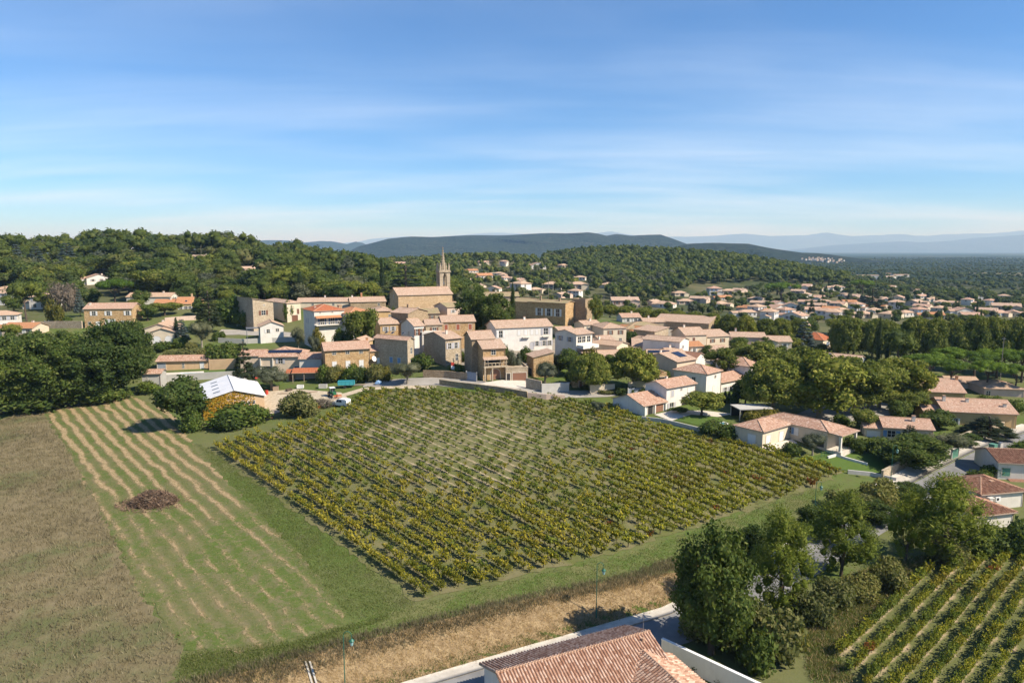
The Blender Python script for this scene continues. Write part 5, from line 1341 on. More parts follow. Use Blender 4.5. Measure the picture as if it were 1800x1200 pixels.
h.block(-3.4, 0.6, 3.4, 6, h.ze-0.5, 'gx', 18, 'cream_wall', 'pink_tiles', zb=-2).win('F', [.16], 0.7, 1.4, 1.3, 'blue').door('F', .5, 2.5, 2.1, 'white', b=1, name='garage_door').chim(h.w*0.66, 2.4, 1.2).win('R', [.5], 0.9, 1.1, 1.1, 'white')
h = HP('ochre two storey house with a broad tan roof behind the bright green tree', 1614, 173, 687, 1697, -12, 13, 'gx', 20, 'ochre_wall', 'pink_tiles')
h.win('R', [.35,.7], 1.2, 0.8, 1.2, 'brown').chim(11, 6, 1.1, mat='orange_tiles').chim(1.6, 7, 2.0, 0.5, 'pink_wall')
h = HP('long ochre house with a sunlit yellow gable beside the street', 1660, 150, 722, 1788, -12, 11, 'gx', 19, 'ochre_wall', 'pink_tiles')
h.block(-3.6, 1, 3.6, 6, h.ze-0.6, 'gx', 17, 'ochre_wall', 'pink_tiles', zb=-2).win('F', [.17], 1.6, 0.7, 1.6, 'white').win('R', [.3], 2.2, 0.9, 1.5, 'brown').chim(1.2, 4, 1.3).chim(6, 4, 0.9).chim(13, 2.5, 0.8)
h = HP('pale hipped roof house half hidden behind the long ochre house', 1731, 186, 682, 1802, -10, 10, 'hip', 16, 'pink_wall', 'pale_tiles'); h.win('F', [.1], 0.8, 1.0, 1.2)
h = HP('house with a pale roof peeping over the broad ochre house', 1668, 196, 672, 1724, -10, 8, 'gx', 16, 'chalk_wall', 'pale_tiles')
h = HP('white house with green shutters cut off by the right edge behind the hedge', 1756, 117, 812, 1840, -8, 8, 'gx', 18, 'chalk_wall', 'brown_tiles', tl='clay_tile_brown'); h.win('F', [.17], 1.0, 1.3, 1.5, 'green', True)
h.part('porch_roof', (lambda m: (slab(m, [(1.6,-2.6,h.ze-3.6),(8,-2.6,h.ze-3.6),(8,-0.02,h.ze-2.9),(1.6,-0.02,h.ze-2.9)], .14), m)[1])(MB('brown_tiles', 'soffit')))
h = HP('white house with a brown tiled roof and an air conditioner on its wall', 1724, 104, 868, 1800, 12, 7.5, 'hip', 18, 'chalk_wall', 'brown_tiles', tl='clay_tile_brown')
h.part('air_conditioner', MB('frame_white', 'paint_dark').box(2.6, 3.5, -0.4, -0.02, h.ze-1.3, h.ze-0.6).tube((2.95,-0.41,h.ze-0.95),(2.95,-0.4,h.ze-0.95),0.24,0.24,12,1)); h.chim(4.5, 2.5, 1.0)
h.part('chimney', MB('white_wall').box(1.0, 1.7, -0.72, -0.02, -0.5, h.ze-0.6).box(0.9, 1.8, -0.85, 0.1, h.ze-0.597, h.ze-0.45))
h = HP('lowest white house with a reddish brown roof at the right edge', 1716, 97, 906, 1782, 14, 7, 'hip', 18, 'chalk_wall', 'brown_tiles', tl='clay_tile_brown')
# the near house below the lane
rr = math.radians(24); nx, ny = -math.sin(rr), math.cos(rr)
fx, fy = -1.4 - nx*3.75 + math.cos(rr)*0.35, 56 - ny*3.75 + math.sin(rr)*0.35
h = House('house', 'near white house with a big ridged roof of curved clay tiles at the bottom edge', fx, fy, -0.1, 24, 'house')
h.block(0, 0, 15.6, 7.5, 3.55, 'gx', 21, 'white_wall', 'mixed_tiles', tl=True, ov=0.4)
h.block(10.9, -7, 6.2, 8.8, 3.25, 'gy', 21, 'white_wall', 'mixed_tiles', tl=True, ov=0.4, zb=-1)
m = MB('ridge_tile', 'metal'); m.tube((14.6, 2.9, 4.6), (14.6, 2.9, 5.2), 0.14, 0.14, 8); m.obj('vent_pipe', h.B[0]['roof'])
m = MB('metal'); m.tube((15.2, 3.75, 4.9), (15.2, 3.75, 7.3), 0.025); m.tube((14.7, 3.75, 7.1), (15.7, 3.75, 7.1), 0.018)
for k in range(7): m.tube((14.75+k*0.15, 3.45+0.02*k, 7.1), (14.75+k*0.15, 4.05-0.02*k, 7.1), 0.012)
m.obj('aerial', h.B[0]['roof'])
# barn by the field
h = HP('farm shed with a shallow white sheet metal roof and creeper on its gable', 358, 146, 703, 457, 10, 26, 'gy', 15, 'apricot_wall', 'old_tiles', name='farm_shed', cat='farm shed', ridge=False) if False else None
def farm_shed():
    x, y, ze = PY(357, 704, 146); a = math.radians(26); z = h1(x, y) - 0.1
    w, d, e = 12.6, 20.0, ze - z
    H_ = House('farm_shed', 'farm shed with a white sheet metal roof and golden creeper on its gable', x, y, z, 26, 'farm shed')
    mb = MB('apricot_wall'); p = 1.75
    mb.poly([(0,0,-1),(w,0,-1),(w,0,e),(w/2,0,e+p),(0,0,e)]); mb.poly([(w,d,-1),(0,d,-1),(0,d,e),(w/2,d,e+p),(w,d,e)]); mb.poly([(0,d,-1),(0,0,-1),(0,0,e),(0,d,e)]); mb.poly([(w,0,-1),(w,d,-1),(w,d,e),(w,0,e)])
    mb.obj('wall', H_.t)
    b = NB('sheet_metal'); su = b.n('ShaderNodeSeparateXYZ', {0: b.obj()}).outputs
    b.bsdf(b.mix(b.rng(b.noise(b.obj(), 0.4, 5), 0.3, 0.7), (0.66,0.66,0.67), (0.74,0.73,0.72)), 0.5, 0.3, nrm=b.bump(b.math('SINE', b.math('MULTIPLY', su[1], 14.0)), 0.03, 0.5)); M['sheet_metal'] = b.m
    r = MB('sheet_metal', 'metal'); o = 0.45; t = p/(w/2)
    for s in (0, 1):
        q = [(-o,-o,e-o*t+0.1),(w/2,-o,e+p+0.1),(w/2,d+o,e+p+0.1),(-o,d+o,e-o*t+0.1)]
        if s: q = [(w-x_, y_, z_) for x_, y_, z_ in q][::-1]
        P = [Vector(v) for v in q]; r.poly(P, 0); Q = [v - Vector((0,0,0.08)) for v in P]; r.poly(Q[::-1], 0)
        for i in range(4): r.poly([Q[i], Q[(i+1)%4], P[(i+1)%4], P[i]], 0)
    ro = r.obj('roof', H_.t)
    MB('metal').tube((w/2,-o,e+p+0.12),(w/2,d+o,e+p+0.12),0.09,0.09,6).obj('ridge_cap', ro)
    for k in range(4):
        y0 = 3 + k*4.2; zc = e + 1.75*(2.2/(w/2)) + 0.115; m = MB('metal'); m.hexa([(2.2,y0,zc),(3.6,y0,zc+1.4*t),(3.6,y0+1.0,zc+1.4*t),(2.2,y0+1.0,zc),(2.2,y0,zc+.03),(3.6,y0,zc+1.4*t+.03),(3.6,y0+1.0,zc+1.4*t+.03),(2.2,y0+1.0,zc+.03)]); m.obj('skylight', ro)
    H_.B.append(dict(x0=0, y0=0, w=w, d=d, ze=e)); H_.win('F', [.3,.78], 1.0, 1.5, 0.7, None); H_.win('F', [.68], 0.9, 1.0, 0.6)
    # creeper: leaves on the wall face, part of the shed
    n = 2200; u = rng.uniform(0, 1, n)**1.6*w; zt = e + p - abs(u - w/2)*p/(w/2)
    v = rng.uniform(0, 1, n)*zt; k = (u < 5.2) | ((u < 8) & (rng.random(n) < 0.45)) | (rng.random(n) < 0.5*np.exp(-((u-8)/2.2)**2)*(v > 0.5*e))
    c = np.c_[u, -0.05 - rng.uniform(0, .12, n), v][k]
    V, F = quads(c, rng.normal(size=c.shape)*0.4 + [0,-1,0.2], 0.42, 0.9)
    add('creeper', npmesh('creeper', V, F, ['creeper_leaf']), H_.t)
    return H_
SHED = farm_shed()
for r in DBG:
    if r[3] < 2.3 or r[4] < 2.2 or r[3] > 11 or r[1] < 3: print('HOUSE', r)
# ------------------------------------------------------------------ walls, roads, yards of the village
def wall(name, label, px, ht, th, mat, cat='wall', d=None, cap=None, world=None, step=3.0):
    P = world or [G(*p)[:2] for p in px]
    V = [Vector(p) for p in P]; pts = []
    for a, b in zip(V[:-1], V[1:]):
        n = max(1, int((b-a).length/step)); pts += [a.lerp(b, k/n) for k in range(n)]
    pts.append(V[-1]); c = pts[0]; z0 = h1(c.x, c.y)
    t = thing(name, label, cat, (c.x, c.y, z0)); m = MB(mat); mc = MB(cap or mat)
    for i, (a, b) in enumerate(zip(pts[:-1], pts[1:])):
        d_ = (b-a).normalized(); n_ = Vector((-d_.y, d_.x))*th/2
        za, zb = h1(a.x, a.y) - z0, h1(b.x, b.y) - z0
        q = [a+n_-c, a-n_-c, b-n_-c, b+n_-c]; zz = (za, za, zb, zb)
        hh = ht if not isinstance(ht, tuple) else None
        H0, H1 = (ht, ht) if hh else (np.interp(i/(len(pts)-1), [0,1], ht), np.interp((i+1)/(len(pts)-1), [0,1], ht))
        top = (za+H0, za+H0, zb+H1, zb+H1)
        m.hexa([(v.x, v.y, z-0.7) for v, z in zip(q, zz)] + [(v.x, v.y, z) for v, z in zip(q, top)])
        if cap:
            e = n_.normalized()*(th/2+0.05); q = [a+e-c, a-e-c, b-e-c, b+e-c]
            mc.hexa([(v.x, v.y, z+0.003) for v, z in zip(q, top)] + [(v.x, v.y, z+0.08) for v, z in zip(q, top)])
    m.obj('wall', t)
    if cap: mc.obj('coping', t)
    return t
ribbon('village_road', gp((640,676),(700,672),(775,670),(850,678),(930,689),(1000,693),(1060,692),(1110,686)), [4.5,6.5,6.5,6,5.5,5.5,5,5], 'pale_road', 0.09)
ribbon('upper_road', gp((385,584),(430,584),(500,588),(540,590),(560,606),(600,604)), [9,9,7,5,4,4], 'pale_road', 0.08)
sheet('farm_yard', gp((455,712),(470,688),(520,684),(600,690),(612,700),(560,712),(520,716),(480,728),(462,735)), 'gravel', 0.07, 1.5)
sheet('forecourt', gp((840,676),(885,668),(925,668),(950,680),(905,683)), 'pale_paving', 0.12, 1.5)
sheet('square', gp((1380,735),(1440,712),(1530,706),(1590,712),(1580,728),(1520,735),(1480,745)), 'pale_road', 0.10, 2.0)
sheet('village_ground', gp((560,600),(700,590),(760,630),(850,650),(1000,640),(1120,650),(1200,640),(1290,640),(1290,590),(1180,575),(1050,575),(960,600),(850,600),(760,585)), 'courtyard', 0.05, 4)
sheet('lawn', gp((1395,806),(1440,800),(1475,778),(1520,776),(1548,800),(1560,832),(1500,830)), 'lawn', 0.09, 1.5)
sheet('lawn', gp((1185,738),(1215,729),(1262,733),(1272,742),(1240,752),(1228,748)), 'lawn', 0.09, 1.5)
sheet('lawn', gp((358,652),(415,648),(418,656),(360,657)), 'lawn', 0.09, 1.5)
sheet('terrace', gp((1150,729),(1180,722),(1235,722),(1290,728),(1262,733),(1215,729),(1180,740)), 'pale_paving', 0.10, 1.5)
sheet('terrace', gp((1338,785),(1392,772),(1402,779),(1358,794)), 'pale_paving', 0.10, 1.0)
sheet('terrace', gp((1440,787),(1470,780),(1495,780),(1466,789)), 'pale_paving', 0.12, 1.0)
sheet('terrace', gp((278,662),(320,658),(372,655),(420,653),(420,649),(280,656)), 'pale_paving', 0.07, 1.5)
sheet('left_lawn', gp((0,583),(60,578),(150,577),(240,580),(240,588),(120,592),(0,598)), 'mown_grass', 0.06, 3)
ribbon('pavement', lane_pts(1.9, 0.68, 0.99), 3.4, 'concrete', 0.16, 1.5, thick=0.2)

wall('stone_wall', 'long low stone wall between the village road and the top of the vineyard', [(773,676),(850,686),(927,698)], 1.35, 0.45, 'grey_stone', cap='pale_stone')
wall('parapet_wall', 'pale concrete parapet where the village road bends above the vineyard', [(928,699),(960,702),(993,703)], 1.3, 0.35, 'pink_wall')
wall('stone_wall', 'short stone wall under the flowering bank by the steel gate', [(744,663),(782,664),(822,668)], 1.9, 0.4, 'grey_stone')
wall('concrete_wall', 'grey concrete garden wall running past the small shed', [(281,672),(330,668),(413,664)], 1.9, 0.3, 'concrete_wall')
wall('garden_wall', 'plain peach garden wall joining the low apricot house', [(368,650),(420,648)], 3.0, 0.3, 'apricot_wall')
wall('garden_wall', 'old pale stone terrace wall left of the stone farmhouse', [(56,578),(100,577),(145,577)], 2.6, 0.5, 'pale_stone')
wall('garden_wall', 'grey garden wall below the small white gabled house', [(384,602),(430,604),(520,600)], 1.6, 0.3, 'concrete_wall')
wall('garden_wall', 'white courtyard wall beside the sloping lane below the red roofed villa', [(565,604),(590,606),(608,604)], 2.2, 0.3, 'white_wall')
wall('garden_wall', 'terrace wall with a pale balustrade below the orange roofed house', [(290,566),(345,562)], 1.6, 0.3, 'pink_wall')
wall('garden_wall', 'cream garden wall left of the gate between the two plane trees', [(1037,692),(1080,690)], 2.2, 0.35, 'cream_wall', cap='pale_stone')
wall('garden_wall', 'cream garden wall right of the gate behind the blue sliding gate', [(1104,690),(1150,685)], 2.6, 0.35, 'cream_wall', cap='pale_stone')
wall('retaining_wall', 'whitewashed sloping wall below the pool garden', [(952,690),(1000,688)], 2.2, 0.35, 'concrete_wall')
wall('garden_wall', 'stone wall of the terrace stairs beside the pool house', [(925,682),(952,688)], 2.6, 0.4, 'pale_stone')
wall('street_wall', 'stone street wall in front of the big garden tree', None, 1.5, 0.4, 'pale_stone', world=lane_pts(4.0, 0.70, 0.79, 6), cap='pale_stone')
wall('street_wall', 'sunlit stone street wall right of the green gate', None, 1.6, 0.4, 'pale_stone', world=lane_pts(4.2, 0.83, 0.90, 6), cap='pale_stone')
wall('street_wall', 'far end of the stone street wall under the long ochre house', None, 1.5, 0.4, 'pale_stone', world=lane_pts(4.2, 0.915, 0.98, 6), cap='pale_stone')
wall('low_wall', 'low grey wall along the foot of the lawn by the vineyard corner', [(1490,832),(1530,836),(1575,846)], 0.7, 0.3, 'concrete_wall')
wall('low_wall', 'low white wall bordering the bungalow lawn', [(1455,806),(1470,802),(1495,810),(1525,818)], 0.5, 0.3, 'white_wall')
wall('low_wall', 'low grey edging wall between the vineyard and the patio house', [(1128,738),(1165,742),(1230,758)], 0.8, 0.3, 'concrete_wall')
hx = lambda lx, ly: (fx + lx*math.cos(rr) - ly*math.sin(rr), fy + lx*math.sin(rr) + ly*math.cos(rr))
wall('boundary_wall', 'white boundary wall stepping down to the right of the near tiled roof', None, 2.1, 0.25, 'white_wall', world=[hx(19.2,6.0), hx(21.0,1.5), hx(22.7,-3), hx(25,-9)], cap='white_paint')
wall('boundary_wall', 'low white boundary wall left of the near house', None, 1.1, 0.25, 'white_wall', world=[hx(-0.3,5.6), hx(-3.4,5.2), hx(-4.6,0), hx(-5.0,-4)], cap='white_paint')
def drain():
    x, y, z = G(541,1166); x2, y2 = G(556,1215)[:2]
    t = thing('drain_channel', 'narrow concrete drain running down the bank at the bottom left', 'drain', (x, y, z)); m = MB('concrete')
    n = 8
    for i in range(n):
        a, b = i/n, (i+1)/n
        for o in (-0.3, 0.12):
            q = []
            for f in (a, b):
                px, py = x+(x2-x)*f, y+(y2-y)*f; zz = h1(px, py) - z
                q.append([(px-x+o, py-y, zz-0.3), (px-x+o+0.18, py-y, zz-0.3), (px-x+o+0.18, py-y, zz+0.28), (px-x+o, py-y, zz+0.28)])
            A, B = q; m.hexa([A[0], A[1], B[1], B[0], A[3], A[2], B[2], B[3]])
    m.obj('channel', t)
drain()
def pool(label, px, z0=None, up=0.12):
    P = [G(*p) for p in px]; z = (max(p[2] for p in P) if z0 is None else z0) + up; c = P[0]
    t = thing('swimming_pool', label, 'pool', (c[0], c[1], z))
    Q = [Vector((p[0]-c[0], p[1]-c[1])) for p in P]; ctr = sum(Q, Vector((0,0)))/len(Q); I = [ctr + (q-ctr)*0.82 for q in Q]; m = MB('white_paint'); n = len(Q)
    for i in range(n):
        j = (i+1) % n; a, b, c2, d = Q[i], Q[j], I[j], I[i]; m.hexa([(v.x, v.y, -0.4) for v in (a,b,c2,d)] + [(v.x, v.y, 0.05) for v in (a,b,c2,d)])
    m.obj('coping', t); w_ = MB('pool_water'); w_.poly([(v.x, v.y, -0.03) for v in I]); w_.obj('water', t)
plain('pool_water', (0.10,0.34,0.42), 0.05, 0.5, var=0.03)
pool('small pool with pale paving in front of the apricot house', [(312,660),(352,657),(358,655),(320,657)])
pool('pool on the terrace above the stone garage', [(912,652),(928,652),(930,649),(914,648)], up=1.3)
pool('garden pool beside the olive tree and sloping white wall', [(970,682),(1000,680),(1002,676),(975,676)], up=0.5)
pool('narrow pool in front of the white patio house', [(1248,748),(1272,742),(1280,745),(1258,752)])
pool('turquoise pool on the terrace left of the stone farmhouse', [(76,575),(108,574),(110,569),(80,569)], up=1.0)

# ------------------------------------------------------------------ lamps, vehicles, heaps
plain('lamp_green', (0.02,0.11,0.07), 0.45, 0.4); plain('lamp_glass', (0.25,0.42,0.42), 0.2, 0.5)
def lamp(x, y, ht, label, rz=0.0, cat='street lamp'):
    t = thing('street_lamp', label, cat, (x, y, h1(x, y)), rz)
    MB('lamp_green').tube((0,0,-0.3), (0,0,0.9), 0.085, 0.075).tube((0,0,0.9), (0,0,ht), 0.05, 0.04).tube((0,0,0.88),(0,0,0.96),0.1,0.1).obj('pole', t)
    A = [(0.0 + 0.38*(1-math.cos(a)), 0, ht - 0.05 + 0.42*math.sin(a)) for a in np.linspace(0, math.pi, 10)]
    MB('lamp_green').path(A, [0.032]*10, 6).tube(A[-1], (A[-1][0], 0, ht-0.35), 0.03).obj('crook', t)
    hd = MB('lamp_green').tube((0.76,0,ht-0.35), (0.76,0,ht-0.55), 0.06, 0.26, 10).tube((0.76,0,ht-0.55),(0.76,0,ht-0.62),0.26,0.24,10).obj('lantern', t)
    MB('lamp_glass').tube((0.76,0,ht-0.62), (0.76,0,ht-1.0), 0.2, 0.12, 10).obj('globe', hd)
    return t
x, y, z = G(1048,1086); lamp(x, y, 6.3, 'green lamp post with a crook arm standing left of the dark oak')
x2, y2 = LB0[18]; 
def at_u(u, line):
    return min(line, key=lambda p: abs(UV(p[0], p[1], h1(*p))[0] - u))
p_ = at_u(611, lane_pts(1.8, 0.02, 0.5, 200)); lamp(p_[0], p_[1], 6.4, 'green lamp post with a crook arm at the bottom edge by the drain')
p_ = at_u(1432, lane_pts(2.2, 0.3, 0.9, 200)); lamp(p_[0], p_[1], 6.4, 'green lamp post half hidden between the pines and the vineyard corner')
p_ = at_u(1566, lane_pts(2.4, 0.3, 0.95, 200)); lamp(p_[0], p_[1], 6.4, 'green lamp post in front of the big garden tree')
def van():
    x, y, z = G(600,714); t = thing('parked_van', 'small white van parked on the grass at the top of the vineyard', 'van', (x, y, z), math.radians(158))
    # x forward is the nose
    b = MB('van_white'); prof = [(-1.95,0.42),(1.75,0.42),(2.05,0.55),(2.1,0.85),(1.95,1.02),(1.15,1.18),(0.45,1.78),(0.1,1.86),(-1.7,1.84),(-2.0,1.7),(-2.08,1.0)]
    b.prism(prof, -0.86, 0.86, 0); b.obj('body', t)
    g = MB('glass'); g.poly([(1.12,-0.74,1.20),(1.12,0.74,1.20),(0.5,0.68,1.75),(0.5,-0.68,1.75)]).obj if False else None
    g.hexa([(1.13,-0.72,1.21),(1.13,0.72,1.21),(0.52,0.66,1.75),(0.52,-0.66,1.75),(1.16,-0.72,1.23),(1.16,0.72,1.23),(0.55,0.66,1.77),(0.55,-0.66,1.77)]); g.obj('windscreen', t)
    for s in (-1, 1):
        for x0, x1 in ((0.02,0.82),(-0.72,-0.06)):
            q = MB('glass'); top = 0.42 if x1 > 0.5 else x1
            q.hexa([(x0,s*0.862,1.15),(x1,s*0.862,1.15),(top,s*0.862,1.66),(x0,s*0.862,1.66),(x0,s*0.885,1.15),(x1,s*0.885,1.15),(top,s*0.885,1.66),(x0,s*0.885,1.66)]); q.obj('side_window', t)
        for xx in (1.25, -1.3):
            wq = MB('rubber').tube((xx,s*0.66,0.32),(xx,s*0.9,0.32),0.33,0.33,16).obj('wheel', t)
            MB('metal').tube((xx,s*0.9,0.32),(xx,s*0.915,0.32),0.2,0.2,12).obj('hub_cap', wq)
        MB('glass').box(2.02,2.1,min(s*0.5,s*0.8),max(s*0.5,s*0.8),0.72,0.9).obj('headlight', t)
        MB('van_white').box(0.82,0.98,min(s*0.87,s*1.02),max(s*0.87,s*1.02),1.1,1.26).obj('mirror', t)
    MB('rubber').box(2.0,2.14,-0.8,0.8,0.36,0.56).obj('bumper', t)
plain('van_white', (0.74,0.74,0.74), 0.3, 0.5, var=0.02); plain('rubber', (0.025,0.025,0.025), 0.8); van()
plain('teal_paint', (0.05,0.30,0.34), 0.5); plain('tractor_green', (0.03,0.14,0.06), 0.45); plain('orange_paint', (0.5,0.12,0.03), 0.6); plain('red_paint', (0.45,0.05,0.03), 0.5); plain('blue_tarp', (0.24,0.38,0.55), 0.6, var=0.4); plain('plank', (0.32,0.24,0.17), 0.9); plain('yellow_paint', (0.6,0.45,0.05), 0.5)
def trailer():
    x, y, z = G(609,681); t = thing('farm_trailer', 'turquoise farm tipping trailer parked below the creeper hedge', 'trailer', (x, y, z), math.radians(8))
    b = MB('teal_paint'); L, W = 2.05, 1.0
    b.box(-L,L,-W,W,0.8,0.9)
    for s in (-1,1): b.box(-L,L,min(s*W,s*(W-.06)),max(s*W,s*(W-.06)),0.903,1.75)
    b.box(-L,-L+.06,-W+.063,W-.063,0.903,1.75); b.box(L-.06,L,-W+.063,W-.063,0.903,1.75)
    for k in np.linspace(-L+0.05, L-0.12, 5): b.box(k,k+0.08,-W-0.05,-W-0.003,0.8,1.78)
    b.box(-L,L,-W-0.06,-W-0.003,1.783,1.85); b.obj('body', t)
    MB('metal').box(-L,L+1.4,-0.1,0.1,0.6,0.797).obj('drawbar', t)
    for s in (-1,1): MB('rubber').tube((-0.3,s*0.8,0.4),(-0.3,s*1.02,0.4),0.4,0.4,16).obj('wheel', t)
trailer()
def tractor():
    x, y, z = G(585,697); t = thing('tractor', 'green vineyard tractor with a white cab roof left of the trailer', 'tractor', (x, y, z), math.radians(-60))
    MB('tractor_green').box(0.1,1.7,-0.35,0.35,0.7,1.3).box(1.703,1.85,-0.3,0.3,0.75,1.2).obj('bonnet', t)
    c = MB('tractor_green', 'glass'); c.box(-1.1,0.1,-0.55,0.55,0.6,1.25); 
    for a in ((-1.1,-0.55),(-1.1,0.47),(0.02,-0.55),(0.02,0.47)): c.box(a[0],a[0]+.08,a[1],a[1]+.08,1.253,2.1)
    c.obj('cab', t); MB('frame_white').box(-1.2,0.2,-0.65,0.65,2.103,2.25).obj('cab_roof', t); MB('glass').box(-1.0,0.0,-0.5,0.5,1.26,2.09).obj('cab_glass', t)
    for s in (-1,1):
        wq = MB('rubber').tube((-0.7,s*0.6,0.6),(-0.7,s*0.95,0.6),0.6,0.6,18).obj('rear_wheel', t); MB('yellow_paint').tube((-0.7,s*0.95,0.6),(-0.7,s*0.965,0.6),0.3,0.3,12).obj('rim', wq)
        MB('rubber').tube((1.3,s*0.5,0.38),(1.3,s*0.75,0.38),0.38,0.38,16).obj('front_wheel', t)
    MB('metal').tube((1.2,-0.3,1.3),(1.2,-0.3,2.0),0.05).obj('exhaust', t)
    x, y, z = G(594,701); t = thing('cultivator', 'orange and red vineyard cultivator between the tractor and the van', 'cultivator', (x, y, z), 0.4)
    f = MB('orange_paint').box(-0.9,0.9,-0.08,0.08,0.7,0.85).box(-0.9,0.9,0.5,0.64,0.7,0.85)
    for k in (-0.85,0,0.8): f.box(k,k+0.1,0.083,0.497,0.72,0.83)
    f.tube((0,0,0.85),(0,0.3,1.3),0.05).obj('frame', t)
    for k in range(6): MB('red_paint').path([(-0.85+k*0.33,0.0,0.7),(-0.85+k*0.33,-0.2,0.35),(-0.85+k*0.33,0.05,0.02)], [0.04,0.035,0.02], 5).obj('tine', t)
tractor()
def clutter():
    def at(u, v): return G(u, v)
    def crate(u, v, label, col, s=(0.6,0.5,0.5), rz=0.3, cat='crate'):
        x, y, z = at(u, v); t = thing('crate', label, cat, (x, y, z), rz); a, b, c = s
        for k in range(4):
            z0 = 0.05 + k*c*2/4; m = MB(col); m.box(-a,a,-b,-b+.04,z0,z0+c*2/4-.05); m.obj('slat', t); m = MB(col); m.box(-a,a,b-.04,b,z0,z0+c*2/4-.05); m.obj('slat', t)
            m = MB(col); m.box(-a,-a+.04,-b+.043,b-.043,z0,z0+c*2/4-.05); m.obj('slat', t); m = MB(col); m.box(a-.04,a,-b+.043,b-.043,z0,z0+c*2/4-.05); m.obj('slat', t)
        MB(col).box(-a+.043,a-.043,-b+.043,b-.043,0.0,0.06).obj('base', t)
    crate(485,686, 'brown wooden crate among the yard junk by the olive tree', 'plank', (0.7,0.6,0.55)); crate(528,682, 'pale crate at the back of the yard below the red roofed lean-to', 'frame_white', (0.8,0.6,0.4), 0.1); crate(568,682, 'grey crate in a row beside the tractor', 'concrete_wall', (1.0,0.6,0.5), 0.05); crate(508,687, 'low dark crate in the middle of the yard junk', 'bark', (0.7,0.5,0.3), 0.8)
    def drum(u, v, label, col, r=0.32, h=0.95, name='drum'):
        x, y, z = at(u, v); t = thing(name, label, name, (x, y, z)); m = MB(col).tube((0,0,0),(0,0,h),r,r,14)
        for k in (0.33,0.66): m.tube((0,0,h*k-.02),(0,0,h*k+.02),r*1.05,r*1.05,14)
        m.obj('body', t); MB('rubber').tube((r*0.5,0,h),(r*0.5,0,h+.04),0.06,0.06,8).obj('cap', t)
    drum(469,693, 'red metal drum standing at the edge of the yard', 'red_paint', 0.38, 1.05)
    def boards(u, v, label, rz, n=9):
        x, y, z = at(u, v); t = thing('plank_pile', label, 'planks', (x, y, z), rz)
        for k in range(n):
            m = MB('plank'); a = random.uniform(-.25,.25); y0 = (k % 3)*0.35 - 0.4; z0 = (k//3)*0.09; L = random.uniform(1.0,1.7); m.hexa([(-L,y0+a*-.5,z0),(L,y0+a*.5,z0),(L,y0+.3+a*.5,z0),(-L,y0+.3-a*.5,z0),(-L,y0+a*-.5,z0+.06),(L,y0+a*.5,z0+.06),(L,y0+.3+a*.5,z0+.06),(-L,y0+.3-a*.5,z0+.06)]); m.obj('plank', t)
    boards(632,677, 'pile of weathered planks right of the turquoise trailer', 0.1); boards(548,690, 'low heap of boards in the sunlit yard', 0.5); boards(552,724, 'tangle of pale poles under the bare bush', 0.25, 7); boards(500,692, 'scattered boards in front of the dark crate', -0.2, 6)
    x, y, z = at(665,676); t = thing('tarpaulin_heap', 'pale blue tarpaulin heap beside the big olive bush', 'tarpaulin', (x, y, z)); MB('blue_tarp').blob((0,0,0.4), 0.9, n=10, k=6, sq=(1,0.8,0.8), jit=0.18).obj('sheet', t); MB('plank').tube((-0.8,-.5,0.05),(0.9,-.6,0.08),0.08,0.08,6).obj('pole', t)
    x, y, z = at(502,708); t = thing('tarpaulin_heap', 'dark tarpaulin propped against the bare bush in the yard', 'tarpaulin', (x, y, z)); MB('rubber').prism([(-0.9,0),(0.9,0),(0.2,1.5),(-0.2,1.5)], -0.7, 0.7).obj('sheet', t); MB('plank').tube((0,-0.72,0),(0,-0.74,1.6),0.05,0.05,6).obj('pole', t)
    x, y, z = at(472,737); t = thing('water_cart', 'dark tank on a small cart beside the shrubs of the shed', 'cart', (x, y, z)); MB('paint_dark').tube((-0.8,0,0.9),(0.8,0,0.9),0.45,0.45,14).obj('tank', t); MB('rust_metal').box(-0.9,0.9,-0.4,0.4,0.38,0.45).obj('frame', t)
    for s in (-1,1): MB('rubber').tube((0,s*0.42,0.3),(0,s*0.55,0.3),0.3,0.3,14).obj('wheel', t)
    x, y, z = at(561,720); t = thing('orange_bin', 'small orange machine guard standing by the pale poles', 'machine', (x, y, z), 0.3); MB('orange_paint').box(-0.25,0.25,-0.2,0.2,0.3,1.1).obj('casing', t); MB('metal').tube((0.15,0,0),(0.15,0,0.297),0.04).tube((-0.15,0,0),(-0.15,0,0.297),0.04).obj('leg', t)
    x, y, z = at(446,678); t = thing('parasol', 'small red garden parasol behind the shed roof', 'parasol', (x, y, z)); MB('metal').tube((0,0,0),(0,0,2.4),0.03).obj('pole', t); MB('red_paint').tube((0,0,2.0),(0,0,2.55),1.4,0.03,8).obj('canopy', t)
    # brush heap in the striped field
    x, y, z = G(270,884); t = thing('brush_heap', 'heap of uprooted brown vine stumps in the striped field', 'brush heap', (x, y, z)); n = 3400
    a = rng.uniform(0, 6.28, n); q = np.sqrt(rng.uniform(0, 1, n)); top = 2.0*(1-q**2)**0.7*(0.9+0.2*np.sin(3*a+1)*q); c = np.c_[3.6*q*np.cos(a), 2.5*q*np.sin(a), top*rng.uniform(0.55,1.08,n)]
    a2_ = rng.uniform(0, 6.28, 500); q2 = rng.uniform(0.95, 1.55, 500); c = np.r_[c, np.c_[3.6*q2*np.cos(a2_), 2.5*q2*np.sin(a2_), rng.uniform(0.02, 0.12, 500)]]
    V, F = quads(c, rng.normal(size=c.shape)*0.7 + [0,0,0.6], 0.85, 0.12); add('twigs', npmesh('twigs', V, F, ['brush_twig']), t)
    m = MB('brush_twig').blob((0,0,0.1), 1.6, n=14, k=8, sq=(2.0,1.4,0.72), jit=0.15); m.obj('heap', t)
    m = MB('bark')
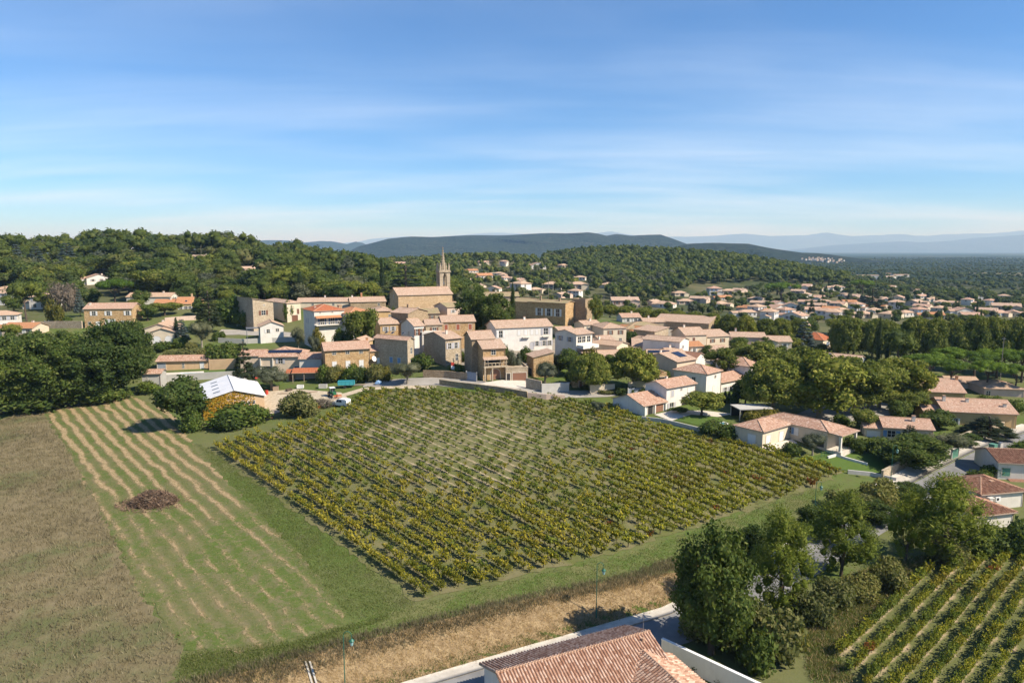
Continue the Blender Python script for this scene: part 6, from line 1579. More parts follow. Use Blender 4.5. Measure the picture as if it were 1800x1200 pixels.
    for k in range(110):
        a = random.uniform(0,6.28); q = random.uniform(0,1)**.5; zz = 1.75*(1-q*q)**.7; p = Vector((3.4*q*math.cos(a), 2.3*q*math.sin(a), zz)); d = Vector((random.gauss(0,1), random.gauss(0,1), random.gauss(0.1,.4))).normalized()*random.uniform(.4,.9); m.tube(p-d, p+d, 0.07, 0.03, 5)
    m.obj('stumps', t)
plain('rust_metal', (0.2,0.08,0.04), 0.8); clutter()
def lean_to():
    x, y, z = G(545,668); t = thing('lean_to', 'open lean-to with a bright red tiled roof in front of the solar house', 'lean-to', (x, y, z), math.radians(8))
    m = MB('red_tiles', 'soffit'); slab(m, [(-4.5,-1.6,2.3),(4.6,-1.6,2.3),(4.6,1.8,3.1),(-4.5,1.8,3.1)], 0.12); m.obj('roof', t)
    for k in (-4.2,-1.3,1.6,4.3): MB('plank').box(k-.07,k+.07,-1.4,-1.26,-0.3,2.25).obj('post', t)
    MB('grey_wall').box(-4.4,4.5,1.6,1.75,-0.5,2.95).obj('back_wall', t)
    x, y, z = G(512,668); t = thing('garden_shed', 'tiny garden shed with a bright red tiled roof beside the olive tree', 'shed', (x, y, z), math.radians(8)); m = MB('red_tiles','soffit'); slab(m, [(-1.3,-1.3,2.1),(1.3,-1.3,2.1),(1.3,1.3,2.8),(-1.3,1.3,2.8)], 0.12); m.obj('roof', t)
    MB('pale_stone').prism([(-1.1,-0.3),(1.1,-0.3),(1.1,2.66),(-1.1,2.02)], -1.0, 1.0, ax='x').obj('wall', t); MB('paint_brown').box(-0.45,0.45,-1.14,-1.103,0,1.8).obj('door', t)
lean_to()
def white_gabled():
    h = HP('small white gabled house with two white shuttered windows and a side carport', 457, 224, 574, 498, 24, 8, 'gy', 22, 'white_wall', 'pale_tiles')
    h.win('F', [.34], 1.0, 0.9, 1.2, 'white').win('F', [.74], 0.9, 0.9, 0.9, None)
    m = MB('metal'); m.box(-4.2,-0.05,0.5,4.5,h.ze-0.6,h.ze-0.5); h.part('carport_roof', m)
    for a in ((-4.1,0.6),(-4.1,4.3)): h.part('post', MB('metal').box(a[0],a[0]+.1,a[1],a[1]+.1,-0.5,h.ze-0.603))
white_gabled()
def gate(name, label, u0, v0, u1, v1, ht, mat, n):
    a, b = Vector(G(u0, v0)[:2]), Vector(G(u1, v1)[:2]); z = h1(a.x, a.y); t = thing(name, label, 'gate', (a.x, a.y, z), math.atan2(b.y-a.y, b.x-a.x)); L = (b-a).length
    for k in range(n): MB(mat).box(0.08+k*(L-.16)/n, 0.08+(k+0.92)*(L-.16)/n, -0.03, 0.03, 0.1, ht).obj('panel', t)
    for q in (0, L): MB('concrete_wall').box(q-.15,q+.08,-.12,.12,-.3,ht+.15).obj('post', t)
gate('sliding_gate', 'pale blue grey sliding gate left of the white two storey house', 1104, 697, 1136, 694, 2.0, 'paint_steel', 8)
gate('garage_gate', 'blue grey steel gate at the roadside beside the tall stone house', 820, 668, 838, 671, 2.3, 'paint_steel', 5)
gate('field_gate', 'green metal gate beside the old stone barn', 417, 573, 434, 574, 2.0, 'paint_green', 6)
gate('street_gate', 'dark green gate between the two stone street walls', 1672, 808, 1684, 803, 1.9, 'paint_green', 4)
def sundry():
    def pole(u, d, vt, label, lean=0.0):
        x = XU(u, d, 8); z = h1(x, d); x = XU(u, d, z+5); z = h1(x, d); top = PY(u, vt, d)[2] - z; t = thing('utility_pole', label, 'pole', (x, d, z)); MB('pale_bark').tube((0,0,-.3),(lean,0,top),0.14,0.09,7).obj('pole', t); MB('metal').box(-0.6,0.6,-0.05,0.05,top-0.6,top-0.5).obj('crossarm', t)
    pole(964, 330, 482, 'slim utility pole among the villas behind the castle'); pole(1061, 360, 518, 'utility pole beside a second pole right of the castle', .1); pole(1073, 370, 515, 'utility pole right of another pole behind the castle', 0); pole(1036, 380, 520, 'utility pole standing just right of the castle tower'); pole(354, 430, 432, 'bare wooden mast in the wood on the left hill'); pole(1760, 205, 592, 'pale lamp pole in the shade of the tall plane row'); pole(805, 188, 622, 'thin pole in the dark courtyard beside the tall stone house')
    x, y, z = G(793,660); t = thing('flag', 'red and white flag hanging on a short pole over the roadside wall', 'flag', (x, y, z)); MB('metal').tube((0,0,0),(0,0,4.0),0.03).obj('pole', t)
    for col, z0 in (('red_paint', 2.7), ('white_paint', 1.75)):
        m = MB(col); m.hexa([(0.03,0,z0),(0.9,0.12,z0-.25),(0.9,0.16,z0-.25),(0.03,0.04,z0),(0.03,0,z0+0.93),(0.9,0.12,z0+.68),(0.9,0.16,z0+.68),(0.03,0.04,z0+.93)]); m.obj('stripe', t)
    x, y, z = G(1745,792); t = thing('recycling_bin', 'dark green recycling bin standing on the street pavement', 'bin', (x, y, z), 0.5); MB('paint_green').box(-.6,.6,-.5,.5,.1,1.25).obj('body', t); MB('paint_green').prism([(-.65,1.253),(.65,1.253),(.6,1.42),(-.6,1.42)], -.55,.55).obj('lid', t)
    for s in (-.5,.5): MB('rubber').tube((s,-.3,.1),(s,-.2,.1),.1,.1,10).obj('wheel', t)
    x, y, z = G(1758,790); t = thing('cabinet', 'pale grey utility cabinet right of the green recycling bin', 'cabinet', (x, y, z), 0.5); MB('concrete_wall').box(-.5,.5,-.25,.25,0,1.4).obj('body', t); MB('metal').box(-.53,.53,-.28,.28,1.403,1.48).obj('lid', t)
    # patio furniture
    for u, v, lb in ((1150,723,'left wooden chair at the table under the patio veranda'),(1156,722,'right wooden chair at the table under the patio veranda'),(1450,778,'dark garden chair on the bungalow veranda'),(1462,777,'second dark garden chair on the bungalow veranda')):
        x, y, z = G(u, v); t = thing('garden_chair', lb, 'chair', (x, y, z+.1), 0.6); mt = 'orange_paint' if u < 1300 else 'paint_dark'
        MB(mt).box(-.25,.25,-.25,.25,.42,.47).obj('seat', t); MB(mt).box(-.25,.25,.2,.25,.473,1.0).obj('backrest', t)
        for a in (-.22,.18):
            for c in (-.22,.15): MB(mt).box(a,a+.05,c,c+.05,0,.417).obj('leg', t)
    x, y, z = G(1320,735); t = thing('carport', 'flat roofed grey carport behind the bungalow hedge', 'carport', (x, y, z), 0.12)
    MB('concrete_wall').box(-3.8,3.8,-2.4,2.4,2.5,2.68).obj('roof', t)
    for a in (-3.7,-1.2,1.2,3.55):
        for c in (-2.3,2.15): MB('concrete_wall').box(a,a+.15,c,c+.15,-.3,2.497).obj('post', t)
    MB('paint_dark').box(-3.6,3.6,2.18,2.24,0,2.4).obj('back_panel', t)
    # wire fence round the bungalow lawn
    P = gp((1443,805),(1470,800),(1495,796),(1518,790)); t = thing('wire_fence', 'thin green wire fence across the bungalow lawn', 'fence', (*P[0], h1(*P[0]))); o = Vector((*P[0], h1(*P[0]))); pts = []
    for a, b in zip(P[:-1], P[1:]):
        for k in range(4): q = (a[0]+(b[0]-a[0])*k/4, a[1]+(b[1]-a[1])*k/4); pts.append(Vector((*q, h1(*q))) - o)
    for q in pts: MB('lamp_green').tube(q, q + Vector((0,0,1.3)), 0.035, 0.035, 5).obj('post', t)
    for zz in (0.3, 0.6, 0.9, 1.2):
        m = MB('lamp_green')
        for a, b in zip(pts[:-1], pts[1:]): m.tube(a + Vector((0,0,zz)), b + Vector((0,0,zz)), 0.014, 0.014, 4)
        m.obj('wire', t)
sundry()
# ------------------------------------------------------------------ villas of the outskirts
def copy_tree(o, parent=None):
    c = o.copy(); COL.objects.link(c)
    if parent: c.parent = parent
    for ch in o.children: copy_tree(ch, c)
    return c
VPX = [(972,507,37),(1016,507,34),(1069,506,25),(986,523,25),(1011,522,25),(940,514,22),(915,514,35),(912,497,20),(887,488,16),(944,451,14),(965,452,18),(995,461,12),(930,459,14),(945,472,30),(990,470,14),(1030,439,12),(1089,436,16),(1106,440,15),(1142,442,12),(1020,492,20),(1097,537,42),(1147,537,18),(1172,541,30),(1194,520,18),(1255,519,28),(1280,516,22),(1300,514,18),(1230,531,28),(1272,528,20),(1265,540,28),
 (662,470,12),(702,468,20),(685,474,15),(741,479,16),(752,487,14),(850,465,12),(830,480,14),(886,467,14),(812,496,25),(850,491,28),(877,485,18),(886,493,18),(910,497,16),(867,513,18),(840,508,16),
 (1393,507,14),(1419,507,16),(1433,510,16),(1469,510,24),(1480,521,16),(1500,525,22),(1403,516,16),(1417,522,20),(1328,530,14),(1367,540,20),(1364,548,26),(1389,543,20),(1417,536,22),(1436,542,22),(1344,555,26),(1380,558,22),(1475,539,22),(1492,536,20),(1505,546,24),(1478,551,20),(1558,534,18),(1578,529,26),(1575,543,28),(1608,537,28),(1622,544,26),(1653,537,28),(1672,537,18),(1651,547,26),(1561,558,30),(1451,560,26),(1767,546,36),(1797,540,14),(1733,551,28),(1764,528,12),(1715,528,16),(1617,516,16),(1618,525,14),(1567,509,14),(1440,528,16),(1525,537,18),(1535,551,22),(1460,549,18),(1320,548,22),
 (1310,556,24),(1335,538,20),(1352,562,26),(1398,562,24),(1425,550,22),(1448,535,20),(1465,562,24),(1490,558,22),(1515,558,22),(1545,544,22),(1590,556,24),(1615,556,24),(1640,560,26),(1690,552,22),(1705,560,24),(1750,556,26),(1780,556,24),(1520,528,18),(1545,530,18),(1640,530,16),(1700,536,18),(1740,538,18),(1205,535,22),(1330,552,22),(16,518,25),(14,534,24),(172,497,18),(82,541,22),(8,576,24),(46,588,34),(232,432,12),(355,459,10),(440,480,12)]
def villa_proto(i, label, cat='house'):
    H_ = House('villa', label, 0, 0, 0, 0, cat)
    wl = ['chalk_wall','cream_wall','white_wall','pink_wall','beige_wall','chalk_wall','white_wall','cream_wall'][i]; tl = ['pale_tiles','pink_tiles','pale_tiles','old_tiles','orange_tiles','mixed_tiles','pink_tiles','pale_tiles'][i]
    w = [11,12,10,13,11,9,12,12][i]; d = [8,8.5,8,8,9,8,9,8.5][i]; two = i in (2, 5); e = 5.4 if two else 3.0
    H_.block(-w/2, -d/2, w, d, e, ['hip','gx','hip','gx','gx','hip','gy','hip'][i], 19, wl, tl, zb=-3, ridge=False, ov=0.45)
    if i % 2 == 0: H_.block(-w/2-4.2, -d/2+1.5, 4.2, d-2.5, 2.6, 'gx', 18, wl, tl, zb=-3, ridge=False)
    else: H_.block(w/2-4.6, -d/2-3.4, 4.6, 3.4, 2.7, 'gy', 18, wl, tl, zb=-3, ridge=False)
    qs = [.18,.5] if i % 2 else [.25,.6,.86]
    H_.win('F', qs, 0.7, 1.2, 1.25, ['white','blue','grey','brown'][i % 4])
    if two: H_.win('F', qs, 3.4, 1.2, 1.4, 'white')
    H_.win('R', [.4], 0.7, 1.0, 1.2).win('L', [.5], 0.7, 1.0, 1.2).chim(w*0.2, 1.0, 0.9, 0.7)
    return H_.t
VDESC = ['pale hipped villa', 'cream villa with pinkish gabled roof', 'white two storey villa', 'pinkish villa with tan gabled roof', 'beige villa with orange roof', 'tall pale villa', 'white villa with front gable', 'cream hipped villa']
def region(u, v):
    if u < 500: return 'on the wooded left slope'
    if u < 780: return 'left of the church spire'
    if u < 1060: return 'high above the castle' if v < 476 else ('behind the castle' if v < 500 else 'just behind the castle roof')
    if u < 1150 and v < 450: return 'on top of the wooded hill'
    if u < 1320: return 'behind the plane row'
    if u < 1460: return 'in the near plain quarter' if v > 530 else 'at the foot of the wooded hill'
    if u < 1600: return 'by the plain cedar' if v > 530 else 'at the plain quarter back'
    return 'behind the tall planes' if v > 530 else 'near the far fields'
rv = random.Random(11); vil = []; protos = {}
items = []
for (u, v, wp) in VPX:
    x, y, z = G(u, v); dep = y*cp + (CZ-z)*sp; wm = wp/FPX*dep
    i = rv.randrange(8)
    if wm > 16: wm = 16
    items.append([u, v, x, y, z, i, max(0.95, min(1.5, wm/11.5)), VDESC[i] + ' ' + region(u, v)])
ORD = ['leftmost', 'second', 'third', 'fourth', 'fifth', 'sixth']
def uniq(its, key, setl):
    from collections import defaultdict
    g = defaultdict(list)
    for it in its: g[key(it)].append(it)
    for k, l in g.items():
        if len(l) > 1:
            l.sort(key=lambda q: q[0])
            for n_, it in enumerate(l):
                if n_ < 6: setl(it, k + (', leftmost such' if n_ == 0 else ', rightmost such' if n_ == len(l)-1 else ', %s such from left' % ORD[n_]))
def _set(it, s): it[7] = s
uniq(items, lambda it: it[7], _set)
for u, v, x, y, z, i, s, lb in items:
    if i not in protos: o = protos[i] = villa_proto(i, lb)
    else: o = copy_tree(protos[i])
    o['label'] = lb; o['group'] = 'villas on the outskirts'
    o.location = (x, y, z); o.rotation_euler = (0, 0, math.radians(rv.choice([-50,-30,-15,0,10,25,40,55]))); o.scale = (s, s, s*0.98)
VXY = np.array([(it[2], it[3]) for it in items])
# warehouses at the far edge of the plain
for u, v, w_, lb in ((1585,489,26,'largest pale warehouse far out on the plain'),(1566,492,22,'white warehouse left of the largest one on the plain'),(1558,486,16,'brown roofed warehouse behind the white one'),(1535,490,18,'low white warehouse at the left of the group'),(1516,490,20,'leftmost flat warehouse on the plain')):
    x, y, z = G(u, v); W = w_/FPX*y; h = House('warehouse', lb, x, y, z, rv.uniform(-10, 20), 'warehouse', 'warehouses on the plain')
    h.block(-W/2, 0, W, W*0.5, 6.0, 'gx', 9, 'white_wall' if 'brown' not in lb else 'beige_wall', 'pale_tiles' if 'brown' not in lb else 'brown_tiles', zb=-4, ridge=False); h.door('F', .4, 5, 4, 'grey', name='loading_door')

# ------------------------------------------------------------------ trees one can name
T = tree
T('oak_tree','big_oak',1250,1148,930,132,'big dark oak overhanging the lane at its bend')
T('oak_tree','big_oak',1322,1040,925,70,'dark oak squeezed between the big oak and a pine',d=85)
T('pine_tree','pine_tree',1372,1078,898,106,'tall light green pine left of the thicket')
T('pine_tree','pine_tree',1478,1012,866,104,'broad pine in the middle of the row above the lower vineyard')
T('oak_tree','big_oak',1435,1000,890,62,'dark oak behind the middle pine',d=93)
T('oak_tree','big_oak',1540,985,880,70,'dark oak between the middle pine and the bright pine',d=99)
T('pine_tree','pine_tree',1592,985,868,66,'slim bright green pine in front of the broadest pine')
T('pine_tree','pine_tree',1656,990,838,124,'broadest and tallest pine at the right of the row')
T('oak_tree','big_oak',1590,930,850,60,'dark tree at the lane behind the slim bright pine',d=108)
for i,(u,vb,vt,w_,k,lb) in enumerate([(1290,1140,1058,95,'scrub_bush','big olive green bush under the dark oak'),(1355,1148,1068,95,'scrub_bush','yellowing bush at the front of the thicket'),(1235,1122,1065,80,'scrub_bush','dull bush at the lane under the oak'),(1425,1090,1040,70,'scrub_bush','pale leafy bush right of the thicket'),(1465,1062,1020,64,'scrub_bush','pale reedy bush below the middle pine'),(1512,1048,1012,60,'scrub_bush','low dry bush at the edge of the pines'),(1395,1130,1085,60,'golden_shrub','golden bush at the end of the thicket'),(1335,1165,1095,90,'dark_shrub','dark bush behind the white boundary wall'),
  (1715,970,935,60,'dark_shrub','dark hedge bush right of the broadest pine'),(1758,970,928,70,'dark_shrub','dark hedge bush below the lowest brown roof'),(1800,972,915,80,'dark_shrub','dark hedge bush cut by the right edge'),(1660,985,945,70,'scrub_bush','dry bush at the foot of the broadest pine'),(1560,1030,985,60,'scrub_bush','dry low bush between pines and vineyard'),(1500,900,865,70,'scrub_bush','scrubby bush at the vineyard corner by the lane'),(1545,885,845,60,'scrub_bush','reddish dry bush by the lane lamp')]):
    T('bush',k,u,vb,vt,w_,lb,'bush')
for k in range(9):
    q = hx(21.0+k*0.42, 4.4-k*1.25); plant('shrub','dark_shrub' if k % 3 else 'scrub_bush', q[0], q[1], random.uniform(1.1,1.7), random.uniform(1.6,2.2), 'low shrub in the row along the outside of the white boundary wall', 'shrub', 'shrubs along the white wall')
for lx, ly in ((-1.6,3.8),(-2.6,2.0)): q = hx(lx, ly); plant('shrub','shrub',q[0],q[1],1.3,2.0,'leafy shrub inside the low white wall left of the near house','shrub','shrubs left of the near house')
# dark trees at the left edge
for u,d,vt,w_,lb in ((208,168,568,105,'tallest dark oak of the clump left of the shed'),(155,162,600,110,'dark oak left of the tallest one'),(100,158,596,105,'third dark oak from the shed at the field edge'),(48,156,606,110,'fourth dark oak from the shed at the field edge'),(2,154,612,100,'dark oak cut by the left edge of the picture'),(238,186,566,60,'narrow dark tree behind the tallest oak'),(130,180,590,90,'oak in the second row of the left clump'),(70,176,588,90,'oak at the back of the left clump'),(20,178,590,90,'oak far left at the back of the clump')):
    T('oak_tree','big_oak',u,0,vt,w_,lb,d=d)
for u,vb,vt,w_,k,lb in ((120,712,685,90,'dark_shrub','dark shrub at the foot of the left oaks'),(40,722,690,110,'dark_shrub','dark shrub at the far left field edge'),(190,705,680,80,'dark_shrub','dark shrub under the tallest left oak'),(265,690,668,40,'shrub','light green shrub beside the small shed'),(412,748,712,84,'hedge','rounded green hedge bush in front of the creeper gable'),(446,743,711,56,'hedge','right hand green bush in front of the creeper gable'),(404,757,728,42,'dark_shrub','small grey green bush before the creeper gable'),(338,758,722,36,'shrub','leafy shrub at the foot of the holm oak'),(525,728,692,66,'scrub_bush','half bare brownish bush in the farm yard'),(566,716,700,34,'bare_shrub','greyish dry bush beside the van')):
    T('bush','shrub' if k == 'hedge' else k,u,vb,vt,w_,lb,'bush')
T('holm_oak','dark_tree',322,752,663,80,'dense dark holm oak covering the end of the farm shed')
T('fir_tree','dark_conifer',431,690,604,42,'dark conifer standing between shed and solar house')
T('olive_tree','olive_tree',478,685,643,62,'broad grey olive in front of the solar house'); T('olive_tree','olive_tree',716,675,637,52,'round grey olive beside the village road')
T('olive_tree','olive_tree',958,673,637,44,'olive tree above the whitewashed wall'); T('olive_tree','olive_tree',902,0,616,28,'small olive on the terrace above the garage',d=177); T('olive_tree','olive_tree',982,0,620,20,'small olive right of the stone pool house',d=181)
T('olive_tree','olive_tree',1050,728,705,24,'lone grey olive at the top edge of the vineyard'); T('olive_tree','olive_tree',355,0,565,44,'big grey olive on the slope right of the veranda house',d=218); T('olive_tree','olive_tree',525,0,575,24,'small olive beside the lane under the red roofed villa',d=212); T('olive_tree','olive_tree',552,0,590,20,'young olive below the white courtyard wall',d=204); T('olive_tree','olive_tree',1428,800,762,42,'small tree on the lawn of the L shaped bungalow'); T('olive_tree','olive_tree',1655,0,758,75,'large olive behind the street wall',d=128)
T('garden_tree','big_oak',1600,842,768,108,'large dark green garden tree behind the street wall',d=122)
T('fir_tree','dark_conifer',1597,0,748,40,'pointed conifer in front of the bungalow with blue shutters',d=131)
T('cedar_tree','dark_conifer',1736,0,733,85,'dark spreading cedar before the long ochre house',d=140); T('garden_tree','dark_tree',1695,0,762,52,'dark garden tree left of the spreading cedar',d=134)
T('garden_tree','round_tree',1606,0,690,52,'bright green feathery tree below the broad ochre house',d=156); T('garden_tree','dark_tree',1650,0,722,60,'leafy tree in front of the long ochre house',d=146); T('bush','shrub',1530,0,735,50,'leafy bush left of the bungalow with blue shutters','bush',d=142); T('bush','dark_shrub',1500,0,768,34,'dark bush at the veranda of the L shaped bungalow','bush',d=127); T('bush','dark_shrub',1395,800,778,34,'dark round bush before the L shaped bungalow','bush')
T('garden_tree','round_tree',1233,0,690,66,'round tree shading the patio of the white house',d=147); T('garden_tree','round_tree',1195,0,716,26,'small tree left of the patio tree',d=149)
for k in range(4): T('cypress_tree','cypress_tree',1274+k*7,0,687+k,9,'narrow clipped cypress in a row of four before the long white house',group='row of four cypresses',d=160)
T('hedge','dark_shrub',1265,765,742,60,'low dark hedge bush at the patio pool','hedge'); T('hedge','golden_shrub',1340,750,722,60,'yellowish hedge behind the L shaped bungalow','hedge',d=140); T('bush','shrub',1345,0,722,24,'round green bush beside the carport','bush',d=150)
for u,w_ in ((1093,22),(1110,22),(1128,20)): T('hedge','dark_shrub',u,0,680,w_,'bushy hedge clump below the cream garden wall','hedge','hedge below the cream garden wall',d=164)
for u,d,vt,w_,lb in ((1070,166,697,40,'scrubby bush at the top right edge of the vineyard'),(1040,168,695,40,'scrubby bush left of its twin above the vineyard')): T('bush','scrub_bush',u,0,vt,w_,lb,'bush',d=d)
# plane trees
for u,d,vt,w_,lb in ((1038,166,622,70,'left one of the two rounded planes beside the garden wall'),(1112,168,612,84,'right one of the two rounded planes beside the garden wall'),(1357,152,634,108,'perfectly round plane tree beside the white houses'),(1440,150,622,128,'largest plane tree over the shaded square'),(1500,156,632,92,'plane tree right of the largest one on the square'),(1400,172,612,90,'plane tree behind the largest one'),(1545,162,636,80,'plane tree at the right edge of the square'),(1590,168,632,80,'rightmost yellowish plane before the broad ochre house'),(1336,190,602,84,'plane tree behind the white hipped houses'),(1272,188,612,64,'plane tree left of the white hipped houses'),(1300,205,602,60,'plane tree between the old village and the square'),(1480,180,628,70,'plane tree under the pale orange hall roof')):
    T('plane_tree','round_plane' if 'round' in lb else 'plane_tree',u,0,vt,w_,lb,d=d)
its = []
for k,u in enumerate(np.linspace(1072,1310,9)): its.append([u, 318 - k*8, 536 + k*2.4, 36])
for k,u in enumerate((1345,1372,1402,1478,1500)): its.append([u, 270, 560, 40])
for j,(u,d,vt,w_) in enumerate(its): T('plane_tree','round_plane',u,0,vt,w_,'clipped plane tree, %s from the left in the row behind the old village' % ['first','second','third','fourth','fifth','sixth','seventh','eighth','ninth','tenth','eleventh','twelfth','thirteenth','fourteenth'][j],'tree','row of planes behind the old village',d=d)
for k,u in enumerate((1490,1532,1556,1605,1641,1677,1712,1746,1782,1818)): T('plane_tree','round_plane',u,0,560+(k%3)*3-k*0.6,60,'tall clipped plane, %s from the left in the dark row at far right' % ['first','second','third','fourth','fifth','sixth','seventh','eighth','ninth','tenth'][k],'tree','tall plane row at far right',d=236 - k*2)
for u,d,vt,w_,lb in ((1632,205,622,72,'leftmost umbrella pine of the group'),(1672,212,612,74,'umbrella pine behind the leftmost one'),(1712,207,618,74,'umbrella pine in the middle of the group'),(1752,214,612,74,'umbrella pine right of the middle one'),(1795,208,616,74,'umbrella pine cut by the right edge'),(1670,192,632,60,'low umbrella pine in front of the group'),(1735,190,634,62,'low umbrella pine right in front of the group'),(1785,187,640,60,'low umbrella pine at the right front')):
    T('umbrella_pine','umbrella_pine',u,0,vt,w_,lb,d=d)
for u,d,vt,w_,k,nm,lb in ((640,204,545,56,'round_tree','round_tree','big round green tree beside the white arched house'),(830,222,507,56,'big_oak','holm_oak','left one of two dark domed trees below the castle'),(873,217,517,58,'big_oak','holm_oak','right one of two dark domed trees below the castle'),(901,229,498,11,'cypress_tree','cypress_tree','tall lone cypress left of the castle'),(1046,242,526,28,'round_tree','pine_tree','bright green pine at the right side of the castle tower'),(714,296,470,76,'cedar_tree','cedar_tree','broad cedar left of the church spire'),(673,330,457,11,'cypress_tree','cypress_tree','slim cypress on the slope left of the church'),(529,312,478,15,'cypress_tree','cypress_tree','tall cypress behind the long terrace house'),(203,292,490,54,'umbrella_pine','umbrella_pine','bright green umbrella pine on the left slope'),(368,238,514,44,'dark_conifer','fir_tree','tall dark conifer right of the orange roofed house'),(321,222,562,26,'blue_spruce','blue_spruce','blue grey spruce beside the veranda house'),(311,224,558,10,'cypress_tree','cypress_tree','small cypress behind the blue grey spruce'),(141,268,509,18,'blue_spruce','blue_spruce','small blue spruce behind the stone farmhouse on the left'),(47,262,492,52,'hill_pine','pine_tree','broad light green pine above the left terrace'),(105,252,526,30,'golden_shrub','golden_tree','yellow green tree beside the left terrace pool'),(112,285,497,50,'bare_shrub','bare_tree','greyish leafless tree on the left slope'),(290,258,532,48,'round_tree','mulberry_tree','spreading green tree before the orange roofed house'),(1412,248,566,40,'blue_spruce','blue_cedar','blue grey cedar among the plane trees on the right'),(1541,212,558,9,'cypress_tree','cypress_tree','very tall thin cypress right of the hall roof'),(1557,216,590,8,'cypress_tree','cypress_tree','shorter thin cypress beside the very tall one'),(1575,212,578,56,'hill_pine','pine_tree','rounded pine right of the two thin cypresses'),(1532,500,508,46,'cedar_tree','cedar_tree','dark cedar standing above the villas of the plain'),(1372,540,496,60,'umbrella_pine','umbrella_pine','flat topped pine group on the plain before the wooded hill'),(1515,640,492,40,'umbrella_pine','umbrella_pine','tall umbrella pine beside the villas at the back of the plain'),(1388,250,590,60,'round_tree','garden_tree','leafy tree left of the red hipped house'),(1500,250,585,50,'round_tree','garden_tree','leafy tree right of the red hipped house'),(1455,240,605,44,'dark_tree','garden_tree','dark tree in front of the red hipped house'),(1000,180,612,50,'dark_tree','garden_tree','dark grey green tree in the pool garden'),(1300,225,592,40,'dark_tree','garden_tree','dark tree beside the low tan roof on the right'),(1245,215,606,30,'dark_tree','garden_tree','small dark tree among the tan roofs')):
    T(nm,k,u,0,vt,w_,lb,d=d)
for u,vb,vt,w_,k,d,lb in ((405,0,520,56,'shrub',256,'sprawling creeper bush left of the stone barn'),(428,0,548,30,'shrub',250,'low hedge before the stone barn'),(395,0,602,60,'dark_shrub',200,'dense dark bush on the bank above the peach wall'),(340,0,612,50,'scrub_bush',206,'brownish scrub below the big olive'),(290,0,600,36,'shrub',214,'green hedge before the veranda house'),(315,0,592,28,'shrub',218,'clipped hedge right of the veranda house'),(740,0,622,36,'shrub',183,'golden green shrub above the stone roadside wall'),(805,0,640,34,'shrub',180,'flowering shrub behind the roadside wall'),(690,0,540,14,'shrub',240,'ivy tuft on the village wall'),(508,0,529,15,'shrub',257,'ivy clinging to the corner of the tall cream house'),(565,0,575,22,'golden_shrub',213,'yellow shrub under the orange awning'),(605,0,578,34,'dark_shrub',208,'dark shrubs beside the villa with the orange awning'),(1000,0,653,16,'dark_shrub',172,'clipped ball bush in the pool garden'),(1035,0,612,26,'golden_shrub',184,'golden shrub below the covered terrace'),(885,0,605,20,'dark_shrub',190,'ivy bush between the stone house and the white house'),(925,0,610,22,'dark_shrub',192,'dark bush at the foot of the white house'),(1110,0,582,26,'dark_shrub',228,'dark bush among the tan roofs')):
    T('bush',k,u,vb,vt,w_,lb,'bush',d=d)
for k in range(8):    # creeper hedge under the stone farmhouse
    u = 572 + k*15; T('creeper_hedge',('shrub','scrub_bush','golden_shrub','shrub','dark_shrub')[k % 5],u,0,640 + (k % 3)*4,30,'tangled creeper bush in the hedge below the stone farmhouse','hedge','creeper hedge below the stone farmhouse',d=177-k*0.3)
for k in range(7):    # clipped hedge beside the street
    f = k/6; q = lane_pts(-6.6, 0.76, 0.93, 7)[k]; plant('street_hedge','shrub',q[0],q[1],2.2,4.2,'clipped hedge section beside the street at far right','hedge','clipped hedge along the street')

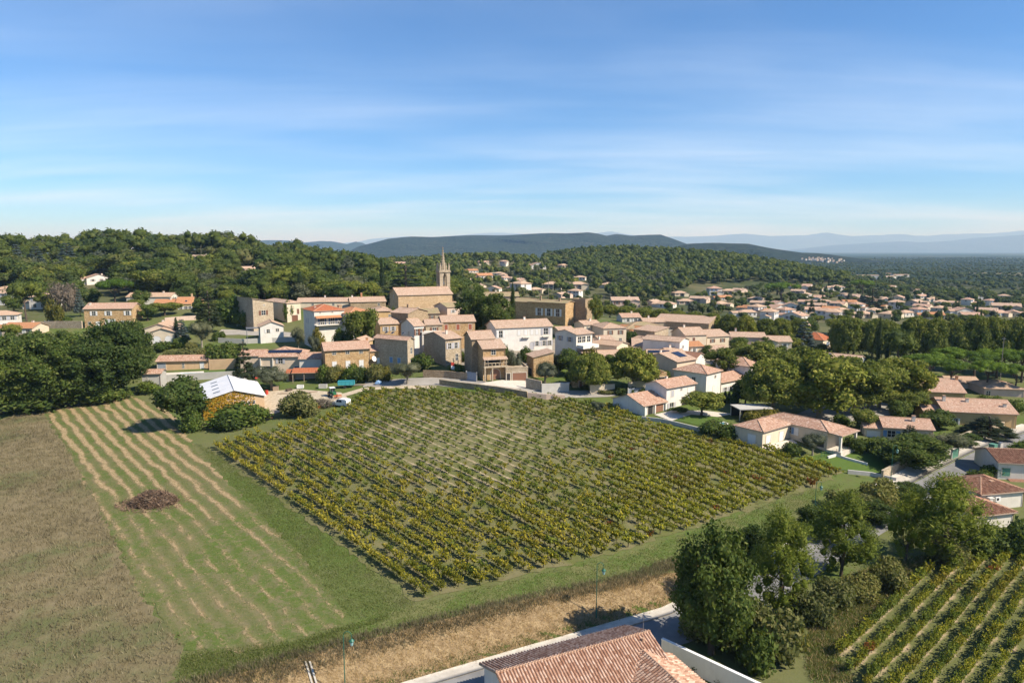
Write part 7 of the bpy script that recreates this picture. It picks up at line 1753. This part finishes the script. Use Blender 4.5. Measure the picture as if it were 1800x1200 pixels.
for u,d,k,h_,w_ in ((20,225,'round_tree',6,6),(60,215,'dark_tree',6,6),(110,228,'dark_shrub',3,4),(160,215,'scrub_bush',2.5,4),(200,222,'round_tree',5,5),(240,225,'dark_tree',6,5),(262,205,'shrub',3,3.5),(300,205,'scrub_bush',2.5,4.5),(335,215,'scrub_bush',2.5,4),(372,212,'shrub',3,4),(385,228,'dark_shrub',3,4),(260,250,'dark_tree',6,6),(240,262,'round_tree',6,6),(350,258,'dark_tree',7,6),(385,262,'round_tree',6,6),(25,285,'dark_tree',8,8),(80,290,'round_tree',7,7),(160,295,'dark_tree',8,8),(120,252,'shrub',3,4),(250,290,'dark_tree',7,7),
  (330,300,'dark_tree',8,8),(400,285,'round_tree',7,7),(440,300,'dark_tree',8,8),(480,305,'round_tree',8,8),(1310,160,'dark_tree',6,6),(1285,158,'shrub',2.5,3),(1380,210,'dark_tree',7,7),(1430,215,'round_tree',6,7),(1520,215,'dark_tree',6,7),(1560,190,'dark_tree',6,7),(1610,195,'round_tree',6,6),(1420,300,'dark_tree',8,8),(1465,310,'round_tree',7,8),(1520,290,'dark_tree',8,8),(1560,260,'round_tree',7,7),(1600,255,'dark_tree',7,7),(1345,235,'dark_tree',6,6),(1395,195,'round_tree',7,8),(1445,185,'dark_tree',7,7),(1780,165,'shrub',3,6),(1740,170,'dark_shrub',3,6),(1700,165,'shrub',3,5),(1530,128,'shrub',2.5,4),(1515,140,'round_tree',5,5),(1478,145,'shrub',2.5,4),(1800,130,'shrub',2.5,5),(1640,150,'shrub',3,4),(1580,150,'dark_tree',5,5),(1075,185,'dark_tree',5,5),(1140,178,'shrub',3,4),(1165,182,'dark_shrub',2.5,4),(1215,160,'shrub',2,3),(1010,176,'shrub',2.2,3),(985,186,'dark_shrub',2.5,3.5),(1020,190,'shrub',2.5,3),(830,186,'dark_shrub',2.5,4),(815,192,'shrub',3,3)):
    x = XU(u, d, 8); x = XU(u, d, h1(x, d)); nm_ = 'bush' if k in ('shrub','dark_shrub','scrub_bush') else 'garden_tree'
    side = 'on the left slope' if u < 500 else ('between the old village walls' if u < 1260 else 'among the houses on the right')
    plant(nm_, k, x, d, h_, w_, {'round_tree':'leafy light green tree ','dark_tree':'dark rounded tree ','shrub':'green garden bush ','dark_shrub':'dark garden bush ','scrub_bush':'dull olive bush '}[k] + side, 'bush' if nm_ == 'bush' else 'tree', {'round_tree':'light trees ','dark_tree':'dark trees ','shrub':'green bushes ','dark_shrub':'dark bushes ','scrub_bush':'olive bushes '}[k] + side)
# ------------------------------------------------------------------ woods
FARO = {}
def far_protos():
    for nm, mt, zc, rl, k in (('oak','wood_leaf',4.6,2.1,6),('pine','hill_pine_leaf',5.6,1.9,6)):
        for i in range(4):
            L = lobes_round(k, 3.0, zc, 2.2, rl); FARO.setdefault(nm, []).append(foliage('wood_'+nm, L, 210, 1.1, mt, core=0.8, shell=(0.7,1.1), aspect=0.7 if nm == 'oak' else 0.45))
        if nm == 'oak':
            for mt2 in ('plane_leaf', 'olive_leaf', 'oak_leaf', 'scrub_leaf'):
                L = lobes_round(k, 3.0, zc, 2.2, rl); FARO[nm].append(foliage('wood_mixed', L, 210, 1.1, mt2, core=0.8, shell=(0.7,1.1)))
        for i in range(4):
            L = lobes_round(3, 2.6, zc, 1.6, 2.5); FARO.setdefault(nm+'_far', []).append(foliage('wood_'+nm, L, 46, 1.9, mt, core=0.85, shell=(0.75,1.1)))
far_protos()
def grove(poly, sp, jit=0.35, clear=0.93):
    xs = [p[0] for p in poly]; ys = [p[1] for p in poly]
    X, Y = np.meshgrid(np.arange(min(xs), max(xs), sp), np.arange(min(ys), max(ys), sp*0.9)); X = X.ravel() + rng.uniform(-jit, jit, X.size)*sp; Y = Y.ravel() + rng.uniform(-jit, jit, Y.size)*sp
    k = inpoly(X, Y, poly); X, Y = X[k], Y[k]
    d = np.sqrt(((X[:, None]-VXY[None, :, 0])**2 + (Y[:, None]-VXY[None, :, 1])**2)).min(1); k = d > (13 if clear > 0.9 else 10)
    fr = ((np.abs(X[:, None]-VXY[None, :, 0]*(Y[:, None]/VXY[None, :, 1])) < 9) & (VXY[None, :, 1]-Y[:, None] > 0) & (VXY[None, :, 1]-Y[:, None] < 60)).any(1); k &= ~(fr & (rng.random(len(X)) < clear))
    X, Y = X[k], Y[k]; Z = H(X, Y); 
    k = [inview(x, y, z+6, 60) for x, y, z in zip(X, Y, Z)]
    return np.c_[X, Y, Z][k]
LH = [(-430,345),(-330,322),(-150,312),(-70,306),(-28,318),(-20,345),(-28,470),(-60,540),(-300,560),(-430,540)]
P = grove(LH, 8.8); P = P[np.argsort(P[:, 1])]
nW = 300; it = []
wz = lambda x, y: ('lower' if y < 385 else 'upper') + (' left end' if UV(x, y, 30)[0] < 200 else ' middle' if UV(x, y, 30)[0] < 440 else ' right end')
cnt = {'oak_tree': 0, 'hill_pine': 0}
for x, y, z in P:
    kd = 'hill_pine' if rng.random() < 0.30 + 0.3*(y > 420) else 'oak_tree'; s = rng.uniform(0.65, 1.45)*(1 + 0.28*math.sin(x*0.06 + 1.3)*math.sin(y*0.05 + x*0.021))
    if cnt[kd] < (190 if kd == 'oak_tree' else 110) and y < 470:
        cnt[kd] += 1
        if kd == 'oak_tree': plant('wood_oak', random.choice(('oak_tree','oak_tree','oak_tree','round_tree','dark_tree','grey_tree')), x, y, 9.6*s, 11.2*s, 'rounded oak crown at the %s of the wood on the left hill' % wz(x, y), 'tree', 'oaks of the wood on the left hill', z=z-0.5)
        else: plant('wood_pine', kd, x, y, 11.0*s, 9.6*s, 'lighter pine crown at the %s of the wood on the left hill' % wz(x, y), 'tree', 'pines of the wood on the left hill', z=z-0.5)
    else: it.append((random.choice(FARO['oak' if kd == 'oak_tree' else 'pine']), x, y, z-0.5, random.uniform(0,6.28), s*1.3, s*1.25))
for u,d,vt,w_,lb in ((65,395,434,34,'pale grey cedar crown at the far left of the hill wood'),(120,400,428,40,'broad pale grey cedar in the hill wood'),(32,390,430,26,'small pale grey cedar in the hill wood'),(300,360,468,30,'greyish cedar low in the hill wood')):
    T('cedar_tree','blue_spruce',u,0,vt,w_,lb,d=d)
merged('left_wood', it, 'upper part of the wood along the crest of the left hill', 'wood')
RH = [G(1000,482)[:2], G(1030,500)[:2], G(1085,530)[:2], G(1130,528)[:2], G(1180,522)[:2], G(1215,500)[:2], G(1330,497)[:2], G(1420,500)[:2], G(1495,500)[:2], (430,880), (330,1010), (200,1080), (60,1090), (48,1010), (55,800)]
P = grove(RH, 8.5); it = []
for x, y, z in P:
    pine = rng.random() < (0.75 if x > 150 else 0.35); s = rng.uniform(0.75, 1.5)*1.1
    it.append((random.choice(FARO[('pine' if pine else 'oak') + ('_far' if y > 720 else '')]), x, y, z-0.5, random.uniform(0,6.28), s, s))
merged('hill_wood', it, 'pine wood covering the hill to the right of the church', 'wood')
MH = [(-110,470),(-60,430),(-20,420),(60,560),(90,640),(52,900),(30,1010),(-60,980),(-160,900),(-200,640)]
P = grove(MH, 11.5, 0.45); it = []
for x, y, z in P:
    s = rng.uniform(0.65, 1.4); it.append((random.choice(FARO[('pine' if rng.random() < 0.3 else 'oak') + ('_far' if y > 720 else '')]), x, y, z-0.3, random.uniform(0,6.28), s, s))
merged('middle_wood', it, 'belt of trees between the church and the villas on the slope', 'wood')
# garden trees among the villas of the plain
PL = [G(880,520)[:2], G(1050,540)[:2], G(1060,552)[:2], G(1300,562)[:2], G(1480,572)[:2], G(1810,566)[:2], G(1810,528)[:2], G(1600,505)[:2], G(1380,502)[:2], G(1310,506)[:2], G(1200,526)[:2], G(1090,532)[:2], G(960,500)[:2]]
P = grove(PL, 12.0, 0.48, 0.5); rng.shuffle(P)
KS = (('dark_tree','garden_tree','rounded dark garden tree among the villas of the plain'),('round_tree','garden_tree','leafy green garden tree among the villas of the plain'),('cypress_tree','cypress_tree','dark cypress among the villas of the plain'),('hill_pine','pine_tree','small pine among the villas of the plain'),('dark_conifer','fir_tree','dark pointed conifer among the villas of the plain'))
it = []
for n_, (x, y, z) in enumerate(P):
    k = rng.choice(5, p=[.36,.26,.12,.18,.08]); kd, nm, lb = KS[k]
    hh = {0:6.5,1:6,2:9,3:8,4:11}[k]*rng.uniform(0.5,1.0); wd = {0:6.5,1:6,2:1.7,3:6,4:5.5}[k]*rng.uniform(0.7,1.2)
    if n_ < 260: plant(nm, kd, x, y, hh, wd, lb, 'tree', lb.split(' among')[0] + 's of the plain', z=z)
    else: it.append((random.choice(FARO['oak']), x, y, z-0.3, random.uniform(0,6.28), wd/8, hh/8))
if it: merged('garden_greenery', it, 'remaining greenery among the villas of the plain', 'trees')
# hedges, copses and tree lines out on the plain
def plain_trees():
    it = []
    far = FARO['oak_far']
    def putp(x, y, s):
        if inview(x, y, -8, 10): it.append((random.choice(far), x, y, None, random.uniform(0,6.28), s, s*0.9))
    for _ in range(150):
        y = 620*math.exp(rng.uniform(0, 1.0)**0.8*2.0); x0 = rng.uniform(0.22, 0.86)*y; a = rng.normal(0, 0.25); L = rng.uniform(60, 260)*(y/900)**0.7
        for t in np.arange(0, L, 8*max(1, y/1500)): putp(x0 + t*math.cos(a) + rng.normal()*3, y + t*math.sin(a) + rng.normal()*6, rng.uniform(0.6,1.25)*max(1, (y/1800)**0.35))
    for _ in range(60):
        y = rng.uniform(750, 4200); x0 = rng.uniform(0.2, 0.86)*y
        for _k in range(int(rng.uniform(10, 34))): putp(x0 + rng.normal()*50*(y/1500), y + rng.normal()*40*(y/1500), rng.uniform(0.8,1.3)*max(1, (y/1800)**0.35))
    xy = np.array([(q[1], q[2]) for q in it]); d = np.sqrt(((xy[:, None]-VXY[None])**2).sum(-1)).min(1); Z = H(xy[:, 0], xy[:, 1])
    it = [(m, x, y, z-0.3, r, sx, sz) for (m, x, y, _, r, sx, sz), z, dd in zip(it, Z, d) if dd > 14 and not inpoly(np.array([x]), np.array([y]), RH)[0]]
    merged('plain_trees', it, 'hedges, copses and tree lines scattered over the distant plain', 'trees')
plain_trees()

# ------------------------------------------------------------------ far ridges
def ridge_mat(name, c1, c2, c3, s):
    b = NB(name); p = b.pos(); n1 = b.noise(p, s, 8, 0.7); n2 = b.noise(p, s*6, 6, 0.8); n3 = b.noise(p, s*9, 4, 0.85)
    c = b.mix(b.rng(n1, 0.4, 0.6), c1, c2); c = b.mix(b.rng(n3, 0.42, 0.56, 0.75, 0.0), c, vscale(c1, 0.35)); c = b.mix(b.rng(n2, 0.53, 0.68, 0, 0.85), c, c3)
    M[name] = b.bsdf(c, 0.97, 0.05, nrm=b.bump(b.math('ADD', n2, n3), 30, 1.0))
ridge_mat('ridge_scrub', (0.030,0.045,0.020), (0.045,0.058,0.026), (0.10,0.095,0.06), 0.003)
ridge_mat('mountain_rock', (0.05,0.06,0.04), (0.08,0.08,0.06), (0.14,0.13,0.11), 0.0006)
def ridge(name, prof, d0, depth, rough, mat, base=-12.0, n=260, rows=22, plateau=0.25):
    """a real hill range: crest through the given skyline at distance d0, slopes falling to front and back"""
    us = np.linspace(prof[0][0], prof[-1][0], n); vs = np.interp(us, [p[0] for p in prof], [p[1] for p in prof])
    V = []; nR = 2*rows + 1; ph = rng.uniform(0, 6.28, 12)
    for i, (u, v) in enumerate(zip(us, vs)):
        x0 = (u - 900)/FPX*d0; zc = max(CZ + (HORV - v)/FPX*d0, base)
        for j in range(-rows, rows + 1):
            t = abs(j)/rows; f = 1 - smooth(np.clip((t - plateau*0.5)/(1 - plateau*0.5), 0, 1))
            g = sum(math.sin(x0/(d0*0.02*(1.7**k))*1.3 + ph[k] + j*0.35*(k+1)) / (k+1) for k in range(4))*rough*min(1, 3*t)*f
            yy = d0 + (j/rows)*depth
            V.append((x0*(yy/d0)**0.25, yy + depth*0.06*g, base - 3 + (zc - base + 3)*f*(1 + 0.06*g) if t > 0 else zc))
    F = []
    for i in range(n - 1):
        for j in range(nR - 1): a = i*nR + j; F.append((a, a + nR, a + nR + 1, a + 1))
    me = npmesh(name, V, F, [mat], smooth=True); tag(add(name, me), kind='structure')
ridge('hills', [(598,447),(630,440),(650,431),(690,421),(730,418),(800,416),(870,415),(940,413),(985,411),(1030,410),(1046,413),(1062,417),(1078,414),(1100,416),(1130,414),(1150,414),(1168,420),(1190,428),(1215,436),(1240,445)], 5200, 1300, 1.0, 'ridge_scrub')
ridge('low_hills', [(1165,440),(1200,430),(1250,427),(1300,429),(1330,435),(1350,438),(1395,444),(1420,445),(1440,447),(1475,452),(1510,457),(1545,464)], 3300, 700, 0.8, 'ridge_scrub')
ridge('left_hills', [(380,436),(430,428),(480,423),(520,424),(545,427),(575,424),(600,428),(615,431),(634,426),(645,432),(665,440),(690,446)], 9000, 1800, 1.0, 'ridge_scrub')
ridge('mountains', [(900,440),(960,432),(1010,420),(1040,412),(1070,409),(1095,413),(1150,417),(1200,417),(1260,415),(1300,413),(1345,416),(1380,415),(1415,415),(1437,410),(1455,413),(1480,416),(1520,415),(1545,415),(1567,412),(1585,415),(1620,416),(1640,414),(1690,412),(1740,411),(1770,408),(1785,406),(1800,408),(1860,404),(1950,408),(2050,415),(2150,440)], 30000, 4500, 0.9, 'mountain_rock', n=420)
ridge('near_mountains', [(1380,440),(1440,434),(1490,430),(1530,427),(1570,425),(1610,427),(1660,424),(1700,421),(1740,418),(1780,414),(1800,413),(1850,416),(1900,410),(1990,418),(2100,440)], 21000, 3500, 0.9, 'mountain_rock', n=260)
ridge('far_mountains', [(520,440),(570,432),(600,429),(640,425),(660,420),(690,418),(720,417),(760,419),(800,415),(840,412),(880,410),(910,411),(940,415),(1000,425),(1060,440)], 34000, 4500, 0.9, 'mountain_rock', n=200)
# the village on the far spur
plainw = ['white_wall','chalk_wall','pink_wall','cream_wall']; DH = []
for k in range(4):
    m = MB(plainw[k], 'pale_tiles'); m.box(-6,6,-4.5,4.5,-3,6,0); m.prism([(-5,6.003),(5,6.003),(0,8.4)], -6.4, 6.4, 1, ax='x'); DH.append(m.mesh('far_house'))
for k in range(48):
    u = 1404 + 92*rng.beta(1.6, 2.0); v = 449 + (u-1404)*0.10 + rng.uniform(-1.5, 5.5); y = 3290 - (v-446)*62; x = XU(u, y, 10); z = PY(u, v+1.2, y)[2]
    o = add('far_house', DH[k % 4], None, (x, y, z), random.uniform(-.5,.5)); s = rng.uniform(0.35,0.6); o.scale = (s,s,s); tag(o, 'tiny pale house of the hazy village on the far spur', 'house', 'houses of the far village')
# ------------------------------------------------------------------ the air
def haze():
    b = NB('haze')
    v = b.n('ShaderNodeVolumePrincipled', {'Color': (0.40, 0.66, 1.0), 'Density': 0.00007, 'Absorption Color': (1, 1, 1), 'Anisotropy': 0.0})
    b.t.links.new(v.outputs[0], b.out.inputs['Volume'])
    M['haze'] = b.m
    mb = MB('haze'); mb.box(-75000, 75000, -75000, 75000, -14, 1000)
    tag(mb.obj('haze'), kind='stuff')
haze()
